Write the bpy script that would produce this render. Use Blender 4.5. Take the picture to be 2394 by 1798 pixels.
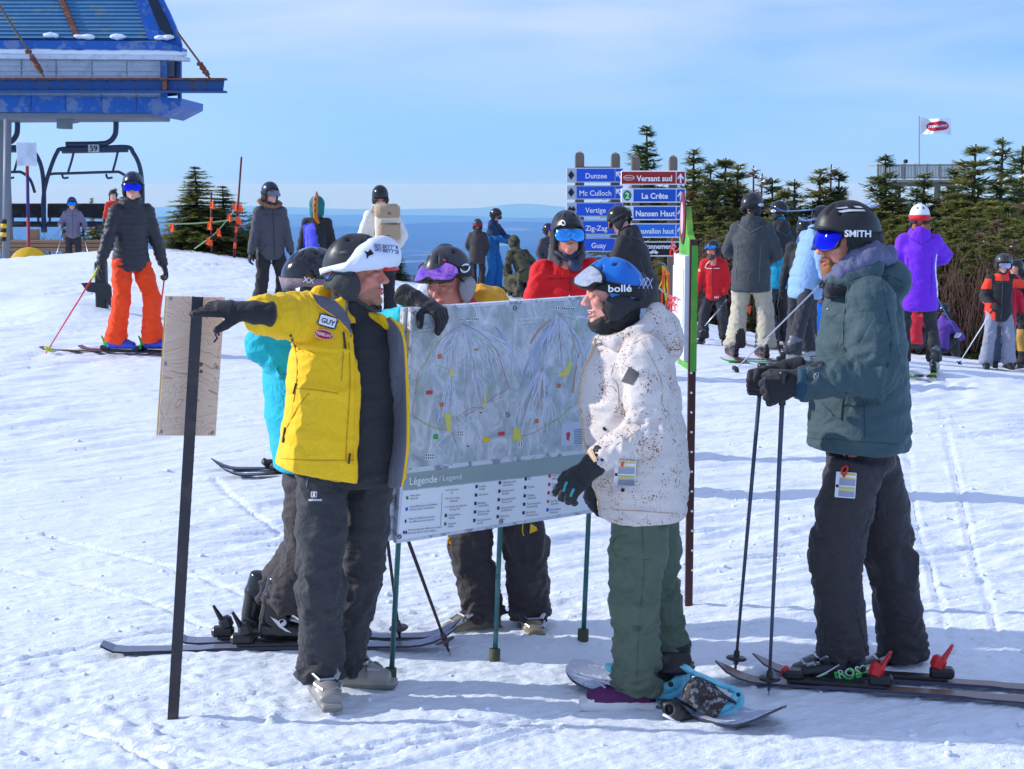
import bpy,bmesh,math,random
import numpy as np
from mathutils import Vector,Matrix
from mathutils.bvhtree import BVHTree

R=math.radians
scene=bpy.context.scene
for _o in list(bpy.data.objects):
 bpy.data.objects.remove(_o)
COL=scene.collection

# ------------------------------------------------------------------ camera
FPX,CX,CY,HC,YH=3788.0,1197.0,899.0,2.06,433.0 # focal length in photo pixels, centre, eye height, eye-level row
PITCH=math.atan((CY-YH)/FPX)
cam_data=bpy.data.cameras.new('camera')
cam=bpy.data.objects.new('camera',cam_data)
COL.objects.link(cam)
cam_data.sensor_width=36.0
cam_data.lens=FPX/2394.0 *36.0
cam_data.clip_start=0.1
cam_data.clip_end=200000.0
cam.location=(0,0,HC)
cam.rotation_euler=(R(90)-PITCH,0,0)
scene.camera=cam

# ------------------------------------------------------------------ sky, sun, exposure
SUN_EL,SUN_AZ=27.0,276.0 # azimuth clockwise from +Y (the view direction): the sun stands to the left
sx=math.sin(R(SUN_AZ))*math.cos(R(SUN_EL));sy=math.cos(R(SUN_AZ))*math.cos(R(SUN_EL));sz=math.sin(R(SUN_EL))
world=bpy.data.worlds.new('World')
scene.world=world
world.use_nodes=True
wn,wl=world.node_tree.nodes,world.node_tree.links
wn.clear()
w_out=wn.new('ShaderNodeOutputWorld')
w_bg=wn.new('ShaderNodeBackground');w_bg.inputs['Strength'].default_value=0.15
w_sky=wn.new('ShaderNodeTexSky');w_sky.sky_type='NISHITA';w_sky.sun_disc=False
w_sky.sun_elevation=R(SUN_EL);w_sky.sun_rotation=R(SUN_AZ)
w_sky.altitude=900;w_sky.air_density=1.0;w_sky.dust_density=0.2;w_sky.ozone_density=2.5
w_tint=wn.new('ShaderNodeMix');w_tint.data_type='RGBA';w_tint.blend_type='MULTIPLY'
w_tint.inputs[0].default_value=1.0
# thin high cloud: stretched noise on the view direction
w_tc=wn.new('ShaderNodeTexCoord')
w_map=wn.new('ShaderNodeMapping');w_map.inputs['Scale'].default_value=(1.6,1.6,9.0)
w_map.inputs['Rotation'].default_value=(0.10,0.16,0)
w_noise=wn.new('ShaderNodeTexNoise');w_noise.inputs['Scale'].default_value=1.7
w_noise.inputs['Detail'].default_value=6;w_noise.inputs['Roughness'].default_value=0.5;w_noise.inputs['Distortion'].default_value=0.35
w_ramp=wn.new('ShaderNodeMapRange');w_ramp.inputs[1].default_value=0.30;w_ramp.inputs[2].default_value=0.64
w_ramp.inputs[3].default_value=0.0;w_ramp.inputs[4].default_value=0.85
w_sep=wn.new('ShaderNodeSeparateXYZ')
w_up=wn.new('ShaderNodeMapRange');w_up.inputs[1].default_value=0.02;w_up.inputs[2].default_value=0.12
w_up.inputs[3].default_value=0.25;w_up.inputs[4].default_value=1.0
w_mul=wn.new('ShaderNodeMath');w_mul.operation='MULTIPLY'
w_cloud=wn.new('ShaderNodeMix');w_cloud.data_type='RGBA'
w_cloud.inputs[7].default_value=(3.9,4.5,6.0,1)
wl.new(w_tc.outputs['Generated'],w_map.inputs['Vector']);wl.new(w_map.outputs[0],w_noise.inputs['Vector'])
wl.new(w_noise.outputs['Fac'],w_ramp.inputs[0])
wl.new(w_tc.outputs['Generated'],w_sep.inputs[0]);wl.new(w_sep.outputs['Z'],w_up.inputs[0])
w_max=wn.new('ShaderNodeMath');w_max.operation='MAXIMUM';w_max.inputs[1].default_value=0.004 # the sky goes on unchanged below eye level
w_cmb=wn.new('ShaderNodeCombineXYZ');wl.new(w_sep.outputs['X'],w_cmb.inputs['X']);wl.new(w_sep.outputs['Y'],w_cmb.inputs['Y']);wl.new(w_sep.outputs['Z'],w_max.inputs[0]);wl.new(w_max.outputs[0],w_cmb.inputs['Z']);wl.new(w_cmb.outputs[0],w_sky.inputs['Vector'])
wl.new(w_ramp.outputs[0],w_mul.inputs[0]);wl.new(w_up.outputs[0],w_mul.inputs[1])
w_el=wn.new('ShaderNodeMapRange');w_el.inputs[1].default_value=0.0;w_el.inputs[2].default_value=0.22
w_hor=wn.new('ShaderNodeMix');w_hor.data_type='RGBA';w_hor.inputs[6].default_value=(0.28,0.52,1.12,1);w_hor.inputs[7].default_value=(0.52,0.66,1.06,1)
wl.new(w_sep.outputs['Z'],w_el.inputs[0]);wl.new(w_el.outputs[0],w_hor.inputs[0]);wl.new(w_hor.outputs[2],w_tint.inputs[7])
wl.new(w_sky.outputs[0],w_tint.inputs[6]);wl.new(w_tint.outputs[2],w_cloud.inputs[6])
wl.new(w_mul.outputs[0],w_cloud.inputs[0]);wl.new(w_cloud.outputs[2],w_bg.inputs['Color'])
wl.new(w_bg.outputs[0],w_out.inputs['Surface'])

sun_data=bpy.data.lights.new('sun','SUN')
sun_data.energy=3.3;sun_data.angle=R(0.55);sun_data.color=(1.0,0.96,0.89)
sun=bpy.data.objects.new('sun',sun_data);COL.objects.link(sun)
sun.rotation_euler=Vector((sx,sy,sz)).to_track_quat('Z','Y').to_euler()
sun.location=(-20,-5,15)

scene.view_settings.view_transform='Standard'
scene.view_settings.look='None'
scene.view_settings.exposure=0.34
scene.view_settings.gamma=1.0
scene.view_settings.use_curve_mapping=False
scene.render.engine='CYCLES'
scene.cycles.use_denoising=True
scene.cycles.max_bounces=8
scene.cycles.diffuse_bounces=4
scene.cycles.transparent_max_bounces=8
scene.cycles.volume_bounces=3

# ------------------------------------------------------------------ geometry of the view: photo pixel -> place in the world
_ROT=cam.rotation_euler.to_matrix()
def ray(X,Y):
 return _ROT@Vector(((X-CX)/FPX,-(Y-CY)/FPX,-1.0))
def at(X,Y,y):
 """The point seen at photo pixel X, Y that stands y metres in front of the camera."""
 d=ray(X,Y)
 return Vector((0,0,HC))+d*(y/d.y)
def mpp(y):
 return y/FPX/math.cos(PITCH)
CAMLOC=Vector((0,0,HC))

# ------------------------------------------------------------------ numpy noise
_rng=np.random.RandomState(7)
_PERM=np.concatenate([_rng.permutation(256)]*3)
_GRAD=_rng.normal(size=(256,3));_GRAD/=np.linalg.norm(_GRAD,axis=1)[:,None]
def pnoise(x,y,z=0.0):
 x,y,z=np.broadcast_arrays(np.asarray(x,float),np.asarray(y,float),np.asarray(z,float))
 xi,yi,zi=np.floor(x).astype(int),np.floor(y).astype(int),np.floor(z).astype(int)
 xf,yf,zf=x-xi,y-yi,z-zi
 u,v,w=(t*t*t*(t*(t*6 -15)+10)for t in(xf,yf,zf))
 xi&=255;yi&=255;zi&=255
 def g(dx,dy,dz):
  h=_PERM[_PERM[_PERM[xi+dx]+yi+dy]+zi+dz]
  gr=_GRAD[h]
  return gr[...,0]*(xf-dx)+gr[...,1]*(yf-dy)+gr[...,2]*(zf-dz)
 x00=g(0,0,0)*(1 -u)+g(1,0,0)*u
 x10=g(0,1,0)*(1 -u)+g(1,1,0)*u
 x01=g(0,0,1)*(1 -u)+g(1,0,1)*u
 x11=g(0,1,1)*(1 -u)+g(1,1,1)*u
 return((x00*(1 -v)+x10*v)*(1 -w)+(x01*(1 -v)+x11*v)*w)*1.6
def fbm(x,y,z=0.0,oct=4,gain=0.5):
 s,a,f=0.0,1.0,1.0
 for i in range(oct):
  s=s+a*pnoise(x*f+17.3 *i,y*f+5.1 *i,z*f+9.7 *i)
  a*=gain;f*=2.03
 return s
def sstep(a,b,x):
 t=np.clip((x-a)/(b-a),0,1)
 return t*t*(3 -2 *t)

# ------------------------------------------------------------------ materials
def lin(r,g,b):
 f=lambda c:(c/255.0)/12.92 if c<=10.3 else(((c/255.0)+0.055)/1.055)**2.4
 return(f(r),f(g),f(b),1.0)
_MATS={}
def mat(name,rgb,rough=0.6,metal=0.0,var=0.10,vscale=6.0,bump=0.0,bscale=60.0,spec=0.4,coat=0.0,sheen=0.0,weave=0.0,dust=None,crinkle=0.0):
 """A procedural material: base colour with gentle noise variation and fine relief."""
 if name in _MATS:
  return _MATS[name]
 m=bpy.data.materials.new(name);m.use_nodes=True
 n,l=m.node_tree.nodes,m.node_tree.links
 b=n['Principled BSDF']
 col=lin(*rgb)
 b.inputs['Roughness'].default_value=rough
 b.inputs['Metallic'].default_value=metal
 b.inputs['Specular IOR Level'].default_value=spec
 if coat:b.inputs['Coat Weight'].default_value=coat;b.inputs['Coat Roughness'].default_value=0.08
 if sheen:b.inputs['Sheen Weight'].default_value=sheen
 tc=n.new('ShaderNodeTexCoord')
 no=n.new('ShaderNodeTexNoise');no.inputs['Scale'].default_value=vscale;no.inputs['Detail'].default_value=5
 l.new(tc.outputs['Object'],no.inputs['Vector'])
 mx=n.new('ShaderNodeMix');mx.data_type='RGBA'
 k0,k1=1 -var,1 +var
 mx.inputs[6].default_value=(col[0]*k0,col[1]*k0,col[2]*k0,1)
 mx.inputs[7].default_value=(min(1,col[0]*k1),min(1,col[1]*k1),min(1,col[2]*k1),1)
 l.new(no.outputs['Fac'],mx.inputs[0])
 last=mx.outputs[2]
 if dust:
  drgb,amount,dsc=dust
  dn=n.new('ShaderNodeTexNoise');dn.inputs['Scale'].default_value=dsc;dn.inputs['Detail'].default_value=8;dn.inputs['Roughness'].default_value=0.65
  l.new(tc.outputs['Object'],dn.inputs['Vector'])
  dr=n.new('ShaderNodeMapRange');dr.inputs[1].default_value=0.52;dr.inputs[2].default_value=0.60;dr.inputs[4].default_value=amount
  l.new(dn.outputs['Fac'],dr.inputs[0])
  dm=n.new('ShaderNodeMix');dm.data_type='RGBA';dm.inputs[7].default_value=lin(*drgb)
  l.new(dr.outputs[0],dm.inputs[0]);l.new(last,dm.inputs[6]);last=dm.outputs[2]
 l.new(last,b.inputs['Base Color'])
 if bump:
  bn=n.new('ShaderNodeTexNoise');bn.inputs['Scale'].default_value=bscale;bn.inputs['Detail'].default_value=4
  l.new(tc.outputs['Object'],bn.inputs['Vector'])
  bp=n.new('ShaderNodeBump');bp.inputs['Strength'].default_value=bump;bp.inputs['Distance'].default_value=0.01
  l.new(bn.outputs['Fac'],bp.inputs['Height']);l.new(bp.outputs[0],b.inputs['Normal'])
  if crinkle: # creased cloth: sharp valleys between flat facets
   cn=n.new('ShaderNodeTexNoise');cn.inputs['Scale'].default_value=9;cn.inputs['Detail'].default_value=3;cn.inputs['Distortion'].default_value=.6;l.new(tc.outputs['Object'],cn.inputs['Vector'])
   sb=n.new('ShaderNodeMath');sb.operation='SUBTRACT';sb.inputs[1].default_value=.5;l.new(cn.outputs['Fac'],sb.inputs[0]);ab=n.new('ShaderNodeMath');ab.operation='ABSOLUTE';l.new(sb.outputs[0],ab.inputs[0])
   pw=n.new('ShaderNodeMath');pw.operation='POWER';pw.inputs[1].default_value=.6;l.new(ab.outputs[0],pw.inputs[0])
   cb=n.new('ShaderNodeBump');cb.inputs['Strength'].default_value=crinkle;cb.inputs['Distance'].default_value=.03;l.new(pw.outputs[0],cb.inputs['Height']);l.new(cb.outputs[0],bp.inputs['Normal'])
 _MATS[name]=m
 return m
def fabric(name,rgb,var=0.10,rough=0.72,bump=0.25,bscale=90.0,sheen=0.08):
 if max(rgb)<80:rgb=tuple(c*.9 +15 for c in rgb)
 return mat(name,rgb,rough=rough,var=var,vscale=9.0,bump=bump,bscale=bscale,spec=0.3,sheen=sheen,crinkle=.42)
def plastic(name,rgb,rough=0.32,coat=0.0,var=0.05):
 return mat(name,rgb,rough=rough,var=var,spec=0.5,coat=coat)
def metal(name,rgb,rough=0.35):
 return mat(name,rgb,rough=rough,metal=1.0,var=0.08)

# ------------------------------------------------------------------ objects
def tag(o,label=None,cat=None,group=None,kind=None):
 if label:o['label']=label
 if cat:o['category']=cat
 if group:o['group']=group
 if kind:o['kind']=kind
 return o
def empty(name,loc=(0,0,0),rz=0.0,label=None,cat=None,group=None):
 o=bpy.data.objects.new(name,None);COL.objects.link(o)
 o.location=loc;o.rotation_euler=(0,0,rz);o.empty_display_size=0.1
 return tag(o,label,cat,group)
def link(name,me,parent=None):
 o=bpy.data.objects.new(name,me);COL.objects.link(o)
 if parent is not None:o.parent=parent
 return o
def mesh_from(name,V,F,mats,smooth=True,mi=None):
 me=bpy.data.meshes.new(name)
 V=np.asarray(V,dtype=np.float32).reshape(-1,3)
 if isinstance(F,np.ndarray)and F.ndim==2:
  k=F.shape[1]
  me.vertices.add(len(V));me.vertices.foreach_set('co',V.ravel())
  me.loops.add(F.size);me.loops.foreach_set('vertex_index',F.astype(np.int32).ravel())
  me.polygons.add(len(F));me.polygons.foreach_set('loop_start',np.arange(0,F.size,k,dtype=np.int32))
  me.update(calc_edges=True)
 else:
  me.from_pydata([tuple(v)for v in V],[],[tuple(f)for f in F]);me.update()
 for m in(mats if isinstance(mats,(list,tuple))else[mats]):me.materials.append(m)
 if mi is not None:me.polygons.foreach_set('material_index',np.asarray(mi,dtype=np.int32))
 me.polygons.foreach_set('use_smooth',np.full(len(me.polygons),bool(smooth)))
 return me
class MB:
 """Collects simple shapes for ONE mesh."""
 def __init__(s):s.V,s.F,s.M,s.m=[],[],[],0
 def add(s,V,F):
  o=len(s.V);s.V+=[tuple(v)for v in V];s.F+=[tuple(i+o for i in f)for f in F];s.M+=[s.m]*len(F);return s
 def box(s,c,size,rot=None,bevel=0.0):
  hx,hy,hz=size[0]/2,size[1]/2,size[2]/2
  if bevel:
   b=bevel;V=[]
   for sz_ in(-1,1):
    for(px,py)in((-1,-1),(1,-1),(1,1),(-1,1)):
     for(ax)in(0,1):
      pass
   bm=bmesh.new();bmesh.ops.create_cube(bm,size=1.0)
   for v in bm.verts:v.co=Vector((v.co.x*size[0],v.co.y*size[1],v.co.z*size[2]))
   bmesh.ops.bevel(bm,geom=list(bm.edges),offset=b,segments=1,affect='EDGES')
   V=[v.co.copy()for v in bm.verts];bm.verts.index_update();F=[[v.index for v in f.verts]for f in bm.faces];bm.free()
  else:
   V=[Vector((x,y,z))for x in(-hx,hx)for y in(-hy,hy)for z in(-hz,hz)]
   F=[(0,1,3,2),(4,6,7,5),(0,4,5,1),(2,3,7,6),(0,2,6,4),(1,5,7,3)]
  if rot is not None:V=[rot@v for v in V]
  c=Vector(c)
  return s.add([v+c for v in V],F)
 def tube(s,pts,r,n=8,cap=True,flat=None):
  pts=[Vector(p)for p in pts]
  rs=r if isinstance(r,(list,tuple))else[r]*len(pts)
  V,F=[],[]
  up=None
  for i,p in enumerate(pts):
   t=(pts[min(i+1,len(pts)-1)]-pts[max(i-1,0)]).normalized()
   if up is None:
    up=Vector((0,0,1))if abs(t.z)<0.9 else Vector((0,1,0))
   a=t.cross(up).normalized();b=a.cross(t).normalized();up=b
   for k in range(n):
    an=2 *math.pi*(k+0.5)/n
    V.append(p+a*(math.cos(an)*rs[i])+b*(math.sin(an)*rs[i]*(flat if flat else 1)))
  for i in range(len(pts)-1):
   for k in range(n):
    F.append((i*n+k,i*n+(k+1)%n,(i+1)*n+(k+1)%n,(i+1)*n+k))
  if cap:
   F.append(tuple(range(n-1,-1,-1)));F.append(tuple((len(pts)-1)*n+k for k in range(n)))
  return s.add(V,F)
 def lathe(s,prof,c=(0,0,0),rot=None,n=20):
  V,F=[],[]
  for(r,z)in prof:
   for k in range(n):
    a=2 *math.pi*k/n
    v=Vector((math.cos(a)*r,math.sin(a)*r,z))
    V.append((rot@v if rot is not None else v)+Vector(c))
  for i in range(len(prof)-1):
   for k in range(n):
    F.append((i*n+k,i*n+(k+1)%n,(i+1)*n+(k+1)%n,(i+1)*n+k))
  F.append(tuple(range(n-1,-1,-1)));F.append(tuple((len(prof)-1)*n+k for k in range(n)))
  return s.add(V,F)
 def prism(s,outline,thick,to=lambda p:p):
  """outline: 2D points (x, z), extruded from y=0 to y=thick; to maps a 3D point to its place."""
  n=len(outline)
  V=[to(Vector((x,0,z)))for x,z in outline]+[to(Vector((x,thick,z)))for x,z in outline]
  F=[tuple(range(n)),tuple(range(2 *n-1,n-1,-1))]+[(i,i+n,(i+1)%n+n,(i+1)%n)for i in range(n)]
  return s.add(V,F)
 def build(s,name,mats,parent=None,smooth=False,fix=True):
  me=mesh_from(name,np.array([tuple(v)for v in s.V]),s.F,mats,smooth,s.M)
  if fix:
   bm=bmesh.new();bm.from_mesh(me);bmesh.ops.recalc_face_normals(bm,faces=bm.faces);bm.to_mesh(me);bm.free()
  if smooth=='auto':
   me.polygons.foreach_set('use_smooth',np.full(len(me.polygons),True))
   try:me.set_sharp_from_angle(angle=R(38))
   except Exception:pass
  return link(name,me,parent)
def copy_tree(o,parent=None):
 c=o.copy();COL.objects.link(c);c.parent=parent
 for ch in list(o.children):copy_tree(ch,c)
 return c
def frame_rot(xa,za):
 """Rotation whose X axis is xa and whose Z axis lies near za."""
 x=Vector(xa).normalized();y=Vector(za).cross(x).normalized();z=x.cross(y)
 return Matrix((x,y,z)).transposed()

# ------------------------------------------------------------------ flat lettering
_TXT={}
def text_mesh(s,bold=0.0,spacing=1.0,align='CENTER',shear=0.0):
 """Letters of height about 0.7 in the plane, as vertices (x, y) and faces."""
 key=(s,bold,spacing,align,shear)
 if key in _TXT:return _TXT[key]
 cu=bpy.data.curves.new('t','FONT');cu.body=s;cu.align_x=align;cu.offset=bold;cu.space_character=spacing
 cu.resolution_u=3;cu.shear=shear;cu.fill_mode='FRONT' if hasattr(cu,'fill_mode')else 'FRONT'
 ob=bpy.data.objects.new('t',cu);COL.objects.link(ob)
 dg=bpy.context.evaluated_depsgraph_get()
 me=bpy.data.meshes.new_from_object(ob.evaluated_get(dg))
 V=[(v.co.x,v.co.y)for v in me.vertices];F=[tuple(p.vertices)for p in me.polygons]
 bpy.data.objects.remove(ob);bpy.data.curves.remove(cu);bpy.data.meshes.remove(me)
 _TXT[key]=(V,F)
 return V,F
# ================================================================== the snow and the land
_GP=[] # control points of the summit's broad shape: x, y, z
for _x in(-4,-2,0,2,4):
 for _y in(2,5,8):_GP.append((_x,_y,0.0))
_GP+=[(-3.7,16.3,.33),(-2.6,12,.10),(2.6,12,.05),(0,12,.07),(4.3,17.2,.09),(2.7,18.1,.12),(0.3,17,.17),(-3.1,21,.34),(-6,14,.18),(5.5,13,.0),
  (6.6,23,-.56),(-8.8,32.5,.25),(-6.3,30,.90),(-4.7,30,.68),(-2.2,30,.29),(0,30,0.0),(2.9,28,-.27),(4.7,25,-.45),(6.7,25,-.60),(9,26,-.9),
  (-12,32,.3),(-10,22,.35),(-0.3,34,-.18)]
_GP=np.array(_GP)
def _tps(r2):return np.where(r2>1e-9,0.5 *r2*np.log(np.maximum(r2,1e-9)),0.0)
_NG=len(_GP)
_A=np.zeros((_NG+3,_NG+3))
_d2=((_GP[:,None,:2]-_GP[None,:,:2])**2).sum(-1)
_A[:_NG,:_NG]=_tps(_d2)+np.eye(_NG)*0.8
_A[:_NG,_NG]=1;_A[:_NG,_NG+1:]=_GP[:,:2];_A[_NG:,:_NG]=_A[:_NG,_NG:].T
_W=np.linalg.solve(_A,np.concatenate([_GP[:,2],np.zeros(3)]))
def crest(x):
 """How far from the camera the summit starts to fall away."""
 return np.interp(x,[-14,-9,-6,-2,0,3,5,7,10],[38,37,31.5,31,33,28.5,25.5,25,25])
def gz(x,y):
 x=np.asarray(x,float);y=np.asarray(y,float)
 xs=np.clip(x,-13,10);c=crest(xs);ys=np.minimum(y,c+1.0);ys=np.maximum(ys,1.5)
 z=np.full(np.broadcast(xs,ys).shape,_W[_NG])+_W[_NG+1]*xs+_W[_NG+2]*ys
 for i in range(_NG):
  z=z+_W[i]*_tps((xs-_GP[i,0])**2 +(ys-_GP[i,1])**2)
 z=z+0.34 *np.exp(-((x+7.8)/1.5)**2 -((y-21.3)/0.9)**2)+0.18 *np.exp(-((x+5.6)/0.8)**2 -((y-20.6)/1.0)**2)
 over=np.maximum(y-c,0)
 return z-np.minimum(0.05 *over**2,0.28 *over+.0)
def gz1(x,y):return float(gz(np.array([x]),np.array([y]))[0])
def ground_at(X,Y,near=3.0,far=45.0):
 """Where the sight line through photo pixel X, Y meets the snow."""
 ys=np.linspace(near,far,1200);d=ray(X,Y)
 xs=d.x/d.y*ys;zs=HC+d.z/d.y*ys
 g=gz(xs,ys);k=np.nonzero(zs<=g)[0]
 i=k[0]if len(k)else len(ys)-1
 return Vector((xs[i],ys[i],g[i]))

TRACKS=[] # grooves pressed by skis and boards: polyline of photo pixels, width, depth
def track(pts,w=0.05,d=0.02):TRACKS.append((pts,w,d))
track([(2130,935),(2120,1010),(2128,1150),(2155,1270),(2195,1400),(2225,1530)],.04,.012)
track([(2200,930),(2215,1010),(2235,1120),(2260,1230),(2300,1380),(2340,1500)],.04,.012)
track([(2130,935),(2250,900),(2394,890)],.04,.010)
track([(0,1560),(200,1515),(420,1470)],.05,.02);track([(0,1600),(260,1540),(500,1490)],.04,.016)
track([(640,1790),(1000,1715),(1500,1640)],.05,.02);track([(760,1790),(1250,1690),(1640,1625)],.04,.018)
track([(900,1798),(1300,1700)],.05,.02);track([(1700,1798),(2100,1745),(2394,1720)],.04,.015)
track([(0,1720),(300,1745),(620,1798)],.05,.02);track([(0,1670),(240,1720),(380,1798)],.04,.015)
track([(500,1120),(560,1180),(700,1280),(760,1330)],.05,.018);track([(100,1250),(400,1330),(640,1420)],.05,.015)
track([(0,1330),(330,1400),(560,1500)],.05,.015);track([(1650,1150),(1900,1120),(2394,1130)],.05,.015)
track([(1700,1320),(1900,1290),(2394,1270)],.05,.014)
track([(0,1130),(500,1100),(900,1110)],.05,.015);track([(0,1000),(600,985)],.07,.015);track([(0,930),(560,905)],.07,.015)
track([(1480,1400),(1800,1420),(2394,1400)],.05,.015)
_rt=random.Random(5)
for _i in range(150): # many passes across the slope
 _Y=_rt.uniform(860,1480);_X=_rt.uniform(-200,2200);_L=_rt.uniform(120,700);_sl=_rt.uniform(-.16,.03)
 track([(_X,_Y),(_X+_L/2,_Y+_sl*_L/2 +_rt.uniform(-8,8)),(_X+_L,_Y+_sl*_L)],_rt.uniform(.02,.05),_rt.uniform(.005,.013))

def snow_detail(x,y):
 """Relief of the trodden, skied snow, in metres."""
 h=0.018 *fbm(x*0.9,y*0.9,3.1,3)
 ps=R(30)+.30 *pnoise(x*.16,y*.16,9.1);c_,s_=np.cos(ps),np.sin(ps)
 al,yy=(x*c_+(y-10)*s_),(-x*s_+(y-10)*c_) # along and across the skiers' line
 near=1 -sstep(6.6,9.5,y)
 patch=sstep(-.35,.35,pnoise(x*.45,y*.40,1.2))
 fy=np.interp(y,[5,9,14,22],[1.25,1.1,.8,.5]);s1=.8 *pnoise(al*.6,yy*4.6,7.7)+.8 *pnoise(al*1.2,yy*9.0,2.7)+.45 *pnoise(al*2.6 +3,yy*17.0,4.7)*(1 -sstep(8,14,y)) # scraped lines across the slope
 h=h+(0.034 *(1 -.60 *near))*(np.abs(s1)**.85 -.42)*(0.30 +patch)*(0.55 +np.minimum(y,24)/20)
 lump=fbm(x*4.8,y*6.5,2.2,4,.66)
 pl=sstep(-.15,.40,pnoise(x*.7 +4,y*.8,5.5))
 h=h+(0.004 +0.011 *pl*(0.15 +0.85 *near))*np.maximum(lump,-.22)
 cl=pnoise(x*9,y*10,8.8)+.5 *pnoise(x*21,y*23,1.8) # small loose clods
 h=h+0.055 *np.maximum(cl-.62,0)*(0.25 +pl)*(0.15 +0.85 *near)
 h=h+0.006 *fbm(x*17,y*24,4.4,3,.7)*(.3 +.7 *near)
 return h
def build_snow():
 NR,NC=960,390
 t=np.linspace(0,1,NR)
 ys=3.6 *(70.0 /3.6)**(t**1.25)
 ys=np.concatenate([[-6.0,0.5],ys]);NR+=2
 tanh_=np.linspace(-1,1,NC);half=0.38
 S=np.sign(tanh_)*(np.abs(tanh_)**1.15)
 Y=np.repeat(ys[:,None],NC,1)
 X=S[None,:]*(half*np.maximum(Y,3.6)+0.9)
 Z=gz(X,Y)
 fade=1 -sstep(30,44,Y)
 Z=Z+snow_detail(X,Y)*fade
 for pts,w,d in TRACKS:
  P=[ground_at(px,py)for px,py in pts]
  # smooth the polyline
  Q=[]
  for i in range(len(P)-1):
   for k in range(10):Q.append(P[i].lerp(P[i+1],k/10))
  Q.append(P[-1]);Q=np.array([(q.x,q.y)for q in Q])
  for _ in range(12):Q[1:-1]=(Q[:-2]+Q[2:]+2 *Q[1:-1])/4
  lo,hi=Q.min(0)-.3,Q.max(0)+.3
  m=(X>lo[0])&(X<hi[0])&(Y>lo[1])&(Y<hi[1])
  if not m.any():continue
  px,py=X[m],Y[m];best=np.full(px.shape,9.0)
  for i in range(len(Q)-1):
   a,b=Q[i],Q[i+1];ab=b-a;L2=(ab**2).sum()+1e-9
   u=np.clip(((px-a[0])*ab[0]+(py-a[1])*ab[1])/L2,0,1)
   best=np.minimum(best,np.hypot(px-a[0]-u*ab[0],py-a[1]-u*ab[1]))
  n_=pnoise(px*6,py*6,1.7)
  w=w*.42;prof=-d*np.exp(-(best/w)**2 *1.6)+d*0.45 *np.exp(-((best-w*1.5)/(w*.6))**2)*np.maximum(0,.6 +1.6 *n_)
  Z[m]+=prof
 V=np.stack([X,Y,Z],-1).reshape(-1,3)
 i=np.arange(NR-1)[:,None]*NC+np.arange(NC-1)[None,:]
 F=np.stack([i,i+1,i+NC+1,i+NC],-1).reshape(-1,4)
 return V,F
def snow_material():
 m=bpy.data.materials.new('snow');m.use_nodes=True
 n,l=m.node_tree.nodes,m.node_tree.links;b=n['Principled BSDF']
 tc=n.new('ShaderNodeTexCoord')
 no=n.new('ShaderNodeTexNoise');no.inputs['Scale'].default_value=0.8;no.inputs['Detail'].default_value=8
 l.new(tc.outputs['Object'],no.inputs['Vector'])
 mx=n.new('ShaderNodeMix');mx.data_type='RGBA'
 mx.inputs[6].default_value=(.77,.84,.92,1);mx.inputs[7].default_value=(.84,.90,.95,1)
 l.new(no.outputs['Fac'],mx.inputs[0]);l.new(mx.outputs[2],b.inputs['Base Color'])
 b.inputs['Roughness'].default_value=0.55;b.inputs['Specular IOR Level'].default_value=0.35
 # grain: two sizes of relief, the coarser one stretched across the slope
 mp=n.new('ShaderNodeMapping');mp.inputs['Scale'].default_value=(2.6,11.0,6.0)
 rt=n.new('ShaderNodeMapping');rt.inputs['Rotation'].default_value=(0,0,R(-30));l.new(tc.outputs['Object'],rt.inputs['Vector']);l.new(rt.outputs[0],mp.inputs['Vector'])
 n1=n.new('ShaderNodeTexNoise');n1.inputs['Scale'].default_value=1.6;n1.inputs['Detail'].default_value=6;n1.inputs['Roughness'].default_value=.65
 l.new(mp.outputs[0],n1.inputs['Vector'])
 n2=n.new('ShaderNodeTexNoise');n2.inputs['Scale'].default_value=46;n2.inputs['Detail'].default_value=4;n2.inputs['Roughness'].default_value=.7
 l.new(tc.outputs['Object'],n2.inputs['Vector'])
 b1=n.new('ShaderNodeBump');b1.inputs['Strength'].default_value=0.45;b1.inputs['Distance'].default_value=0.05
 b2=n.new('ShaderNodeBump');b2.inputs['Strength'].default_value=0.4;b2.inputs['Distance'].default_value=0.012
 l.new(n1.outputs['Fac'],b1.inputs['Height']);l.new(n2.outputs['Fac'],b2.inputs['Height'])
 l.new(b1.outputs[0],b2.inputs['Normal']);l.new(b2.outputs[0],b.inputs['Normal'])
 return m
SNOW=snow_material()
snow=link('ground',mesh_from('ground',*build_snow(),SNOW));tag(snow,kind='structure',label='trodden white snow of the summit crossed by ski tracks')

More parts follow.
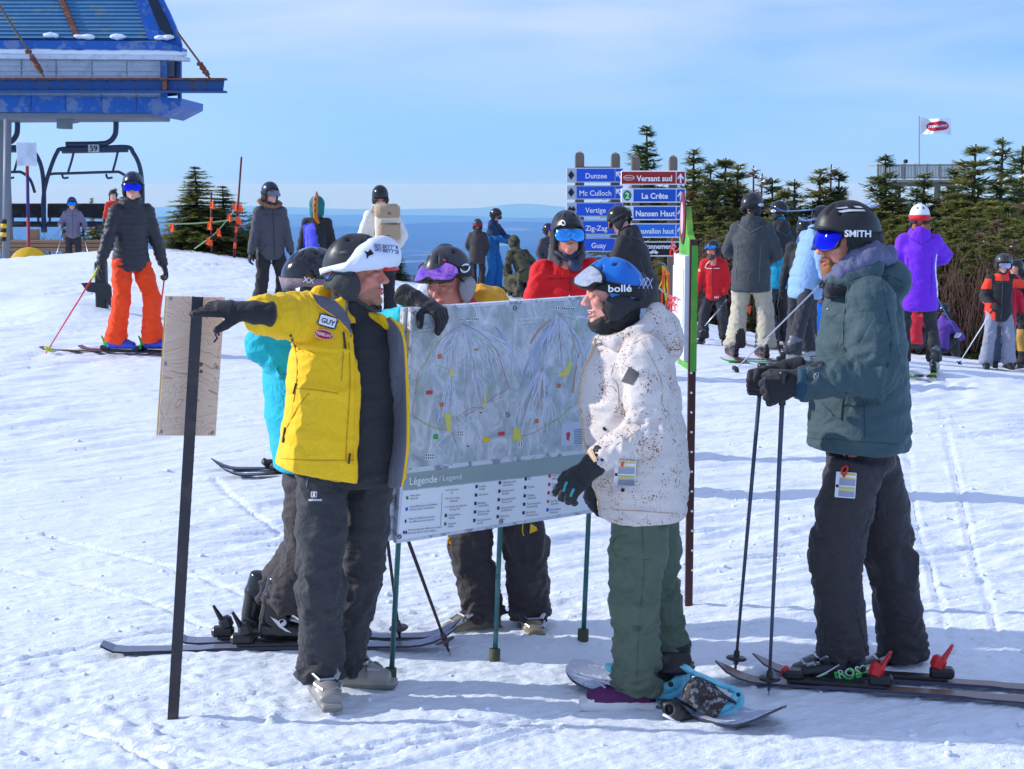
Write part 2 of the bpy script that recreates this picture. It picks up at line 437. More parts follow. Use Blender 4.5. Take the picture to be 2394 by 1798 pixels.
def build_crumbs(n=2200):
 """Loose crumbs of broken snow."""
 r=np.random.RandomState(21);phi=(1 +5 **.5)/2
 B=np.array([(-1,phi,0),(1,phi,0),(-1,-phi,0),(1,-phi,0),(0,-1,phi),(0,1,phi),(0,-1,-phi),(0,1,-phi),(phi,0,-1),(phi,0,1),(-phi,0,-1),(-phi,0,1)])/1.9
 T=np.array([(0,11,5),(0,5,1),(0,1,7),(0,7,10),(0,10,11),(1,5,9),(5,11,4),(11,10,2),(10,7,6),(7,1,8),(3,9,4),(3,4,2),(3,2,6),(3,6,8),(3,8,9),(4,9,5),(2,4,11),(6,2,10),(8,6,7),(9,8,1)])
 y=5.0 +9.0 *r.rand(n)**1.7;x=(r.rand(n)*2 -1)*(y*.36)
 k=pnoise(x*1.3,y*1.6,6.6)+.5 *pnoise(x*4,y*5,2.6)>r.rand(n)*.5 -.08;x,y=x[k],y[k];n=len(x)
 s=.003 +.014 *r.rand(n)**4;z=gz(x,y)+snow_detail(x,y)+s*.25
 V=B[None]*(s[:,None,None]*np.stack([.8 +.8 *r.rand(n,12),.8 +.8 *r.rand(n,12),.5 +.5 *r.rand(n,12)],-1))+np.stack([x,y,z],-1)[:,None,:]
 return mesh_from('snow_crumbs',V.reshape(-1,3),(T[None]+12 *np.arange(n)[:,None,None]).reshape(-1,3),SNOW,True)
tag(link('snow_crumbs',build_crumbs()),label='loose crumbs of broken snow strewn over the foreground',kind='stuff')

def build_land():
 """Forested hills and valleys below the summit, to the horizon."""
 NR,NC=330,300
 ys=np.concatenate([60.0 *(8000.0 /60.0)**np.linspace(0,1,60)[:-1],np.linspace(8000,62000,NR-59)])
 a=np.linspace(-0.55,0.55,NC)
 Y=np.repeat(ys[:,None],NC,1);X=Y*a[None,:]
 near=np.interp(Y,[60,120,400,1500,4000,9000,22000,30000,40000,62000],[-12,-40,-150,-420,-560,-590,-610,-650,-800,-1050])
 k=Y/1000.0
 r1=fbm(X/3600.0,Y/2600.0,.5,5,.5)
 amp=np.interp(k,[0,3,8,16,30,62],[0,30,80,45,24,20])
 def rg(y0,w,h,sx,sd):return np.exp(-((k-y0)/w)**2)*h*(.50 +.95 *fbm(X/(sx*1000.0),sd,.3,4,.45))
 Z=near+amp*r1+rg(13,1.6,150,5,1.5)+rg(21,1.8,130,7,4.2)+rg(32,2.0,150,9,8.8)
 Z=Z+np.exp(-((k-52)/3.0)**2)*(225 +60 *fbm(X/9000.0,3.3,.3,4,.5)+150 *np.exp(-((a[None,:]-.006)/.022)**2)+70 *np.exp(-((a[None,:]+.16)/.05)**2))
 V=np.stack([X,Y,Z],-1).reshape(-1,3)
 i=np.arange(NR-1)[:,None]*NC+np.arange(NC-1)[None,:]
 F=np.stack([i,i+1,i+NC+1,i+NC],-1).reshape(-1,4)
 m=bpy.data.materials.new('far_forest');m.use_nodes=True
 n,l=m.node_tree.nodes,m.node_tree.links;b=n['Principled BSDF'];b.inputs['Roughness'].default_value=1.0;b.inputs['Specular IOR Level'].default_value=0
 tc=n.new('ShaderNodeTexCoord');no=n.new('ShaderNodeTexNoise');no.inputs['Scale'].default_value=0.0011;no.inputs['Detail'].default_value=7
 l.new(tc.outputs['Object'],no.inputs['Vector'])
 cr=n.new('ShaderNodeValToRGB');e=cr.color_ramp.elements
 e[0].position=.35;e[0].color=(.012,.020,.030,1);e[1].position=.62;e[1].color=(.03,.042,.055,1)
 e2=e.new(.72);e2.color=(.22,.26,.30,1)
 l.new(no.outputs['Fac'],cr.inputs[0]);l.new(cr.outputs[0],b.inputs['Base Color'])
 return mesh_from('hills',V,F,m)
hills=link('hills',build_land());tag(hills,kind='structure',label='far forested hills and valley fading to blue')

def build_haze():
 mb=MB();mb.box((0,31000,-440),(78000,64000,942 ))
 o=mb.build('haze',bpy.data.materials.new('haze'))
 m=o.data.materials[0];m.use_nodes=True
 n,l=m.node_tree.nodes,m.node_tree.links;n.clear()
 out=n.new('ShaderNodeOutputMaterial');v=n.new('ShaderNodeVolumePrincipled')
 v.inputs['Color'].default_value=(0.15,0.39,1.0,1);v.inputs['Absorption Color'].default_value=(1,1,1,1);v.inputs['Density'].default_value=HAZE_D;v.inputs['Anisotropy'].default_value=0.0
 l.new(v.outputs[0],out.inputs['Volume'])
 m.cycles.homogeneous_volume=True if hasattr(m.cycles,'homogeneous_volume')else None
 return tag(o,label='thin blue haze over the valley and hills',kind='stuff')
HAZE_D=1.0 /13000.0
build_haze()
# ================================================================== smooth bodies: blended distance fields turned into one continuous surface
class SDF:
 def __init__(s):s.p=[]
 def chain(s,secs,k=0.02,op='+',cap=0.5):
  """secs: (centre, u, v, a, b): a tube of elliptical section with half axes a along u and b along v."""
  for i in range(len(secs)-1):
   c0,u0,v0,a0,b0=secs[i];c1,u1,v1,a1,b1=secs[i+1]
   s.p.append(('seg',np.array(c0),np.array(c1),np.array(u0),np.array(u1),np.array(v0),np.array(v1),a0,a1,b0,b1,cap,k if i==0 else min(k,.02),op))
  return s
 def cone(s,p0,p1,r0,r1=None,k=0.02,op='+'):
  r1=r0 if r1 is None else r1
  s.p.append(('cone',np.array(p0,float),np.array(p1,float),r0,r1,k,op));return s
 def limb(s,pts,rs,k=0.02,cap=0.2,flat=1.0,ref=(0,1,0)):
  """A sleeve or a trouser leg with square-cut ends."""
  P=[np.array(tuple(q),float)for q in pts];secs=[]
  for i,q in enumerate(P):
   t=P[min(i+1,len(P)-1)]-P[max(i-1,0)];t/=np.linalg.norm(t)
   u=np.cross(t,ref);u/=np.linalg.norm(u);secs.append((q,u,np.cross(u,t),rs[i],rs[i]*flat))
  for i in range(1,len(P)-1):s.cone(P[i],P[i],rs[i],k=.004)
  return s.chain(secs,k,cap=cap)
 def path(s,pts,rs,k=0.02,op='+'):
  for i in range(len(pts)-1):s.cone(pts[i],pts[i+1],rs[i],rs[i+1],k if i==0 else min(k,.02),op)
  return s
 def ell(s,c,r,rot=None,k=0.02,op='+'):
  M=np.eye(3)if rot is None else np.array(rot)
  s.p.append(('ell',np.array(c,float),np.array(r,float),M,k,op));return s
 def box(s,c,h,rnd=0.01,rot=None,k=0.01,op='+'):
  M=np.eye(3)if rot is None else np.array(rot)
  s.p.append(('box',np.array(c,float),np.array(h,float),M,rnd,k,op));return s
 def bounds(s):
  lo,hi=np.full(3,1e9),np.full(3,-1e9)
  for p in s.p:
   if p[-1]!='+':continue
   l,h=s._bb(p);lo=np.minimum(lo,l);hi=np.maximum(hi,h)
  return lo,hi
 def _bb(s,p):
  if p[0]=='seg':
   r=max(p[7:11]);return np.minimum(p[1],p[2])-r,np.maximum(p[1],p[2])+r
  if p[0]=='cone':
   r=max(p[3],p[4]);return np.minimum(p[1],p[2])-r,np.maximum(p[1],p[2])+r
  if p[0]=='ell':
   e=np.abs(p[3])@p[2];return p[1]-e,p[1]+e
  e=np.abs(p[3])@p[2];return p[1]-e,p[1]+e
 def mesh(s,vox,smooth=1):
  lo,hi=s.bounds();lo=lo-3 *vox;hi=hi+3 *vox
  n=np.ceil((hi-lo)/vox).astype(int)+1
  F=np.full(n,0.25,dtype=np.float32)
  ax=[lo[i]+np.arange(n[i])*vox for i in range(3)]
  for p in s.p:
   k,op=p[-2],p[-1]
   l,h=s._bb(p);m=max(k*1.2,0)+3.5 *vox
   i0=np.maximum(np.floor((l-m-lo)/vox).astype(int),0);i1=np.minimum(np.ceil((h+m-lo)/vox).astype(int)+1,n)
   if(i1<=i0).any():continue
   x=ax[0][i0[0]:i1[0],None,None];y=ax[1][None,i0[1]:i1[1],None];z=ax[2][None,None,i0[2]:i1[2]]
   if p[0]=='cone':
    _,a,b,r0,r1=p[:5];d=b-a;L2=max((d**2).sum(),1e-12)
    t=np.clip(((x-a[0])*d[0]+(y-a[1])*d[1]+(z-a[2])*d[2])/L2,0,1)
    D=np.sqrt((x-a[0]-t*d[0])**2 +(y-a[1]-t*d[1])**2 +(z-a[2]-t*d[2])**2)-(r0+(r1-r0)*t)
   elif p[0]=='seg':
    _,a,b,u0,u1,v0,v1,a0,a1,b0,b1=p[:11];d=b-a;L=max(np.linalg.norm(d),1e-6);dh=d/L
    t=np.clip(((x-a[0])*d[0]+(y-a[1])*d[1]+(z-a[2])*d[2])/L**2,0,1)
    qx,qy,qz=x-a[0]-t*d[0],y-a[1]-t*d[1],z-a[2]-t*d[2]
    A=a0+(a1-a0)*t;B=b0+(b1-b0)*t
    U=[u0[i]+(u1[i]-u0[i])*t for i in range(3)];W=[v0[i]+(v1[i]-v0[i])*t for i in range(3)]
    eu=qx*U[0]+qy*U[1]+qz*U[2];ev=qx*W[0]+qy*W[1]+qz*W[2]
    ew=qx*dh[0]+qy*dh[1]+qz*dh[2];C=np.minimum(A,B)*p[11]
    k0=np.sqrt((eu/A)**2 +(ev/B)**2 +(ew/C)**2)+1e-9
    k1=np.sqrt((eu/A**2)**2 +(ev/B**2)**2 +(ew/C**2)**2)+1e-9
    D=np.where(k0<0.5,(k0-1)*np.minimum(A,B),k0*(k0-1)/k1)
   elif p[0]=='ell':
    _,c,r,M=p[:4]
    q=[(x-c[0])*M[0,i]+(y-c[1])*M[1,i]+(z-c[2])*M[2,i]for i in range(3)]
    k0=np.sqrt(sum((q[i]/r[i])**2 for i in range(3)))+1e-9
    k1=np.sqrt(sum((q[i]/r[i]**2)**2 for i in range(3)))+1e-9
    D=np.where(k0<0.5,(k0-1)*min(r),k0*(k0-1)/k1)
   else:
    _,c,hb,M,rnd=p[:5]
    q=[np.abs((x-c[0])*M[0,i]+(y-c[1])*M[1,i]+(z-c[2])*M[2,i])-(hb[i]-rnd)for i in range(3)]
    D=np.sqrt(sum(np.maximum(qi,0)**2 for qi in q))+np.minimum(np.maximum(np.maximum(q[0],q[1]),q[2]),0)-rnd
   S=F[i0[0]:i1[0],i0[1]:i1[1],i0[2]:i1[2]]
   if op=='+':
    hh=np.clip(.5 +.5 *(D-S)/max(k,1e-5),0,1);R_=D*(1 -hh)+S*hh-k*hh*(1 -hh)
   else:
    Dn=-D
    hh=np.clip(.5 -.5 *(Dn-S)/max(k,1e-5),0,1);R_=Dn*(1 -hh)+S*hh+k*hh*(1 -hh)
   F[i0[0]:i1[0],i0[1]:i1[1],i0[2]:i1[2]]=R_
  return surface_nets(F,lo,vox,smooth)
def surface_nets(F,lo,vox,smooth=1):
 nx,ny,nz=F.shape
 S=F<0
 cnt=np.zeros((nx-1,ny-1,nz-1),np.int8)
 for a in(0,1):
  for b in(0,1):
   for c in(0,1):cnt+=S[a:nx-1 +a,b:ny-1 +b,c:nz-1 +c]
 act=(cnt>0)&(cnt<8)
 I=np.argwhere(act);idx=np.full(act.shape,-1,np.int64);idx[act]=np.arange(len(I))
 acc=np.zeros((len(I),3));num=np.zeros(len(I))
 corner=[(a,b,c)for a in(0,1)for b in(0,1)for c in(0,1)]
 for p in corner:
  for axis in range(3):
   if p[axis]:continue
   q=list(p);q[axis]=1
   f0=F[I[:,0]+p[0],I[:,1]+p[1],I[:,2]+p[2]];f1=F[I[:,0]+q[0],I[:,1]+q[1],I[:,2]+q[2]]
   m=(f0<0)!=(f1<0)
   t=np.where(m,f0/np.where(m,f0-f1,1),0)
   pos=np.tile(np.array(p,float),(len(I),1));pos[:,axis]+=t
   acc+=pos*m[:,None];num+=m
 V=lo+(I+acc/num[:,None])*vox
 quads=[]
 for axis in range(3):
  sl0=[slice(None)]*3;sl1=[slice(None)]*3
  sl0[axis]=slice(0,-1);sl1[axis]=slice(1,None)
  o1,o2=(axis+1)%3,(axis+2)%3
  sl0[o1]=sl1[o1]=slice(1,-1);sl0[o2]=sl1[o2]=slice(1,-1)
  A,B=S[tuple(sl0)],S[tuple(sl1)]
  E=np.argwhere(A!=B);fl=A[tuple(E.T)]
  E[:,o1]+=1;E[:,o2]+=1
  def cell(d1,d2):
   c=E.copy();c[:,o1]-=d1;c[:,o2]-=d2
   return idx[c[:,0],c[:,1],c[:,2]]
  q=np.stack([cell(1,1),cell(0,1),cell(0,0),cell(1,0)],1)
  q[~fl]=q[~fl][:,::-1]
  quads.append(q)
 Q=np.concatenate(quads);Q=Q[(Q>=0).all(1)]
 for _ in range(smooth):V=laplace(V,Q)
 return V,Q
def main_part(V,Q,share=.04):
 """Drops stray crumbs of a cut surface."""
 lab=np.arange(len(V))
 for _ in range(400):
  m=lab[Q].min(1);new=lab.copy();np.minimum.at(new,Q.ravel(),np.repeat(m,4));new=new[new]
  if(new==lab).all():break
  lab=new
 cnt=np.bincount(lab,minlength=len(V));keep=cnt[lab]>share*len(V);idx=np.cumsum(keep)-1
 return V[keep],idx[Q[keep[Q].all(1)]]
def laplace(V,Q,f=0.5):
 acc=np.zeros_like(V);n=np.zeros(len(V))
 for a,b in((0,1),(1,2),(2,3),(3,0)):
  for s_,t_ in((a,b),(b,a)):
   i,j=Q[:,s_],Q[:,t_]
   for c in range(3):acc[:,c]+=np.bincount(i,V[j,c],len(V))
   n+=np.bincount(i,minlength=len(V))
 return V*(1 -f)+f*acc/np.maximum(n,1)[:,None]
def vnormals(V,Q):
 fn=np.cross(V[Q[:,2]]-V[Q[:,0]],V[Q[:,3]]-V[Q[:,1]])
 N=np.zeros_like(V)
 for k in range(4):
  for c in range(3):N[:,c]+=np.bincount(Q[:,k],fn[:,c],len(V))
 return N/(np.linalg.norm(N,axis=1)[:,None]+1e-12)
def wrinkle(V,Q,bones,seed=0.0,gain=1.0):
 """Cloth folds: each bone (p0, p1, radius, amp at start, middle, end, wavelength) creases the cloth round it."""
 N=vnormals(V,Q);best=np.full(len(V),1e9);D=np.zeros(len(V))
 for bi,(p0,p1,r,a0,am,a1,lam)in enumerate(bones):
  p0,p1=np.array(p0),np.array(p1);d=p1-p0;L=np.linalg.norm(d);dh=d/L
  t=np.clip((V-p0)@dh/L,0,1)
  q=V-p0-(t*L)[:,None]*dh;dist=np.linalg.norm(q,axis=1)/r
  u=np.cross(dh,[0,1,0.01]);u/=np.linalg.norm(u);w=np.cross(dh,u)
  an=np.arctan2(q@w,q@u)
  s=t*L/lam
  tilt=0.9 *np.sin(an+bi*1.7 +seed)
  n1=pnoise(s*1.15 +tilt,np.cos(an)*.75 +seed+3.1 *bi,np.sin(an)*.75)
  n2=pnoise(s*3.1 -1.6 *tilt,np.cos(an)*1.25 -seed,np.sin(an)*1.25 +5.2 +bi)
  n3=pnoise(s*.45,np.cos(an)*1.3 +2 *seed,np.sin(an)*1.3 +bi)
  f=2.0 *(0.22 -np.abs(n1))*np.clip(.75 +2.0 *n3,.1,1.7)+1.0 *(0.20 -np.abs(n2))*(1 -n3)+0.35 *n3
  amp=np.where(t<.5,a0+(am-a0)*sstep(0,.5,t),am+(a1-am)*sstep(.5,1,t))
  m=dist<best
  D[m]=(f*amp)[m];best=np.minimum(best,dist)
 # soften where two bones meet
 for _ in range(1):
  acc=np.zeros(len(V));n=np.zeros(len(V))
  for a,b in((0,1),(1,2),(2,3),(3,0)):
   acc+=np.bincount(Q[:,a],D[Q[:,b]],len(V))+np.bincount(Q[:,b],D[Q[:,a]],len(V))
   n+=np.bincount(Q[:,a],minlength=len(V))+np.bincount(Q[:,b],minlength=len(V))
  D=.75 *D+.25 *acc/np.maximum(n,1)
 return V+N*(np.clip(D*gain*1.9,-.022,.016))[:,None]
# ================================================================== people
V3=Vector
def rotz(a):return Matrix.Rotation(a,3,'Z')
def ik(a,b,l1,l2,pole):
 """The joint between a and b for bones l1, l2, bent towards pole."""
 d=b-a;L=d.length
 if L>(l1+l2)*.999:
  return a+d*(l1/(l1+l2))
 x=(l1*l1-l2*l2+L*L)/(2 *L);h=math.sqrt(max(l1*l1-x*x,0))
 dh=d/L;p=pole-dh*pole.dot(dh)
 p=p.normalized()if p.length>1e-6 else V3((0,0,1))
 return a+dh*x+p*h

_HEADS={}
def head_sdf(smile=0.0,female=False,open_=0.0,ears=True):
 s=SDF();f=0.93 if female else 1.0
 s.ell((0,.014,.045),(.076,.097,.088))
 s.ell((0,-.026,-.026),(.060 *f,.066,.090),k=.03)
 s.ell((0,-.078,-.100),(.027 *f,.020,.019),k=.025)
 for x in(-1,1):
  s.ell((x*.046 *f,-.008,-.070),(.018,.034,.030),k=.03)
  s.ell((x*.043,-.066,-.014),(.023,.020,.017),k=.02)
  s.cone((x*.010,-.093,.029),(x*.045,-.075,.033),.0095,.009,k=.014)
  s.ell((x*.030,-.102,.006),(.017,.015,.013),k=.012,op='-')
  s.ell((x*.031,-.082,.006),(.0165,.0165,.0130),k=.004) # the lidded eyeball
  s.cone((x*.018,-.096,.0135),(x*.044,-.086,.011),.0042,.0036,k=.005)
  if ears:s.ell((x*.076,.012,-.004),(.010,.018,.031),k=.008)
  s.ell((x*.012,-.108,-.027),(.0085,.010,.0075),k=.006)
 s.cone((0,-.092,.022),(0,-.118,-.019),.0075,.0115,k=.012)
 s.ell((0,-.119,-.022),(.0115,.010,.009),k=.006)
 w=.022 +.007 *smile
 s.cone((-w,-.082,-.058 +.006 *smile),(0,-.0985,-.056),.0050,.0070,k=.006);s.cone((w,-.082,-.058 +.006 *smile),(0,-.0985,-.056),.0050,.0070,k=.006)
 lo=-.0665 -.012 *open_
 s.cone((-w*.85,-.082,lo+.006 +.004 *smile),(0,-.0965,lo),.0048,.0075,k=.006);s.cone((w*.85,-.082,lo+.006 +.004 *smile),(0,-.0965,lo),.0048,.0075,k=.006)
 s.cone((-w*.9,-.088,-.0612 -.004 *open_),(0,-.1035,-.0612 -.005 *open_),.0022 +.0042 *open_,.0028 +.0058 *open_,k=.002,op='-')
 s.cone((w*.9,-.088,-.0612 -.004 *open_),(0,-.1035,-.0612 -.005 *open_),.0022 +.0042 *open_,.0028 +.0058 *open_,k=.002,op='-')
 s.path([(0,.015,-.06),(0,.030,-.20)],[.052 *f,.058 *f],k=.03)
 return s
def skin_mat(name,rgb,cheek):
 m=mat(name,rgb,rough=.5,var=.05,vscale=40,bump=.12,bscale=260,spec=.35)
 return m
def head_mesh(key,vox,**kw):
 k=(key,vox)
 if k not in _HEADS:_HEADS[k]=head_sdf(**kw).mesh(vox,1)
 return _HEADS[k]

def helmet_point(az,el,off=0.0,r=(.100,.124,.118),c=(0,.010,.038)):
 """Direction az from the brow round to the ear, el above the level of the helmet's centre."""
 x,y,z=math.sin(az)*math.cos(el),-math.cos(az)*math.cos(el),math.sin(el)
 k=1.0 /math.sqrt((x/r[0])**2.0 +(y/r[1])**2.0 +(z/r[2])**2.0)
 n=V3((x/r[0],y/r[1],z/r[2])).normalized()
 return V3((x*k+c[0],y*k+c[1],z*k+c[2]))+n*off
def helmet_mesh(name,mats,vents=True,brim=0.0,ear=-38.0,n_az=72,n_el=26,style=0):
 """A shell with an opening for the face, recessed vents and a rolled rim."""
 V,F,MI=[],[],[]
 def elmin(az):
  a=abs(math.degrees(az))
  return R(np.interp(a,[0,35,58,72,84,105,125,150,180],[12,10,2,-14,ear,ear,ear+8,-24,-26]))
 for i in range(n_az):
  az=-math.pi+2 *math.pi*i/n_az
  e0=elmin(az)
  for j in range(n_el):
   el=e0+(R(90)-e0)*(j/(n_el-1))**0.9
   off=0.0;a=abs(math.degrees(az));e=math.degrees(el)
   if vents:
    for(va,ve,wa,we)in((17,50,4.5,15),(44,47,6,11),(136,48,6,12),(163,42,4.5,13),(92,58,16,4.5)):
     q=((a-va)/wa)**2 +((e-ve)/we)**2
     if q<1:off-=0.008 *min(1,(1 -q)*2.0)
   off+=0.0055 *math.cos(3 *az)*max(0,math.sin(2 *el))*(1 if style else 0)
   if j==0:off+=.002
   if brim and a<60 and j==0:off+=brim*math.cos(R(a*1.5))
   V.append(helmet_point(az,el,off))
 for i in range(n_az):
  for j in range(n_el-1):
   a,b=i*n_el+j,((i+1)%n_az)*n_el+j
   F.append((a,b,b+1,a+1))
   az=-math.pi+2 *math.pi*(i+.5)/n_az;e0=elmin(az);el=e0+(R(90)-e0)*((j+.5)/(n_el-1))**.9
   dk=0
   if vents:
    A,E=abs(math.degrees(az)),math.degrees(el)
    for(va,ve,wa,we)in((17,50,4.5,15),(44,47,6,11),(136,48,6,12),(163,42,4.5,13),(92,58,16,4.5)):
     if((A-va)/wa)**2 +((E-ve)/we)**2 <.40:dk=1
   if j==0:dk=1
   MI.append(dk)
 o=len(V)
 for i in range(n_az): # inner wall of the rim
  az=-math.pi+2 *math.pi*i/n_az;e0=elmin(az)
  V.append(helmet_point(az,e0,-.016));V.append(helmet_point(az,e0+.35,-.02))
 for i in range(n_az):
  j=(i+1)%n_az
  F.append((i*n_el,o+i*2,o+j*2,j*n_el));MI.append(1)
  F.append((o+i*2,o+i*2 +1,o+j*2 +1,o+j*2));MI.append(1)
 V=np.array([tuple(v)for v in V])
 return mesh_from(name,V,F,mats,True,MI)
def goggle_meshes(nu=22,nv=10,wide=.090,top=.048,bot=-.030,bulge=.008):
 """Lens and frame of ski goggles in the head's frame."""
 def pt(u,v,off):
  # rounded outline
  ed=(1 -abs(u)**3.0)**.34 if abs(u)<1 else 0
  az=u*R(72)
  zc=(top+bot)/2;hz=(top-bot)/2 *max(ed,.18)
  notch=.015 *math.exp(-(u/.15)**2)*max(0,-v)
  z=zc+v*hz+notch
  x=wide*math.sin(az)/math.sin(R(72))
  y=-.052 -(.056 +off)*math.cos(az*1.0)-bulge*(1 -v*v)*.6 +.012 *v
  return V3((x*(1 +off*2),y,z))
 V=[pt(-1 +2 *i/(nu-1),-1 +2 *j/(nv-1),.012)for i in range(nu)for j in range(nv)]
 F=[(i*nv+j,(i+1)*nv+j,(i+1)*nv+j+1,i*nv+j+1)for i in range(nu-1)for j in range(nv-1)]
 lens=(V,F)
 loop=[(i,0)for i in range(nu)]+[(nu-1,j)for j in range(1,nv)]+[(i,nv-1)for i in range(nu-2,-1,-1)]+[(0,j)for j in range(nv-2,0,-1)]
 mb=MB();n=len(loop);ring=[V[i*nv+j]for i,j in loop]
 c=V3((0,-.06,.008))
 prof=[(.000,.001),(.005,.002),(.007,-.010),(.003,-.034),(-.004,-.036)]
 PV=[]
 for k,p in enumerate(ring):
  out=V3((p.x,0,p.z-c.z));out=out.normalized()if out.length>1e-6 else V3((0,0,1))
  fw=V3((p.x*.5,p.y+.03,0)).normalized()
  for(a,b)in prof:PV.append(p+out*a+fw*b)
 m=len(prof)
 PF=[(k*m+q,((k+1)%n)*m+q,((k+1)%n)*m+q+1,k*m+q+1)for k in range(n)for q in range(m-1)]
 return lens,(PV,PF)
_GOG=goggle_meshes()
def strap_mesh(name,m,z0=.012,z1=.010,w=.036,off=.008,a0=58):
 """A band round the helmet from one end of the goggles to the other."""
 V,F=[],[];N=40
 for i in range(N+1):
  az=R(a0+(360 -2 *a0)*i/N);k=math.sin(math.pi*i/N)
  zc=z0+(z1-z0)*k
  for s_ in(-1,1):
   z=zc+s_*w/2;el=math.asin(max(-.95,min(.95,(z-.038)/.118)))
   V.append(helmet_point(az,el,off));V.append(helmet_point(az,el,off-.0035))
 for i in range(N):
  a=i*4
  F+=[(a,a+4,a+6,a+2),(a+1,a+3,a+7,a+5),(a,a+1,a+5,a+4),(a+2,a+6,a+7,a+3)]
 return mesh_from(name,np.array([tuple(v)for v in V]),F,m,True)

def glove_sdf(curl=(25,30,20),spread=4,thumb=(35,20),right=True,bulk=1.0,gauntlet=.085,fold=None):
 s=SDF();m=1 if right else-1
 s.chain([((-.005,0,0),(0,1,0),(0,0,1),.036 *bulk,.024 *bulk),((.045,0,.002),(0,1,0),(0,0,1),.046 *bulk,.022 *bulk),((.088,0,0),(0,1,0),(0,0,1),.045 *bulk,.018 *bulk)],k=.01)
 for i,(y,L)in enumerate(((.033,.068),(.011,.077),(-.012,.071),(-.033,.056))):
  p=V3((.086,y*m,0));a=0;sp=R((1.2 -i)*spread)*m
  c=curl[i]if isinstance(curl[0],(tuple,list))else curl
  for seg,(fr,r0,r1)in enumerate(((.46,.0126,.0118),(.31,.0118,.0112),(.26,.0112,.0096))):
   a+=R(c[seg]);d=V3((math.cos(a)*math.cos(sp),math.cos(a)*math.sin(sp),-math.sin(a)))
   q=p+d*(L*fr*1.08);s.cone(p,q,r0*bulk,r1*bulk,k=.004);p=q
 a=R(thumb[0]);p=V3((.022,.034 *m,-.006));
 d=V3((math.cos(a),math.sin(a)*.85 *m,-.35 *math.sin(a)-.12)).normalized();q=p+d*.048;s.cone(p,q,.0165 *bulk,.0150 *bulk,k=.014)
 d2=V3((d.x*math.cos(R(thumb[1])),d.y*.55,d.z-math.sin(R(thumb[1])))).normalized();s.cone(q,q+d2*.034,.0148 *bulk,.0120 *bulk,k=.005)
 if gauntlet:s.chain([((-gauntlet,0,0),(0,1,0),(0,0,1),.048 *bulk,.042 *bulk),((-.03,0,0),(0,1,0),(0,0,1),.044 *bulk,.036 *bulk),((.012,0,0),(0,1,0),(0,0,1),.038 *bulk,.028 *bulk)],k=.012)
 return s
_GL={}
def glove_mesh(key,vox,m,**kw):
 k=(key,round(vox,4),m.name)
 if k not in _GL:
  V,Q=glove_sdf(**kw).mesh(vox,1);_GL[k]=mesh_from('glove',V,Q,m,True)
 return _GL[k]

def ski_boot(name,mats,vox=.006,lean=14,parent=None,buckles=True,toe_up=0.0):
 """Hard shell boot: forward is -Y, the ankle stands over the origin, the sole at z=0. mats: shell, cuff or trim, metal."""
 s=SDF()
 s.chain([((0,.105,.055),(1,0,0),(0,0,1),.040,.050),((0,.03,.060),(1,0,0),(0,0,1),.050,.058),((0,-.08,.050),(1,0,0),(0,0,1),.054,.044),((0,-.150,.040),(1,0,0),(0,0,1),.047,.030)],k=.02)
 s.box((0,-.030,.016),(.040,.160,.016),.006,k=.008)
 s.chain([((0,.055,.10),(1,0,0),(0,1,0),.054,.066),((0,.030,.20),(1,0,0),(0,1,0),.058,.072),((0,.005,.275),(1,0,0),(0,1,0),.060,.074)],k=.02)
 V,Q=s.mesh(vox,1)
 fc=V[Q].mean(1);mi=((fc[:,2]>.125)&(fc[:,1]<.12)).astype(int)
 mi=np.where(fc[:,2]<.020,1,mi)
 key=(tuple(m.name for m in mats),vox)
 if key not in _BOOTS:_BOOTS[key]=mesh_from('ski_boot',V,Q,list(mats[:2]),True,mi)
 b=link(name,_BOOTS[key],parent)
 if buckles:
  if mats[2].name not in _BOOTS:
   me=MB()
   for(y,z,w)in((0,0,.05),):
    me.tube([(-.056,.012,0),(-.030,-.030,.012),(.030,-.030,.012),(.056,.012,0)],.006,6,flat=1.0);me.box((.048,-.014,.007),(.020,.034,.012),rot=rotz(R(-35)),bevel=.003)
   o=me.build('buckle',mats[2],b);_BOOTS[mats[2].name]=o.data;bpy.data.objects.remove(o)
  for(y,z,sc,rx)in((-.085,.080,.92,30),(-.035,.112,.95,40)):
   o=link('buckle',_BOOTS[mats[2].name],b);o.location=(0,y,z);o.scale=(sc,1.2,1.2);o.rotation_euler=(R(rx),0,0)
 return b
_BOOTS={}
def snow_boot(name,mats,vox=.007,parent=None):
 s=SDF()
 s.chain([((0,.095,.060),(1,0,0),(0,0,1),.042,.052),((0,.02,.062),(1,0,0),(0,0,1),.050,.056),((0,-.08,.052),(1,0,0),(0,0,1),.054,.044),((0,-.145,.045),(1,0,0),(0,0,1),.047,.034)],k=.02)
 s.box((0,-.026,.020),(.054,.165,.021),.016,k=.008)
 s.chain([((0,.050,.10),(1,0,0),(0,1,0),.056,.066),((0,.045,.25),(1,0,0),(0,1,0),.062,.074)],k=.03)
 V,Q=s.mesh(vox,1);fc=V[Q].mean(1)
 mi=np.where(fc[:,2]<.040 +.012 *(fc[:,1]<-.13),1,0)
 me=mesh_from(name,V,Q,list(mats[:2]),True,mi)
 b=link(name,me,parent)
 mb=MB()
 for i in range(6):mb.tube([(-.030,-.095 +i*.020,.098 +i*.012),(0,-.102 +i*.020,.104 +i*.013),(.030,-.085 +i*.020,.100 +i*.013)],.0035,5)
 mb.build('lace',mats[2],b)
 return b

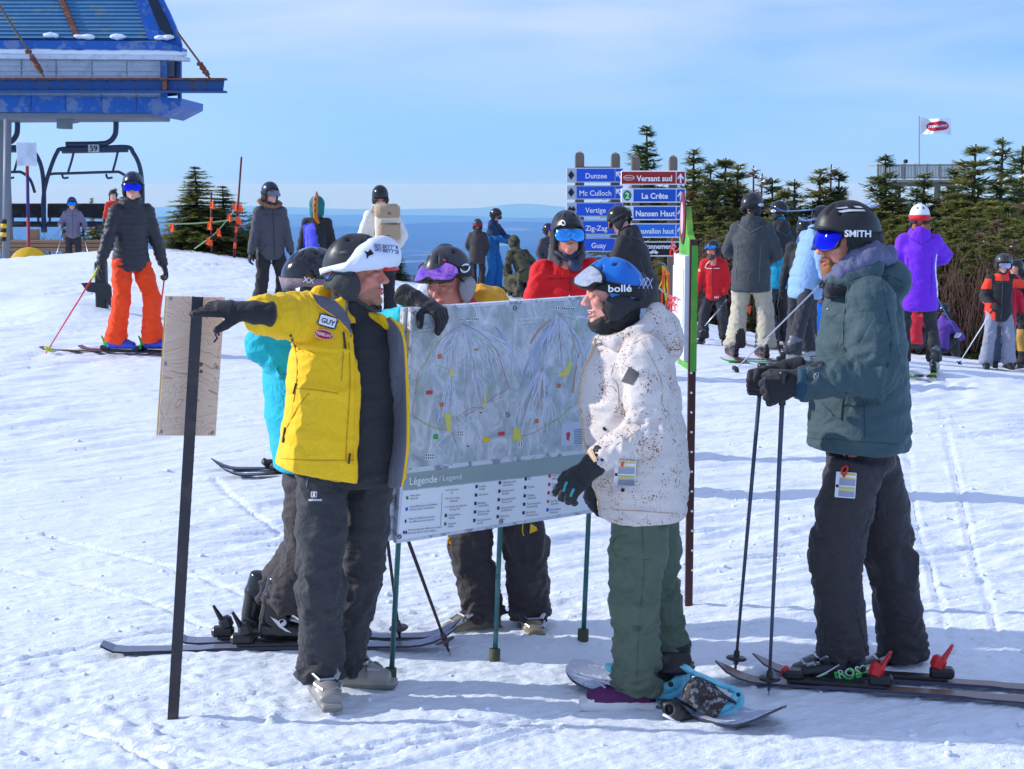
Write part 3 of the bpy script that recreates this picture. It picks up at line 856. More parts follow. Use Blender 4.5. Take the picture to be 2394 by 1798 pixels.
def joints(H,yaw,pose):
 """Joint places of a standing person of height H about the ground point under the hips."""
 F=rotz(yaw)@V3((0,-1,0));L=rotz(yaw)@V3((1,0,0));U=V3((0,0,1));k=H/1.75
 lv=lambda t:F*(t[0]*k)+L*(t[1]*k)+U*(t[2]*k)
 J={'F':F,'L':L,'k':k}
 lift=pose.get('lift',.04)
 lean=R(pose.get('lean',4));side=R(pose.get('side',0));twist=R(pose.get('twist',0))
 hipz=pose.get('hip',.915)+lift;hf=pose.get('hipf',0.0)
 pel=lv((hf,pose.get('hips',0),hipz));J['pelvis']=pel
 Lh=L;up=(U*math.cos(lean)+F*math.sin(lean));up=(up*math.cos(side)+L*math.sin(side)).normalized()
 Fs=(F-up*F.dot(up)).normalized();Ls=up.cross(Fs)*-1;Ls=Ls if Ls.dot(L)>0 else-Ls
 q=Matrix.Rotation(twist,3,up);Fs=q@Fs;Ls=q@Ls
 J['up']=up;J['Fs']=Fs;J['Ls']=Ls
 J['waist']=pel+up*(.14 *k);J['chest']=pel+up*(.36 *k)+Fs*(-.01 *k);J['neck']=pel+up*(.565 *k)+Fs*(.005 *k)
 hp=pose.get('head_fwd',.02)
 J['head']=J['neck']+up*(.155 *k)+Fs*(hp*k)
 for s_,sg in(('l',1),('r',-1)):
  J['hip_'+s_]=pel+Lh*(sg*.092 *k)
  J['sho_'+s_]=pel+up*(.490 *k)+Ls*(sg*.160 *k)
  foot=pose.get('foot_'+s_,(0,sg*.11,0))
  J['ank_'+s_]=lv((foot[0],foot[1],foot[2]+.10 +lift))
  J['footyaw_'+s_]=yaw+R(pose.get('fy_'+s_,sg*6))
  J['kne_'+s_]=ik(J['hip_'+s_],J['ank_'+s_],.42 *k,.42 *k,F+L*(sg*.15))
  hand=pose.get('hand_'+s_,(.06,sg*.28,.84))
  J['wri_'+s_]=lv((hand[0],hand[1],hand[2]+lift))
  pole=pose.get('pole_'+s_,(-.7,sg*.6,-.3))
  J['elb_'+s_]=ik(J['sho_'+s_],J['wri_'+s_],.295 *k,.265 *k,F*pole[0]+L*pole[1]+U*pole[2])
  d=J['wri_'+s_]-J['elb_'+s_]
  if d.length>.27 *k:J['wri_'+s_]=J['elb_'+s_]+d.normalized()*.27 *k
 J['head_yaw']=yaw+R(pose.get('head_yaw',0));J['head_pitch']=R(pose.get('head_pitch',0));J['head_roll']=R(pose.get('head_roll',0))
 return J

def head_matrix(J):
 return Matrix.Translation(J['head'])@Matrix.Rotation(J['head_yaw'],4,'Z')@Matrix.Rotation(J['head_pitch'],4,'X')@Matrix.Rotation(J['head_roll'],4,'Y')@Matrix.Scale(J.get('hs',J['k']**.5),4)
SKIN=lambda:mat('skin',(222,164,142),rough=.5,var=.10,vscale=24,bump=.10,bscale=220,spec=.35,dust=((206,116,100),.45,15))
def _n(v):return np.array(tuple(v))

def body_mesh(J,hv,skin,head=('plain',{}),extra=None):
 s=SDF();k=J['k'];L,F=J['Ls'],J['Fs']
 s.chain([(J['pelvis']-J['up']*.06 *k,L,F,.075 *k,.06 *k),(J['waist'],L,F,.105 *k,.08 *k),(J['chest'],L,F,.135 *k,.095 *k),(J['neck']-J['up']*.06 *k,L,F,.12 *k,.06 *k),(J['neck']+J['up']*.03 *k,L,F,.05 *k,.05 *k)],k=.03)
 for q in 'lr':
  s.path([J['sho_'+q],J['elb_'+q],J['wri_'+q]],[.042 *k,.034 *k,.025 *k],k=.03)
  if J.get('bare'):d=(J['wri_'+q]-J['elb_'+q]).normalized();s.cone(J['wri_'+q],J['wri_'+q]+d*.05 *k,.022 *k,.016 *k,k=.01)
  s.path([J['hip_'+q],J['kne_'+q],J['ank_'+q]],[.075 *k,.048 *k,.032 *k],k=.03)
  f=rotz(J['footyaw_'+q])@V3((0,-1,0));s.cone(J['ank_'+q]-V3((0,0,.045)),J['ank_'+q]-V3((0,0,.05))+f*.09,.028,.02,k=.02)
 V,Q=s.mesh(.022 if hv<.006 else.036,1)
 HV,HQ=head_mesh(head[0],hv,**head[1])
 M=head_matrix(J);Rm=np.array(M.to_3x3());t=_n(M.translation)
 HV2=HV@Rm.T+t
 Vn=np.concatenate([V,HV2]);Qn=np.concatenate([Q,HQ+len(V)])
 mi=np.zeros(len(Qn),int)
 if hv<.006: # lips
  c=HV[HQ].mean(1);lip=(c[:,1]<-.089)&(c[:,2]>-.073 -.010 *head[1].get('open_',0))&(c[:,2]<-.052)&(np.abs(c[:,0])<.024)
  mi[len(Q):]=lip.astype(int)
  if J.get('stubble'):mi[len(Q):]=np.where(~lip&(c[:,2]<-.040 -.55 *np.maximum(0,c[:,1]+.085))&(c[:,2]>-.125)&(c[:,1]<-.02),2,mi[len(Q):])
 return mesh_from('person',Vn,Qn,[skin,mat('lips',(196,112,106),rough=.5,var=.05),mat('skin_stubble',(176,122,100),rough=.75,var=.22,vscale=150,bump=.4,bscale=320)],True,mi)

def jacket(J,o,vox,seed):
 k=J['k'];L,F,up=J['Ls'],J['Fs'],J['up'];b=o.get('bulk',1.0);ln=o.get('len',.10);belly=o.get('belly',1.0)
 s=SDF();hip=J['pelvis']
 if 'torso' in o:
  secs=o['torso']
 else:
  hL=(J['L']+L).normalized();hF=(J['F']+F).normalized()
  secs=[(hip-V3((0,0,1))*ln*k,hL,hF,.190 *b*k*o.get('hem',1.0),.160 *b*k),(hip+up*.02 *k,hL,hF,.188 *b*k,.158 *b*k*belly),(J['waist']+up*.03,L,F,.168 *b*k,.140 *b*k*belly),(J['chest'],L,F,.178 *b*k,.138 *b*k),
    (J['neck']-up*.085 *k,L,F,.158 *b*k,.098 *b*k),(J['neck']-up*.02 *k,L,F,.095 *k,.075 *k),(J['neck']+up*o.get('collar',.075)*k+F*.02 *k,L,F,.070 *k,.072 *k)]
 s.chain(secs,k=.02,cap=.12)
 sl=o.get('sleeve',(.070,.063,.058,.050))
 bones=[(secs[0][0],secs[-2][0],.17,.004,.003,.003,.11)]
 for q in 'lr':
  a,e,w=J['sho_'+q],J['elb_'+q],J['wri_'+q];mid=a.lerp(e,.5)
  s.limb([a,mid,e,e.lerp(w,.5),w],[sl[0]*k*b,sl[0]*.98 *k*b,sl[1]*k*b,sl[2]*k*b,sl[3]*k*b],k=.022);s.ell(a,(sl[0]*k*b,)*3,k=.035)
  bones+=[(a,e,.075,.004,.003,.007,.065),(e,w,.06,.007,.004,.006,.055)]
 if o.get('hood'):
  hd=o['hood'];c=J['neck']-F*(.092 *k)-up*(.035 *k)
  s.ell(c,(.098 *hd*k,.040 *hd*k,.090 *hd*k),rot=Matrix((L,F,up)).transposed(),k=.03)
  s.path([J['neck']+L*.085 *k+up*.02 +F*.03,J['neck']+L*.085 *k+up*.025 -F*.04,J['neck']-F*.085 *k+up*.03 *k,J['neck']-L*.085 *k+up*.025 -F*.04,J['neck']-L*.085 *k+up*.02 +F*.03],[.020 *k,.032 *k,.042 *k*hd,.032 *k,.020 *k],k=.022)
 if o.get('hood_up'):
  M=head_matrix(J);r=M.to_3x3()
  s.ell(M@V3((0,.015,.03)),(.115 *k,.135 *k,.140 *k),rot=r.normalized(),k=.05)
 for e_ in o.get('extra',[]):e_(s,J)
 V,Q=s.mesh(vox,1)
 if o.get('puffy'):
  N=vnormals(V,Q);pf=o['puffy']
  dz=np.abs(np.sin(math.pi*(V@_n(up))/pf[0]))**.7
  V=V+N*((dz-.6)*pf[1])[:,None]
  V=wrinkle(V,Q,bones,seed,.7)
 else:
  V=wrinkle(V,Q,bones,seed,o.get('fold',1.0))
 mi=None
 if 'paint' in o:
  mi=o['paint'](V[Q].mean(1),J)
 return V,Q,mi
def trousers(J,o,vox,seed):
 k=J['k'];b=o.get('bulk',1.0);L,F=J['L'],J['F']
 s=SDF();bones=[]
 s.chain([(J['pelvis']+V3((0,0,.08 *k)),L,F,o.get('hips',1.0)*.150 *b*k,.122 *b*k),(J['pelvis']-V3((0,0,.03 *k)),L,F,o.get('hips',1.0)*.160 *b*k,.130 *b*k)],k=.02)
 for q in 'lr':
  h,kn,a=J['hip_'+q],J['kne_'+q],J['ank_'+q]
  up=V3((0,0,1));hem=a+(kn-a).normalized()*o.get('hem',-.01)*k
  back=-(rotz(J['footyaw_'+q])@V3((0,-1,0)))*.012
  wd=o.get('w',(.094,.089,.081,.088,.110))
  s.limb([h,h.lerp(kn,.5),kn,kn.lerp(hem,.55)+back,hem+back],[x*b*k for x in wd],k=.035,cap=.15,flat=o.get('flat',1.0),ref=tuple(J['L']))
  bones+=[(h,kn,.10,.005,.003,.008,.085),(kn,hem,.08,.008,.004,.010,.060)]
 V,Q=s.mesh(vox,1)
 V=wrinkle(V,Q,bones,seed+9,o.get('fold',1.0))
 return V,Q,(o['paint'](V[Q].mean(1),J)if 'paint' in o else None)

def person(label,loc,yaw,H=1.75,pose=None,o=None,vox=.012,pix=None,group=None,J=None):
 """One person: a body whose children are the clothes. Returns the body object and the joints."""
 pose=pose or{};o=o or{}
 if J is None:J=joints(H,yaw,pose)
 for key,val in(pix or{}).items():J[key]=val
 seed=(hash(label)%1)+(sum(map(ord,label))%97)*.37
 near=vox<.010
 body=link('person',body_mesh(J,.0040 if near else max(.009,vox*.7),o.get('skin')or SKIN(),o.get('head',('plain',{}))))
 body.location=loc;tag(body,label,'person',group)
 ch={}
 if 'jacket' in o:
  jk=o['jacket'];V,Q,mi=jacket(J,jk,vox,seed)
  ch['jacket']=link(jk.get('name','jacket'),mesh_from('jacket',V,Q,jk['mat'],True,mi),body)
 if 'pants' in o:
  pt=o['pants'];V,Q,mi=trousers(J,pt,vox,seed)
  ch['trousers']=link('trousers',mesh_from('trousers',V,Q,pt['mat'],True,mi),body)
 M=head_matrix(J)
 if 'neck' in o:
  nk=o['neck'];s=SDF();k=J['k']
  s.path([J['neck']-J['up']*.02 *k,M@V3((0,.02,nk.get('top',-.085)))],[.075 *k,.066 *k],k=.02)
  if nk.get('face'):s.ell(M@V3((0,-.026,-.112)),(.064,.079,.044),rot=M.to_3x3().normalized(),k=.02)
  V,Q=s.mesh(max(vox*.8,.005),1);V=wrinkle(V,Q,[(J['neck']-J['up']*.02,M@V3((0,.02,-.08)),.07,.004,.005,.005,.03)],seed)
  ch['neck']=link(nk.get('name','neck_warmer'),mesh_from('neck_warmer',V,Q,nk['mat'],True),body)
 if 'helmet' in o:
  ch['helmet']=add_helmet(body,M,o['helmet'],near)
 if 'goggles' in o:
  ch['goggles']=add_goggles(body,M,o['goggles'])
 if 'hair' in o:ch['hair']=add_hair(body,M,o['hair'],near)
 if 'beard' in o:ch['beard']=add_beard(body,M,o['beard'])
 if near and o.get('eyes',True):add_eyes(body,M)
 g=o.get('gloves')
 if g:
  for q in 'lr':
   if o.get('glove_'+q)is False:continue
   gp=o.get('glove_'+q,{});kind=gp.get('kind','grip' if('pole_in_'+q)in o else 'relaxed')
   GK={'relaxed':dict(curl=((22,30,22),(30,34,24),(36,36,26),(42,38,28)),spread=7,thumb=(32,18)),'grip':dict(curl=(70,85,55),thumb=(30,50)),'flat':dict(curl=((2,4,4),(8,12,8),(16,20,12),(24,26,14)),spread=5,thumb=(42,5)),'mitt':dict(curl=(30,25,10),spread=0,thumb=(30,10),bulk=1.15),'drape':dict(curl=((44,30,16),(52,30,14),(58,28,12),(62,28,12)),spread=6,thumb=(55,25))}[kind]
   me=glove_mesh(kind+q,.0045 if near else.008,g,right=(q=='r'),**GK)
   w,e=J['wri_'+q],J['elb_'+q]
   x=gp.get('dir')or(w-e).normalized()
   zz=gp.get('back')or(J['L']*(1 if q=='l' else-1)+V3((0,0,.3)))
   ob=link('glove',me,body)
   Rm=frame_rot(x,zz);ob.matrix_local=Matrix.Translation(gp.get('at',w))@Rm.to_4x4()@Matrix.Scale(gp.get('s',J['k']),4)
   ch['glove_'+q]=ob
 bt=o.get('boots')
 if bt:
  for q in 'lr':
   if o.get('boot_'+q)is False:continue
   b_=bt if not isinstance(bt,dict)else bt[q]
   if len(b_)==4:ob=snow_boot('snow_boot',b_[:3],.006 if near else.010,body)
   else:ob=ski_boot('ski_boot',b_,.006 if near else.010,parent=body,buckles=vox<.016)
   ob.location=J['ank_'+q]-V3((0,0,.10))+(rotz(J['footyaw_'+q])@V3((0,-1,0)))*.028;ob.rotation_euler=(J.get('footpitch_'+q,0),0,J['footyaw_'+q]);ob.scale=(J['k'],)*3
   ch['boot_'+q]=ob
 return body,J,ch

def place_head(ob,M):ob.matrix_local=M
_HM={}
def add_helmet(body,M,h,near):
 key=(h['mat'].name,h.get('style',0),near,h.get('vents',True),h.get('brim',0))
 if key not in _HM:
  _HM[key]=helmet_mesh('helmet',[h['mat'],mat('helmet_dark',(22,22,25),rough=.6)],h.get('vents',True),h.get('brim',0),h.get('ear',-38),96 if near else 48,34 if near else 18,h.get('style',0))
 ob=link('helmet',_HM[key],body);ob.matrix_local=M@Matrix.Scale(h.get('s',1.0),4)
 if h.get('pads',True):
  if 'pad' not in _HM or('pad',near)not in _HM:
   s=SDF()
   for x in(-1,1):
    s.ell((x*.082,.004,-.034),(.019,.044,.054),k=.01);s.ell((x*.080,.028,-.020),(.020,.040,.044),k=.02)
    s.cone((x*.080,.05,-.030),(x*.052,.100,-.030),.020,.016,k=.02)
   s.cone((-.080,-.004,-.075),(-.030,-.070,-.128),.007,.006,k=.01);s.cone((.080,-.004,-.075),(.030,-.070,-.128),.007,.006,k=.01);s.cone((-.030,-.070,-.128),(.030,-.070,-.128),.006,.006,k=.004)
   V,Q=s.mesh(.004 if near else.007,1);_HM[('pad',near)]=(V,Q)
  V,Q=_HM[('pad',near)];pm=h.get('pad_mat')or fabric('ear_pad_black',(30,30,33))
  if('padme',near,pm.name)not in _HM:_HM[('padme',near,pm.name)]=mesh_from('ear_pad',V,Q,pm,True)
  link('ear_pad',_HM[('padme',near,pm.name)],ob)
 return ob
def add_goggles(body,M,g):
 up=g.get('up',0.0);sc=g.get('s',1.0)
 T=M@Matrix.Translation((0,.0,.0))@Matrix.Rotation(R(-up),4,'X')@Matrix.Translation((0,g.get('dy',0.0),g.get('dz',0)))@Matrix.Scale(sc,4)
 (LV,LF),(FV,FF)=_GOG
 key=('gog',g['frame'].name,g['lens'].name)
 if key not in _HM:
  _HM[key]=(mesh_from('goggles',np.array([tuple(v)for v in FV]),FF,g['frame'],True),mesh_from('lens',np.array([tuple(v)for v in LV]),LF,g['lens'],True))
 ob=link('goggles',_HM[key][0],body);ob.matrix_local=T
 link('lens',_HM[key][1],ob)
 st=g.get('strap')
 if st:
  sm=strap_mesh('strap',st,g.get('z0',.012),g.get('z1',.016),g.get('sw',.036),a0=g.get('a0',58))
  s_=link('strap',sm,ob);s_.matrix_local=T.inverted()@M@Matrix.Scale(g.get('hs',1.0),4)
 return ob
def add_eyes(body,M):
 w=mat('eye_white',(225,220,215),rough=.25,var=.02);ir=mat('iris',(50,62,70),rough=.15,var=.1)
 for x in(-1,1):
  mb=MB();mb.m=0;c=V3((x*.031,-.0885,.0058));mb.lathe([(.0002,.0108),(.006,.0092),(.0100,.0045),(.0110,0)],c,rot=Matrix.Rotation(R(90),3,'X'),n=12)
  mb.m=1;mb.lathe([(.0002,.0116),(.0036,.0110),(.0046,.0098)],c,rot=Matrix.Rotation(R(90),3,'X'),n=10)
  o=mb.build('eye',[w,ir],body,True);o.scale=(1,1,1);o.matrix_local=M@Matrix.Translation(c)@Matrix.Diagonal((1.05,1.0,.55,1))@Matrix.Translation(-c)
  mb=MB();mb.tube([(x*.015,-.0965,.0285),(x*.030,-.0955,.033),(x*.046,-.083,.030)],[.0025,.0036,.002],6)
  mb.build('eyebrow',mat('brow',(96,66,46),var=.2),body,True).matrix_local=M
def add_hair(body,M,h,near):
 rnd=random.Random(3);V,F=[],[]
 s=SDF()
 for(x,y,z,r)in h.get('lumps',[(-.06,.05,-.07,.035),(.06,.05,-.07,.035),(0,.085,-.08,.045)]):s.ell((x,y,z),(r,r,r*1.6),k=.03)
 for _ in range(h.get('n',40)):
  x,y,z,r=rnd.choice(h.get('lumps',[(-.06,.05,-.07,.035),(.06,.05,-.07,.035),(0,.085,-.08,.045)]))
  p=V3((x+rnd.uniform(-r,r),y+rnd.uniform(-r,r),z+rnd.uniform(-r,r)))
  q=p+V3((rnd.uniform(-.02,.02),rnd.uniform(-.01,.03),-rnd.uniform(.03,.08)));s.cone(p,q,.007,.003,k=.004)
 Vn,Q=s.mesh(.005 if near else.009,0)
 ob=link('hair',mesh_from('hair',Vn,Q,h['mat'],True),body);ob.matrix_local=M
 return ob
def add_beard(body,M,b):
 s=SDF();rnd=random.Random(8)
 g=b.get('len',.012)
 s.ell((0,-.060,-.100),(.046,.042,.030 +g*.6),k=.02)
 for x in(-1,1):
  s.ell((x*.042,-.030,-.072),(.020,.034,.032),k=.02);s.ell((x*.054,.0,-.045),(.012,.018,.036),k=.02)
  s.cone((x*.004,-.104,-.046),(x*.026,-.088,-.062),.0062,.0065,k=.006)
  s.cone((x*.026,-.088,-.062),(x*.026,-.082,-.090),.010,.014,k=.012)
 s.ell((0,-.102,-.061),(.020,.030,.0085),k=.004,op='-')
 for _ in range(260):
  a=rnd.uniform(-1,1);p=V3((a*.050,-.085 +abs(a)**2 *.060 +rnd.uniform(-.012,.012),-.085 -rnd.uniform(0,.035)+abs(a)*.02))
  s.cone(p,p+V3((a*.008,-.006,-.012 -g*.8)),.0042,.0016,k=.003)
 V,Q=s.mesh(.0034,0)
 V=V+vnormals(V,Q)*(pnoise(V[:,0]*130,V[:,1]*130,V[:,2]*60)*.0016)[:,None]
 ob=link('beard',mesh_from('beard',V,Q,b['mat'],True),body);ob.matrix_local=M
 return ob

# ------------------------------------------------------------------ skis, poles
def ski_mesh(name,L,mats,w=.085,tip=.16,tail=.06):
 """Forward is -Y; the binding stands over the origin."""
 NS=30;V,F,MI=[],[],[];t0=.012
 for i in range(NS):
  u=i/(NS-1);y=L*.55 -u*L
  wd=w*(.62 +.38 *abs(2 *u-1.05)**1.6)*.5 *1.25
  if u>.93:wd*=math.sqrt(max(0,1 -((u-.93)/.07)**2))*.96 +.04
  if u<.02:wd*=.8
  z=.0
  if u>.86:z+=tip*.9 *((u-.86)/.14)**2 *.5
  if u<.06:z+=tail*((.06 -u)/.06)**2 *.5
  th=t0*(1.0 if.3 <u<.7 else.65)
  V+=[(-wd,y,z),(wd,y,z),(wd*.92,y,z+th),(-wd*.92,y,z+th)]
 for i in range(NS-1):
  a=i*4
  for k in range(4):F.append((a+k,a+(k+1)%4,a+4 +(k+1)%4,a+4 +k));MI.append(1 if k==2 else 0)
 F+=[(3,2,1,0),tuple((NS-1)*4 +k for k in range(4))];MI+=[0,0]
 me=mesh_from(name,np.array(V),F,mats,False,MI)
 bm=bmesh.new();bm.from_mesh(me);bmesh.ops.recalc_face_normals(bm,faces=bm.faces);bm.to_mesh(me);bm.free()
 return me
_SK={}
def ski(label,loc,yaw,L=1.65,mats=None,bind=None,group=None,pitch=0.0,roll=0.0,w=.085,snow_on=False):
 key=('ski',L,tuple(m.name for m in mats),w)
 if key not in _SK:_SK[key]=ski_mesh('ski',L,list(mats),w)
 o=link('ski',_SK[key]);o.location=loc;o.rotation_euler=(pitch,roll,yaw);tag(o,label,'ski',group)
 if bind:
  kb=('bind',tuple(m.name for m in bind))
  if kb not in _SK:
   mb=MB();mb.box((0,-.01,.021),(.062,.40,.016),bevel=.004);mb.box((0,-.185,.045),(.070,.085,.040),bevel=.012);mb.m=1;mb.box((0,-.215,.052),(.050,.040,.048),bevel=.014)
   mb.m=0
   a=mb.build('toe_piece',list(bind));mb=MB();mb.m=0;mb.box((0,.165,.045),(.066,.10,.045),bevel=.012)
   mb.m=1;mb.box((0,.150,.085),(.056,.060,.060),rot=Matrix.Rotation(R(-20),3,'X'),bevel=.014)
   mb.tube([(0,.170,.10),(0,.205,.165)],[.026,.012],8,flat=.5)
   b=mb.build('heel_piece',list(bind));_SK[kb]=(a.data,b.data);bpy.data.objects.remove(a);bpy.data.objects.remove(b)
  link('toe_piece',_SK[kb][0],o);link('heel_piece',_SK[kb][1],o)
 return o
def pole(label,grip,tip,mats,group=None,basket=True,r=.008):
 """A ski pole from the top of its grip to its tip. mats: shaft, grip, basket."""
 grip,tip=V3(grip),V3(tip);d=tip-grip;L=d.length
 o=empty('ski_pole',tip,0,label,'ski pole',group)
 o.rotation_mode='QUATERNION';o.rotation_quaternion=(-d).to_track_quat('Z','Y')
 mb=MB();mb.tube([(0,0,.02),(0,0,L*.5),(0,0,L-.08)],[r*.75,r,r*1.15],8);mb.build('shaft',mats[0],o,True)
 mb=MB();mb.lathe([(.004,L-.14),(.015,L-.135),(.013,L-.10),(.016,L-.06),(.014,L-.03),(.021,L-.012),(.018,L),(.004,L+.004)],n=10);mb.build('grip',mats[1],o,True)
 if basket:
  mb=MB();mb.lathe([(.010,.045),(.014,.060),(.040,.064),(.046,.070),(.040,.076),(.014,.074),(.012,.10),(.009,.105)],n=14);mb.build('basket',mats[2],o,True)
 mb=MB();mb.tube([(0,0,0),(0,0,.03)],[.002,.005],6);mb.build('tip',metal('pole_tip',(150,152,158)),o)
 return o
# ================================================================== patches, seams, zips and lettering laid onto cloth and shells
def bvh_of(obs):
 """A search tree over some meshes, in world space."""
 V,F=[],[]
 bpy.context.view_layer.update()
 for ob in obs:
  o=len(V);M=ob.matrix_world
  V+=[M@v.co for v in ob.data.vertices];F+=[tuple(i+o for i in p.vertices)for p in ob.data.polygons]
 return BVHTree.FromPolygons(V,F)
class Surf:
 """A surface on which details are placed where the photograph shows them."""
 def __init__(s,obs,parent):s.b=bvh_of(obs);s.parent=parent;s.last=None;bpy.context.view_layer.update();s.inv=parent.matrix_world.inverted()
 def sheet(s,pts,off,ref=None):
  """Points of a small stiff patch: a smooth sheet just above the surface."""
  A,D=[],[];Q_=pts;pts=ref or pts
  for X,Y in pts:
   d=ray(X,Y).normalized();co,n,i,dist=s.b.ray_cast(CAMLOC,d)
   if co is None:co=s.b.find_nearest(CAMLOC+d*(s.last or 6.5))[0];dist=(co-CAMLOC).length
   else:s.last=dist
   A.append((X,Y));D.append(dist)
  A=np.array(A,float);D=np.array(D);c=A.mean(0);k=max(np.abs(A-c).max(),1);q=(A-c)/k
  B=np.stack([np.ones(len(q)),q[:,0],q[:,1],q[:,0]**2,q[:,0]*q[:,1],q[:,1]**2],1);w=np.abs(D-np.median(D))<.12
  for _ in range(3):
   x=np.linalg.lstsq(B[w],D[w],rcond=None)[0];r=D-B@x;w=w&(np.abs(r)<max(.006,2.2 *r[w].std()))if w.sum()>12 else w
  m=max(0,np.percentile(-r[w],97))+off;q=(np.array(Q_,float)-c)/k;pts=Q_
  t=np.stack([np.ones(len(q)),q[:,0],q[:,1],q[:,0]**2,q[:,0]*q[:,1],q[:,1]**2],1)@x-m
  return[s.inv@(CAMLOC+ray(X,Y).normalized()*float(tt))for(X,Y),tt in zip(pts,t)]
 def hit(s,X,Y,off):
  d=ray(X,Y).normalized();co,n,i,dist=s.b.ray_cast(CAMLOC,d)
  if co is None:
   p=CAMLOC+d*(s.last or 6.5);co,n,i,dist=s.b.find_nearest(p)
   if co is None:return s.inv@p
  else:s.last=dist
  if n.dot(d)>0:n=-n
  return s.inv@(co+n*off)
 def patch(s,pts,m,name='patch',off=.003,step=5.0,parent=None,ref=None):
  bm=bmesh.new();vs=[bm.verts.new((x,y,0))for x,y in pts];bm.faces.new(vs)
  for _ in range(7):
   e=[e for e in bm.edges if e.calc_length()>step]
   if not e:break
   bmesh.ops.triangulate(bm,faces=bm.faces[:])
   e=[e for e in bm.edges if e.calc_length()>step]
   if not e:break
   bmesh.ops.subdivide_edges(bm,edges=e,cuts=1)
  bmesh.ops.triangulate(bm,faces=bm.faces[:]);bm.verts.index_update()
  big=max(max(p[0]for p in pts)-min(p[0]for p in pts),max(p[1]for p in pts)-min(p[1]for p in pts))>75;P=[s.hit(v.co.x,v.co.y,off)for v in bm.verts]if big else s.sheet([(v.co.x,v.co.y)for v in bm.verts],off,ref);F=[tuple(v.index for v in f.verts)for f in bm.faces];bm.free()
  return link(name,mesh_from(name,np.array([tuple(p)for p in P]),F,m,True),parent or s.parent)
 def rect(s,cx,cy,w,h,ang,m,name='patch',off=.003,rnd=0.25,ref=None):
  pts=[];c,sn=math.cos(R(ang)),math.sin(R(ang));r=rnd*min(w,h)
  for(qx,qy,a0)in((1,1,0),(-1,1,90),(-1,-1,180),(1,-1,270)):
   for k in range(4):
    a=R(a0+30 *k);x=qx*(w/2 -r)+r*math.cos(a);y=qy*(h/2 -r)+r*math.sin(a);pts.append((cx+x*c-y*sn,cy+x*sn+y*c))
  return s.patch(pts,m,name,off,ref=ref)
 def oval(s,cx,cy,w,h,ang,m,name='patch',off=.003,n=20,ref=None):
  c,sn=math.cos(R(ang)),math.sin(R(ang))
  return s.patch([(cx+w/2 *math.cos(2 *math.pi*k/n)*c-h/2 *math.sin(2 *math.pi*k/n)*sn,cy+w/2 *math.cos(2 *math.pi*k/n)*sn+h/2 *math.sin(2 *math.pi*k/n)*c)for k in range(n)],m,name,off,ref=ref)
 def line(s,pts,r,m,name='seam',off=.001,step=6.0,n=6,closed=False):
  P=[]
  if closed:pts=list(pts)+[pts[0]]
  for i in range(len(pts)-1):
   (x0,y0),(x1,y1)=pts[i],pts[i+1];k=max(1,int(math.hypot(x1-x0,y1-y0)/step))
   for j in range(k):P.append(s.hit(x0+(x1-x0)*j/k,y0+(y1-y0)*j/k,off))
  P.append(s.hit(*pts[-1],off))
  for _ in range(2):P=[P[0]]+[(P[i-1]+P[i]*2 +P[i+1])/4 for i in range(1,len(P)-1)]+[P[-1]]
  mb=MB();mb.tube(P,r,n);return mb.build(name,m,s.parent,True)
 def text(s,t,cx,cy,h,ang,m,name='lettering',off=.005,bold=.012,shear=0,sx=1.0,ref=None):
  V,F=text_mesh(t,bold,1.0,'CENTER',shear);c,sn=math.cos(R(ang)),math.sin(R(ang));k=h/.70
  P=s.sheet([(cx+(x*k*sx)*c+(y-.35)*k*sn,cy+(x*k*sx)*sn-(y-.35)*k*c)for x,y in V],off,ref)
  return link(name,mesh_from(name,np.array([tuple(p)for p in P]),F,m,False),s.parent)
def grid_px(cx,cy,w,h):return[(cx+w*i/8,cy+h*j/8)for i in range(-4,5)for j in range(-4,5)]
def smooth_line(pts,n=4):
 """A soft curve through points of any dimension."""
 P=[np.array(p,float)for p in pts];Q=[]
 for i in range(len(P)-1):
  p0=P[max(i-1,0)];p1,p2=P[i],P[i+1];p3=P[min(i+2,len(P)-1)]
  for k in range(n):
   t=k/n;Q.append(.5 *(2 *p1+(p2-p0)*t+(2 *p0-5 *p1+4 *p2-p3)*t*t+(3 *p1-p0-3 *p2+p3)*t**3))
 Q.append(P[-1]);return Q

# colours shared by clothes and gear
BLK=fabric('cloth_black',(34,34,38));CHAR=fabric('cloth_charcoal',(58,58,63));GLV=fabric('glove_black',(26,26,30),rough=.6,bscale=160)
M_BUCK=metal('buckle_metal',(176,178,182));W_INK=mat('white_print',(238,240,244),rough=.5,var=.02);K_INK=mat('black_print',(24,24,28),rough=.6,var=.02)
YEL=fabric('cloth_yellow',(244,194,22),var=.05);GREYLIN=fabric('lining_grey',(104,104,114));REDOVAL=mat('patch_red',(196,28,62),rough=.5);SEAMY=fabric('seam_yellow',(196,150,12),var=.04);NAVY=mat('patch_navy',(38,36,84),rough=.6)
STEEL=metal('steel',(150,152,156));
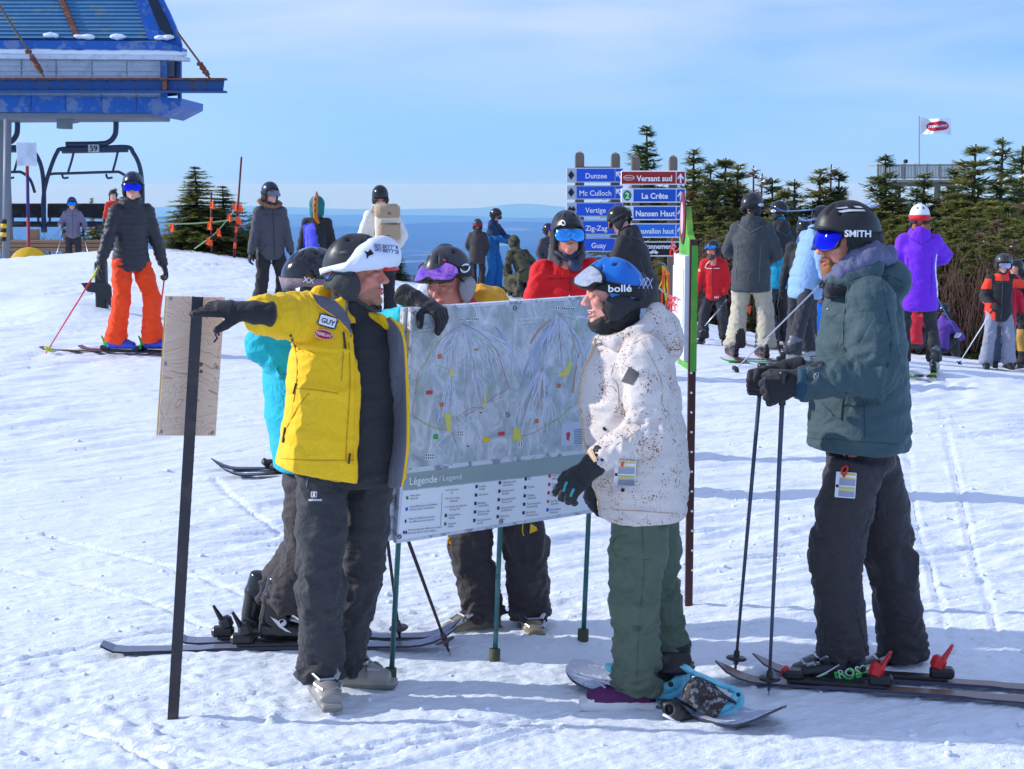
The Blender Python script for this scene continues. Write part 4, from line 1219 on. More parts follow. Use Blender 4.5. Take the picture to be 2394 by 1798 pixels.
# ================================================================== trees
def leafmat(name,rgb,rgb2):
 m=bpy.data.materials.new(name);m.use_nodes=True;n,l=m.node_tree.nodes,m.node_tree.links;b=n['Principled BSDF']
 b.inputs['Roughness'].default_value=.75;b.inputs['Specular IOR Level'].default_value=.2
 g=n.new('ShaderNodeTexCoord');no=n.new('ShaderNodeTexNoise');no.inputs['Scale'].default_value=5;no.inputs['Detail'].default_value=4
 l.new(g.outputs['Object'],no.inputs['Vector']);mx=n.new('ShaderNodeMix');mx.data_type='RGBA';mx.inputs[6].default_value=lin(*rgb);mx.inputs[7].default_value=lin(*rgb2)
 mr=n.new('ShaderNodeMapRange');mr.inputs[1].default_value=.35;mr.inputs[2].default_value=.65;l.new(no.outputs['Fac'],mr.inputs[0])
 l.new(mr.outputs[0],mx.inputs[0]);l.new(mx.outputs[2],b.inputs['Base Color']);tr=n.new('ShaderNodeBsdfTranslucent');l.new(mx.outputs[2],tr.inputs['Color']);ms=n.new('ShaderNodeMixShader');ms.inputs[0].default_value=.4;l.new(b.outputs[0],ms.inputs[1]);l.new(tr.outputs[0],ms.inputs[2]);l.new(ms.outputs[0],n['Material Output'].inputs['Surface']);return m
NEEDLE=leafmat('needles_green',(116,132,66),(158,154,86));NEEDLE_D=leafmat('needles_dark',(100,120,70),(138,140,82));NEEDLE_B=leafmat('needles_brown',(142,122,98),(168,140,112))
BARK=mat('bark',(92,78,68),rough=.9,var=.3,vscale=12,bump=.5);CRUST=mat('snow_clump',(236,240,248),rough=.7,var=.03)
def conifer_mesh(seed,dense=1.0,width=.20,droop=.25,snow=.0,gaps=.12):
 """Unit-height spruce: whorls of boughs carrying small needle sprays. Returns trunk mesh data and crown arrays."""
 r=random.Random(seed);V,F,MI=[],[],[]
 NW=int(56 *(0.8 +.2 *dense));lopside=r.uniform(0,6.28)
 for w in range(NW):
  t=w/(NW-1);z=.06 +.92 *t**0.95
  R0=width*(1 -t)**.85 *(0.75 +.5 *r.random())+.012
  nb=max(3,int((9 *(1 -t)+4)*dense))
  for b in range(nb):
   if r.random()<gaps:continue
   zb_=z;z=zb_+r.uniform(-.6,.6)*.92 /NW;a=r.uniform(0,6.28);L=R0*r.uniform(.50,1.25)*(1 +.18 *math.cos(a-lopside));d=droop*(1 -t*1.3)
   ns=max(3,int(13 *L/width*1.15)+2)
   for k in range(ns):
    u=(k+r.random()*.6)/ns
    p=V3((math.cos(a)*L*u,math.sin(a)*L*u,z-d*L*u*u*1.3 +.05 *L*max(0,u-.7)))
    for q in range(6):
     aa=a+r.uniform(-1.25,1.25);ln=r.uniform(.020,.034)*(.75 +.6 *(1 -t));e=r.uniform(-.35,.55)
     dr=V3((math.cos(aa)*math.cos(e),math.sin(aa)*math.cos(e),math.sin(e)));sd=dr.cross(V3((r.uniform(-.4,.4),r.uniform(-.4,.4),1))).normalized()*ln*.14
     o=len(V);V+=[tuple(p-sd),tuple(p+sd),tuple(p+dr*ln+sd*.5),tuple(p+dr*ln-sd*.5)];F.append((o,o+1,o+2,o+3));MI.append(0)
    if snow and r.random()<snow*(.4 +u):
     s_=r.uniform(.004,.009);o=len(V)
     V+=[tuple(p+V3((-s_,-s_,.006))),tuple(p+V3((s_,-s_*.8,.006))),tuple(p+V3((s_*.9,s_,.008))),tuple(p+V3((-s_,s_,.004))),tuple(p+V3((0,0,.016)))]
     F+=[(o,o+1,o+4,o+4),(o+1,o+2,o+4,o+4),(o+2,o+3,o+4,o+4),(o+3,o,o+4,o+4)];MI+=[1]*4
 F=[f if f[2]!=f[3]else f[:3]for f in F]
 return V,F,MI
def trunk_mesh(seed):
 r=random.Random(seed);mb=MB();mb.tube([(0,0,-.25),(r.uniform(-.004,.004),0,.3),(r.uniform(-.006,.006),r.uniform(-.006,.006),.7),(0,0,.99)],[.017,.013,.007,.002],7)
 for i in range(26):
  z=r.uniform(.08,.9);a=r.uniform(0,6.28);L=.17 *(1 -z)+.01;mb.tube([(0,0,z),(math.cos(a)*L*.5,math.sin(a)*L*.5,z-.01),(math.cos(a)*L,math.sin(a)*L,z-.04 *(1 -z))],[.004,.003,.001],4,cap=False)
 o=mb.build('trunk',BARK);me=o.data;bpy.data.objects.remove(o);return me
_TV=[]
for(sd,de,wd,dr,sn,gp,m)in((1,1.25,.20,.30,.0,.08,NEEDLE),(2,1.3,.25,.22,.0,.05,NEEDLE),(3,.95,.16,.35,.03,.18,NEEDLE_D),(4,1.3,.22,.25,.0,.08,NEEDLE_D),(5,.42,.13,.45,.05,.45,NEEDLE_B),(6,1.2,.28,.18,.05,.08,NEEDLE),(7,1.1,.18,.2,.01,.12,NEEDLE_B)):
 V,F,MI=conifer_mesh(sd,de,wd,dr,sn,gp)
 _TV.append((trunk_mesh(sd),mesh_from('crown',np.array(V),F,[m,CRUST],False,MI)))
TREE_N=[0]
def tree(X,Ytop,y,kind,label,base_Y=None,rot=None,group='spruce trees behind the snow edge',wide=1.0):
 top=at(X,Ytop,y);zb=max(gz1(top.x,top.y),top.z-7.0)if y<46 else top.z-9
 h=top.z-zb+.1;o=empty('spruce_tree',(top.x,top.y,zb-.1),(rot if rot is not None else(X*1.7)%6.28),label,'tree',group)
 o.scale=(h*wide,h*wide,h)
 link('trunk',_TV[kind][0],o);link('crown',_TV[kind][1],o);return o
TR='spruce trees along the right hand snow edge'
tree(455,386,30.5,1,'bushy snow dusted spruce behind the orange flagged rope',group='young spruces by the rope',wide=2.1,rot=.5)
tree(520,432,31.0,1,'smaller snow dusted spruce beside the dark red boundary pole',group='young spruces by the rope',wide=2.3,rot=2.2)
tree(425,520,31.0,1,'low spruce sapling at the left of the roped spruces',group='young spruces by the rope',wide=1.5)
tree(590,500,31.5,1,'low spruce sapling behind the dark grey hooded jacket',group='young spruces by the rope',wide=1.5)
tree(935,598,33.5,1,'small spruce tip behind the white goggle cover',wide=1.6);tree(1222,600,33.2,1,'small spruce tip beside the camouflage jacket',wide=1.5)
tree(270,436,39.0,2,'thin spruce tip behind the chairlift seats',group='young spruces by the rope',wide=.8);tree(215,462,38.0,5,'snow covered spruce tip behind the chairlift seats',group='young spruces by the rope')
_named=[(1512,298,37,3,'tall ragged spruce behind the red trail sign'),(1622,343,38,0,'slim spruce spire just right of the trail signs'),(1662,385,36,3,'spruce between the trail sign post and grey jacket'),(1697,362,38,1,'full crowned spruce above the beige trousered skier'),
          (1726,378,37,0,'pointed spruce to the right above grey jacket'),(1762,380,40,4,'sparse brown half dead spruce above helmets'),(1782,398,39,4,'second sparse brown spruce above helmets'),(1806,412,37,0,'spruce above the black helmet with white ring'),(1858,412,38,2,'narrow spruce left of the black helmet of bearded man'),
          (1834,436,35,1,'rounder young spruce behind the carried skis'),(1918,388,37,0,'spruce directly above the bearded man'),(1944,377,40,4,'bare snow tufted spruce above the bearded man'),(1962,402,37,3,'leaning spruce top right above the bearded man'),
          (2070,366,36,3,'dark spruce at the left end of the viewing deck'),(2102,420,38,2,'thin dark spruce under the left half of the viewing deck'),(2162,398,36,0,'spruce in front of the middle of viewing deck'),(2282,329,36,1,'broad dark spruce at the right end of viewing deck'),
          (2345,313,39,2,'tall open spruce with snow near the right edge'),(2391,333,38,2,'open spruce cut by the right edge'),(2232,398,38,3,'spruce leaning against the broad dark spruce')]
for i,(X,Y,d,k,lb)in enumerate(_named):tree(X,Y,d,k,lb,group=TR,wide=1.3 if k!=4 else 1.05)
_r=random.Random(11)
_fill=0
_MARK=((1480,'left of the trail sign post'),(1560,'behind the trail signs'),(1610,'behind the green board'),(1655,'behind the red patrol jacket'),(1705,'left of the charcoal jacket'),(1750,'behind the charcoal jacket'),(1800,'right of the charcoal jacket'),(1835,'behind the gloss black helmet'),(1880,'above the carried skis'),(1930,'behind the goggles of bearded man'),(1990,'behind the helmet of bearded man'),(2060,'right of the bearded man'),(2105,'left of the purple jacket'),(2150,'behind the white helmet'),(2200,'right of the white helmet'),(2245,'right of the purple sleeve'),(2290,'left of the graphite helmet'),(2335,'behind the graphite helmet'),(2385,'at the right edge'),(2430,'just beyond the right edge'))
for i in range(120):
 X=1475 +(2420 -1475)*(i+_r.random())/120
 lo=np.interp(X,[1475,1640,1760,1900,2010,2100,2260,2400],[490,425,455,465,480,450,430,420])
 t_=(i*7 %12)/12.0
 k_=_r.choice((0,1,1,3,1,5,6,6));wh=min(_MARK,key=lambda m:abs(m[0]-X))
 tree(X,lo+t_*150 +_r.uniform(-10,14),38.5 -t_*9 if X<2000 else 36.5 -t_*9,k_,('olive green','full green','','dark green','','snow flecked','brownish')[k_]+(' back row spruce' if t_<.3 else ' middle row spruce' if t_<.65 else ' low front spruce')+(', the left one ' if X<wh[0]else ', the right one ')+wh[1],group='dense lower spruces along the snow edge',wide=_r.uniform(1.2,1.8))
def bare_shrub(X,Yt,y,seed,n=60):
 t=at(X,Yt,y);z=gz1(t.x,t.y);h=t.z-z;r=random.Random(seed);mb=MB()
 for i in range(n):
  a=r.uniform(0,6.28);sp=r.uniform(.05,.34)*h;hh=h*r.uniform(.55,1.0);p=V3((r.uniform(-.15,.15),r.uniform(-.15,.15),-.1));q=V3((math.cos(a)*sp,math.sin(a)*sp,hh))
  m_=p.lerp(q,.5)+V3((r.uniform(-.05,.05),r.uniform(-.05,.05),0));mb.tube([p,m_,q],[.011,.008,.003],4,cap=False)
  for k in range(4):
   s_=m_.lerp(q,r.random());e=s_+V3((r.uniform(-.2,.2),r.uniform(-.2,.2),r.uniform(.08,.3)));mb.tube([s_,e],[.005,.002],3,cap=False)
 o=empty('bare_shrub',(t.x,t.y,z),0,'leafless brown shrub among the spruces at the snow edge','shrub','leafless shrubs at the snow edge');mb.build('twigs',mat('twig_brown',(122,92,74),rough=.9,var=.3,vscale=3),o);return o
for i,(X,Y,d)in enumerate(((1640,560,30),(1700,540,31),(1745,590,30),(2210,560,28.5),(2250,620,28),(2180,640,28),(2275,600,28),(1560,640,30),(2060,560,29),(1990,640,29),(2330,640,28),(2120,680,28))):tag(bare_shrub(X,Y,d,i,70),'leafless brown shrub '+('beside the trail sign post','left of the charcoal jacket','behind the charcoal jacket sleeve','right of the purple jacket','left of the graphite helmet','beside the purple trousers pole','behind the black and red jacket','behind the green board','between bearded man and purple jacket','behind the bearded shoulder','at the far right of the thicket','below the purple jacket hem')[i])
for i,(X,Y,d)in enumerate(((30,555,36),(95,545,36),(160,560,35),(400,535,33),(385,560,33))):
 o=bare_shrub(X,Y,d,40 +i,26);tag(o,'leafless shrub '+('at the left end of the chairlift ramp','left of the marker pole','beside the grey lilac jacket','behind the shoulder of the orange trousered skier','right of the orange trousered skier')[i],'shrub','leafless shrubs by the chairlift')

# ================================================================== viewing deck and flag
WOODG=mat('wood_grey',(150,142,132),rough=.85,var=.25,vscale=3,bump=.4,bscale=20);WOODP=mat('wood_post',(124,112,100),rough=.9,var=.3,vscale=5,bump=.5,bscale=30)
def deck():
 y=120.0;q=lambda X,Y,dy=0:at(X,Y,y+dy)
 c=q(2150,425);o=empty('viewing_deck',(c.x,c.y,c.z-10),0,'wooden viewing deck with baluster railing above the trees','viewing deck')
 B=lambda p:p-o.location
 def bar(name,p,r_,w):mb=MB();p,r_=B(p),B(r_);mb.tube([p,r_],w,4);return mb.build(name,WOODG,o)
 XL,XR,YT,YB=2052,2256,387,419
 mb=MB();a,b_=B(q(XL-4,YB+1)),B(q(XR,YB+7));mb.box(((a.x+b_.x)/2,1.5 +a.y,(a.z+b_.z)/2),(b_.x-a.x,3.2,abs(a.z-b_.z)));mb.build('deck_floor',WOODG,o)
 for dy in(0,3.0):bar('hand_rail',q(XL,YT,dy),q(XR,YT-1,dy),.10);bar('bottom_rail',q(XL,YB-3,dy),q(XR,YB-3,dy),.06)
 for X in(XL,XR):bar('hand_rail',q(X,YT),q(X,YT,0)+V3((0,3,0)),.10)
 for X in np.linspace(XL,XR,8):bar('railing_post',q(X,YT-4),q(X,YB),.09)
 me=None
 for i,X in enumerate(np.linspace(XL+3,XR-3,58)):
  if me is None:ob=bar('baluster',q(X,YT+2),q(X,YB-3),.045);me=ob;x0=q(X,YT).x
  else:d=me.copy();COL.objects.link(d);d.parent=o;d.location=(q(X,YT).x-x0,0,0)
 for X in(2062,2100,2192,2222):
  p=B(q(X,YB+6,1.5));mb=MB();mb.box((p.x,p.y,p.z-5),(.38,.38,10));mb.build('support_post',WOODP,o)
 mb=MB();a,b_=B(q(2060,YB+10,1)),B(q(2228,YB+10,1));mb.box(((a.x+b_.x)/2,a.y,a.z),(b_.x-a.x,.3,.45));mb.build('support_beam',WOODP,o)
 t=empty('coin_telescope',q(2124,387)+V3((0,1,0)),0,'small coin telescope standing on the viewing deck','telescope');mb=MB();mb.tube([(0,0,-1),(0,0,.15)],.07,8);mb.build('stand',mat('iron_dark',(46,46,52)),t);mb=MB();mb.box((.02,0,.32),(.30,.26,.28),bevel=.06);mb.build('scope_head',mat('iron_dark',(46,46,52)),t)
 # flag
 f0=q(2149,271,2);f1=q(2150,385,2);fo=empty('flag_pole',f1,0,'thin flag pole flying a white flag over viewing deck','flag pole');mb=MB();mb.tube([(0,0,-1.2),f0-f1],.045,6);mb.build('pole',mat('pole_grey',(150,150,160)),fo)
 W=mat('flag_white',(238,240,246),rough=.8,var=.02);RD=mat('flag_red',(190,24,60),rough=.8,var=.03)
 def fp(u,v,off=0): # waving cloth
  X=2152 +71 *u;Y=273 +6 *u+v*(37 +1 *u)+3.0 *math.sin(u*5.0 +v);p=q(X,Y,2 +.35 *math.sin(u*7.0 +v*1.5));return p-f1+V3((0,-off,0))
 N,Mv=26,12
 V=[tuple(fp(i/(N-1),j/(Mv-1)))for i in range(N)for j in range(Mv)];F=[(i*Mv+j,(i+1)*Mv+j,(i+1)*Mv+j+1,i*Mv+j+1)for i in range(N-1)for j in range(Mv-1)]
 fl=link('flag',mesh_from('flag',np.array(V),F,W,True),fo)
 # red bilobed badge and lettering printed on the cloth
 n=40;ring=[(.56 +.37 *math.cos(a),.50 +(.31 +.05 *abs(math.cos(a)))*math.sin(a))for a in[2 *math.pi*k/n for k in range(n)]]
 V=[tuple(fp(.56,.5,.03))];F=[]
 for s_ in(.33,.66,1.0):V+=[tuple(fp(.56 +(u-.56)*s_,.5 +(v-.5)*s_,.03))for u,v in ring]
 for k in range(n):F.append((0,1 +k,1 +(k+1)%n))
 for s_ in(0,1):
  for k in range(n):a=1 +s_*n;F.append((a+k,a+n+k,a+n+(k+1)%n,a+(k+1)%n))
 link('badge',mesh_from('badge',np.array(V),F,RD,True),fl)
 TV_,TF_=text_mesh('TREMBLANT',.012);k=.66 /5.6
 link('lettering',mesh_from('lettering',np.array([tuple(fp(.56 +x*k*1.0,.5 -(y-.35)*k*2.0,.06))for x,y in TV_]),TF_,W,False),fl)
deck()
kn=MB();kn.lathe([(.1,-3),(8,-4),(18,-9),(36,-24),(60,-52)],(34,126,0),n=28);ko=kn.build('knoll',SNOW,None,True);tag(ko,kind='structure',label='forested knoll under the viewing deck')
for i in range(7):
 a=_r.uniform(0,6.28);rr_=_r.uniform(3,20);x,y=24 +i*3.2,112 +math.sin(a)*8;h=_r.uniform(5,8);zb=-7 -max(0,rr_-8)*.6
 o=empty('spruce_tree',(x,y,zb),a,'distant spruce below the viewing deck, '+('leftmost','second from left','left of the middle','in the middle','right of the middle','second from right','rightmost')[i]+' on the knoll','tree','distant spruces below the viewing deck');o.scale=(h,h,h+(0 if rr_>8 else-1.5));k=_r.choice((0,1,3));link('trunk',_TV[k][0],o);link('crown',_TV[k][1],o)

# ================================================================== chairlift terminal and chairs
BLUE=mat('lift_blue',(24,92,176),rough=.45,var=.10,vscale=1.2,dust=((150,160,170),.45,3.0));BLUE_D=mat('lift_blue_deep',(30,84,150),rough=.5,var=.12,dust=((96,80,70),.5,2.4))
SLATB=mat('roof_slat',(72,128,168),rough=.6,var=.18,vscale=2.0,dust=((120,140,140),.6,3.5));RUST=mat('rust',(112,66,52),rough=.9,var=.3,vscale=8,dust=((150,110,90),.6,9));WHITEP=mat('panel_white',(206,214,228),rough=.5,var=.04,dust=((170,176,186),.5,4));GREYM=mat('steel_grey',(118,124,134),rough=.5,var=.12);DARKG=mat('glass_dark',(26,36,52),rough=.12,var=.2)
YL=34.0
def pl(X,Y,dy=0.0):return at(X/1.845,Y/1.845,YL+dy) # points read off the enlarged upper-left corner of the photograph
def lift():
 o=empty('lift_terminal',pl(300,1060),0,'blue chairlift terminal with slatted roof and white side panel','chairlift terminal');L0=o.location.copy()
 def pris(name,pts,dy0,th,m):
  n=len(pts);V=[pl(x,y,dy0)-L0 for x,y in pts];V+=[v+V3((0,th,0))for v in V]
  mb=MB();mb.add(V,[tuple(range(n)),tuple(range(2 *n-1,n-1,-1))]+[(i,i+n,(i+1)%n+n,(i+1)%n)for i in range(n)]);return mb.build(name,m,o)
 # sloping roof: leans away from the viewer
 def rf(x,y,up=0):t=(165 -y)/165.0;return pl(x,y,.55 *t+up)-L0
 SL=-900;top=-150
 pr=MB();V=[rf(SL,165),rf(668,165),rf(560,top),rf(SL,top)];V+=[v+V3((0,.08,-.05))for v in V];pr.add(V,[(0,1,2,3),(7,6,5,4),(0,4,5,1),(1,5,6,2)]);roof=pr.build('roof',SLATB,o)
 nsl=19;
 for i in range(nsl):
  y0=165 -i*16.5;t=(165 -y0)/315.0;xr=664 -108 *t
  mb=MB();a,b=rf(SL,y0-1),rf(xr,y0-1);c,d=rf(xr-4,y0-14),rf(SL,y0-14);V=[a+V3((0,-.035,0)),b+V3((0,-.035,0)),c,d];V+=[v+V3((0,.06,0))for v in V]
  mb.add(V,[(0,1,2,3),(7,6,5,4),(0,4,5,1),(1,5,6,2),(2,6,7,3)]);mb.build('roof_slat',SLATB,roof)
 def strip(name,x0,y0,x1,y1,w,m,off):mb=MB();a,b=rf(x0,y0),rf(x1,y1);d=V3((w,0,0));V=[a-d+V3((0,off,0)),a+d+V3((0,off,0)),b+d+V3((0,off,0)),b-d+V3((0,off,0))];V+=[v+V3((0,.05,0))for v in V];mb.add(V,[(0,1,2,3),(4,7,6,5),(0,4,5,1),(1,5,6,2),(3,2,6,7),(0,3,7,4)]);return mb.build(name,m,roof)
 strip('rusty_strip',338,165,205,top,.06,RUST,-.085);strip('edge_trim',672,172,560,top,.13,BLUE,-.10)
 # curved end of the hood
 end=[(660,172),(785,214),(783,190),(772,150),(756,108),(735,60),(708,5),(680,-60),(640,-150),(545,-150)]
 pris('hood_end',end,.02,.10,BLUE);pris('end_window',[(690,128),(756,176),(742,130),(722,84),(700,40),(664,-30),(610,-100),(596,-100)],-.01,.03,DARKG)
 pris('eaves_beam',[(SL,168),(700,178),(787,206),(785,222),(700,214),(SL,200)],-.18,.5,BLUE)
 pris('side_panel',[(SL,236),(692,244),(692,420),(SL,412)],.05,.12,WHITEP)
 for yy in(262,282,302,322):pris('panel_rib',[(SL,yy),(690,yy+2),(690,yy+5),(SL,yy+3)],.02,.03,WHITEP)
 pris('gutter',[(SL,228),(735,240),(808,246),(806,262),(735,258),(SL,246)],-.22,.35,WHITEP)
 pris('corner_post',[(694,255),(718,257),(718,418),(694,420)],-.05,.14,BLUE);pris('end_glass',[(718,260),(766,262),(764,412),(718,416)],.30,.06,DARKG);pris('corner_post',[(766,262),(779,262),(779,424),(766,424)],.25,.14,BLUE_D);pris('door_panel',[(722,262),(752,264),(752,330),(722,332)],.24,.04,GREYM)
 # the long steel beam
 pris('beam_web',[(SL,344),(968,344),(962,392),(SL,392)],-.30,.03,BLUE_D)
 for(ya,yb)in((334,342),(389,397)):pris('beam_flange',[(SL,ya),(971,ya+2),(971,yb+2),(SL,yb)],-.44,.28,BLUE_D if ya>350 else RUST)
 mb=MB();a=pl(712,344,-.36)-L0;b=pl(712,392,-.36)-L0;mb.box(((a.x+b.x)/2,a.y,(a.z+b.z)/2),(.10,.10,abs(a.z-b.z)-.02));mb.build('beam_stiffener',RUST,o)
 pris('fascia',[(SL,404),(712,420),(782,424),(780,456),(690,502),(640,488),(SL,478)],-.06,2.4,BLUE);pris('underside',[(SL,481),(640,490),(636,508),(SL,516)],.02,2.2,GREYM)
 pris('motor_box',[(244,512),(330,512),(312,526),(286,530),(286,554),(244,554)],.3,.5,GREYM)
 sn=SDF();rr=random.Random(4)
 for i in range(90):x=-300 +i*12.2;p=pl(x,224 +i*.16 -rr.uniform(0,6),-.05)-L0;sn.ell(p,(.12,.14,rr.uniform(.05,.11)),k=.05)
 V,Q=sn.mesh(.03,1);link('snow_ledge',mesh_from('snow_ledge',V,Q,SNOW,True),o)
 for(x,y,w)in((370,158,.16),(228,152,.12),(512,160,.22),(715,160,.14)):
  s2=SDF()
  for j in range(7):s2.ell(rf(x+rr.uniform(-60,60)*w/.3,y+6 -rr.uniform(0,9))+V3((0,-.07,0)),(rr.uniform(.04,.11),.07,rr.uniform(.025,.06)),k=.03)
  V,Q=s2.mesh(.022,1);link('snow_patch',mesh_from('snow_patch',V,Q,SNOW,True),o)
 for pts in([(-30,-20),(40,90),(115,205),(190,332)],[(765,138),(810,200),(856,262),(905,338)]):
  mb=MB();mb.tube([pl(x,y,-.42)-L0 for x,y in pts],.022,6);mb.build('stay_cable',mat('cable_rust',(112,88,66),rough=.7,var=.25),o)
  (xa,ya),(xb,yb)=pts[2],pts[3];mb=MB();mb.tube([pl(xa+(xb-xa)*.25,ya+(yb-ya)*.25,-.42)-L0,pl(xa+(xb-xa)*.85,ya+(yb-ya)*.85,-.42)-L0],.05,6);mb.build('turnbuckle',RUST,o)
  for f in(.55,.68,.8):x=pts[1][0]+(pts[3][0]-pts[1][0])*f;y=pts[1][1]+(pts[3][1]-pts[1][1])*f;mb=MB();p=pl(x,y,-.44)-L0;mb.box(p,(.13,.08,.08),bevel=.02);mb.build('cable_clamp',RUST,o)
 # bolts along the beam and joints between the panels
 bm_=None
 for x in list(range(-40,960,62)):
  for yy in(350,386):
   if bm_ is None:mb=MB();mb.lathe([(.0008,.02),(.016,.018),(.020,.0)],rot=Matrix.Rotation(R(90),3,'X'),n=8);bo=mb.build('bolt',RUST,o,True);bm_=bo.data
   else:bo=link('bolt',bm_,o)
   bo.location=pl(x,yy,-.31)-L0
 for x in(90,240,395,545):pris('panel_joint',[(x,246),(x+3,246),(x+3,331),(x,331)],.035,.02,GREYM);pris('fascia_joint',[(x+40,408),(x+43,408),(x+43,478),(x+40,478)],-.075,.02,BLUE_D)
 # legs of the terminal stand outside the picture to the left and behind
 for x in(-350,20):a,b=pl(x,500,1.2)-L0,pl(x,1075,1.2)-L0;mb=MB();mb.box(((a.x+b.x)/2,a.y,(a.z+b.z)/2),(.30 if x<0 else.20,.25,abs(a.z-b.z)+.6));mb.build('support_leg',GREYM,o)
 return o
lift()
def chair(dx,num,label):
 Yc=36.0
 def pc(X,Y,dy=0.0):return at((X+dx)/1.845,Y/1.845,Yc+dy)
 o=empty('lift_chair',pc(380,1060),0,label,'chairlift chair','empty chairs hanging under the terminal');L0=o.location.copy();B=lambda X,Y,dy=0.0:pc(X,Y,dy)-L0
 DM=mat('chair_steel',(56,66,92),rough=.4,var=.12);SEAT=mat('chair_seat',(44,40,44),rough=.7,var=.2,dust=((90,84,80),.4,5))
 def tube(name,pts,r,m=DM):mb=MB();mb.tube([V3(p)for p in smooth_line([tuple(B(*q))for q in pts],5)],r,8);return mb.build(name,m,o,True)
 tube('hanger',[(500,480),(500,560),(492,590),(470,612),(430,620),(285,622)],.060)
 tube('frame',[(195,1000,-.5),(186,880,-.2),(196,800),(220,720),(245,660),(270,642),(400,640),(545,634),(575,660),(600,710),(612,780),(615,880,-.2),(610,1000,-.5)],.048)
 mb=MB();a=B(268,652);b=B(552,646);mb.tube([a,b],.055,6);mb.build('cross_bar',DM,o)
 mb=MB();mb.box(B(404,640,-.08),(.24,.05,.17),bevel=.01);pt=mb.build('number_plate',WHITEP if num else DM,o);V,F=text_mesh('59' if num else ' ',.02);c=B(404,640,-.112);V and link('lettering',mesh_from('lettering',np.array([(c.x+x*.17,c.y,c.z+(y-.35)*.17)for x,y in V]),F,K_INK,False),pt)
 for(x0,x1)in((318,294),(508,486)):tube('bar_link',[(x0,655),(x0-8,690),(x1,742)],.026)
 tube('safety_bar',[(200,762,-.3),(225,750,-.3),(290,748,-.3),(480,742,-.3),(520,745,-.3),(555,775,-.3),(575,830,-.4)],.032)
 for x in(280,470):tube('foot_rest',[(x-12,752,-.3),(x-6,768,-.35),(x+14,766,-.4)],.024)
 for k in range(2):mb=MB();a=B(205,895 +k*27,.1);b=B(605,895 +k*27,.1);mb.box(((a.x+b.x)/2,a.y,a.z),(b.x-a.x,.06,.18),bevel=.02);mb.build('backrest_slat',SEAT,o)
 for k in range(3):mb=MB();a=B(205,962 +k*5,-.1 -k*.2);b=B(605,962 +k*5,-.1 -k*.2);mb.box(((a.x+b.x)/2,a.y,a.z),(b.x-a.x,.17,.07),bevel=.02);mb.build('seat_slat',SEAT,o)
 for x in(215,330,480,590):tube('seat_bracket',[(x,885,.15),(x,955,.1),(x,975,-.5)],.028)
 return o
chair(0,1,'empty chairlift chair numbered 59 behind the orange trousered skier');chair(-425,0,'empty chairlift chair partly cut by the left edge')
def lift_bits():
 y=31.0;q=lambda X,Y,dy=0.0:at(X/1.845,Y/1.845,y+dy)
 # grey pillar with a striped base
 b=q(20,1050,1.0);o=empty('steel_pillar',b,0,'grey steel pillar with yellow and black striped foot','pillar');mb=MB();t=q(33,515,1.0)-b;mb.tube([(0,0,-.6),t],.075,10);mb.build('shaft',GREYM,o,True)
 for k in range(5):mb=MB();p=t*(.02 +.035 *k);p2=t*(.02 +.035 *(k+1));mb.tube([p,p2],.085,10);mb.build('stripe',mat('stripe_yellow',(226,182,34))if k%2 else K_INK,o,True)
 # boundary pole with white sign and yellow disc
 b=q(126,1175,-1.5);o=empty('marker_pole',b,0,'red and blue marker pole with small white sign at the chairlift','marker pole');t=q(116,645,-1.5)-b
 for(f0,f1,m)in((-.05,.45,mat('pole_red',(150,40,62))),(.45,.80,mat('pole_violet',(58,44,110))),(.80,1.0,mat('pole_red',(150,40,62)))):mb=MB();mb.tube([t*f0,t*f1],.030,8);mb.build('pole_section',m,o,True)
 mb=MB();p=q(115,665,-1.54)-b;mb.box(p,(.36,.02,.42),bevel=.005);mb.build('sign_plate',WHITEP,o)
 b2=q(128,1158,-1.7);o2=empty('disc_marker',b2,0,'yellow round disc at the foot of marker pole','disc');mb=MB();mb.lathe([(.05,-.012),(.37,-.02),(.385,0),(.37,.02),(.05,.012)],rot=Matrix.Rotation(R(90),3,'X'),n=32);mb.build('disc',mat('disc_yellow',(222,178,26),rough=.5),o2,True)
 # timber edge of the ramp, rail
 b=q(0,1058,2.0);o=empty('unloading_ramp',b,0,'weathered timber edge of the unloading ramp','ramp');WB=mat('wood_ramp',(148,120,96),rough=.85,var=.3,vscale=3)
 for k,(ya,yb)in enumerate(((1036,1050),(1052,1066),(1068,1082))):mb=MB();a=q(-60,ya,2.0)-b;c=q(440,yb,2.0)-b;mb.box(((a.x+c.x)/2,-.02 *k,(a.z+c.z)/2),(c.x-a.x,.25,abs(a.z-c.z)),bevel=.01);mb.build('plank',WB,o)
 for X in(30,150,300):mb=MB();mb.box(q(X,1085,2.1)-b,(.18,.18,.9));mb.build('ramp_post',WB,o)
 # dark post with curved plate in the snowbank
 g=ground_at(245,722);o=empty('snow_fence_post',g,0,'short black post with curved black plate in the snowbank','post');y2=g.y;qq=lambda X,Y:at(X/1.845,Y/1.845,y2)-g;KM=plastic('post_black',(36,36,42),.5)
 a,c=qq(436,1128),qq(440,1320);mb=MB();mb.box(((a.x+c.x)/2,0,(a.z+c.z)/2 -.1),(.14,.14,abs(a.z-c.z)+.2),bevel=.015);mb.build('post',KM,o)
 pts=[(358,1220),(395,1216),(470,1218),(486,1235),(490,1290),(488,1328),(470,1300),(452,1278),(425,1262),(385,1256)]
 V=[qq(x,yy)+V3((0,-.10,0))for x,yy in pts];n=len(V);V+=[v+V3((0,.04,0))for v in V];mb=MB();mb.add(V,[tuple(range(n)),tuple(range(2 *n-1,n-1,-1))]+[(i,i+n,(i+1)%n+n,(i+1)%n)for i in range(n)]);mb.build('curved_plate',KM,o)
lift_bits()

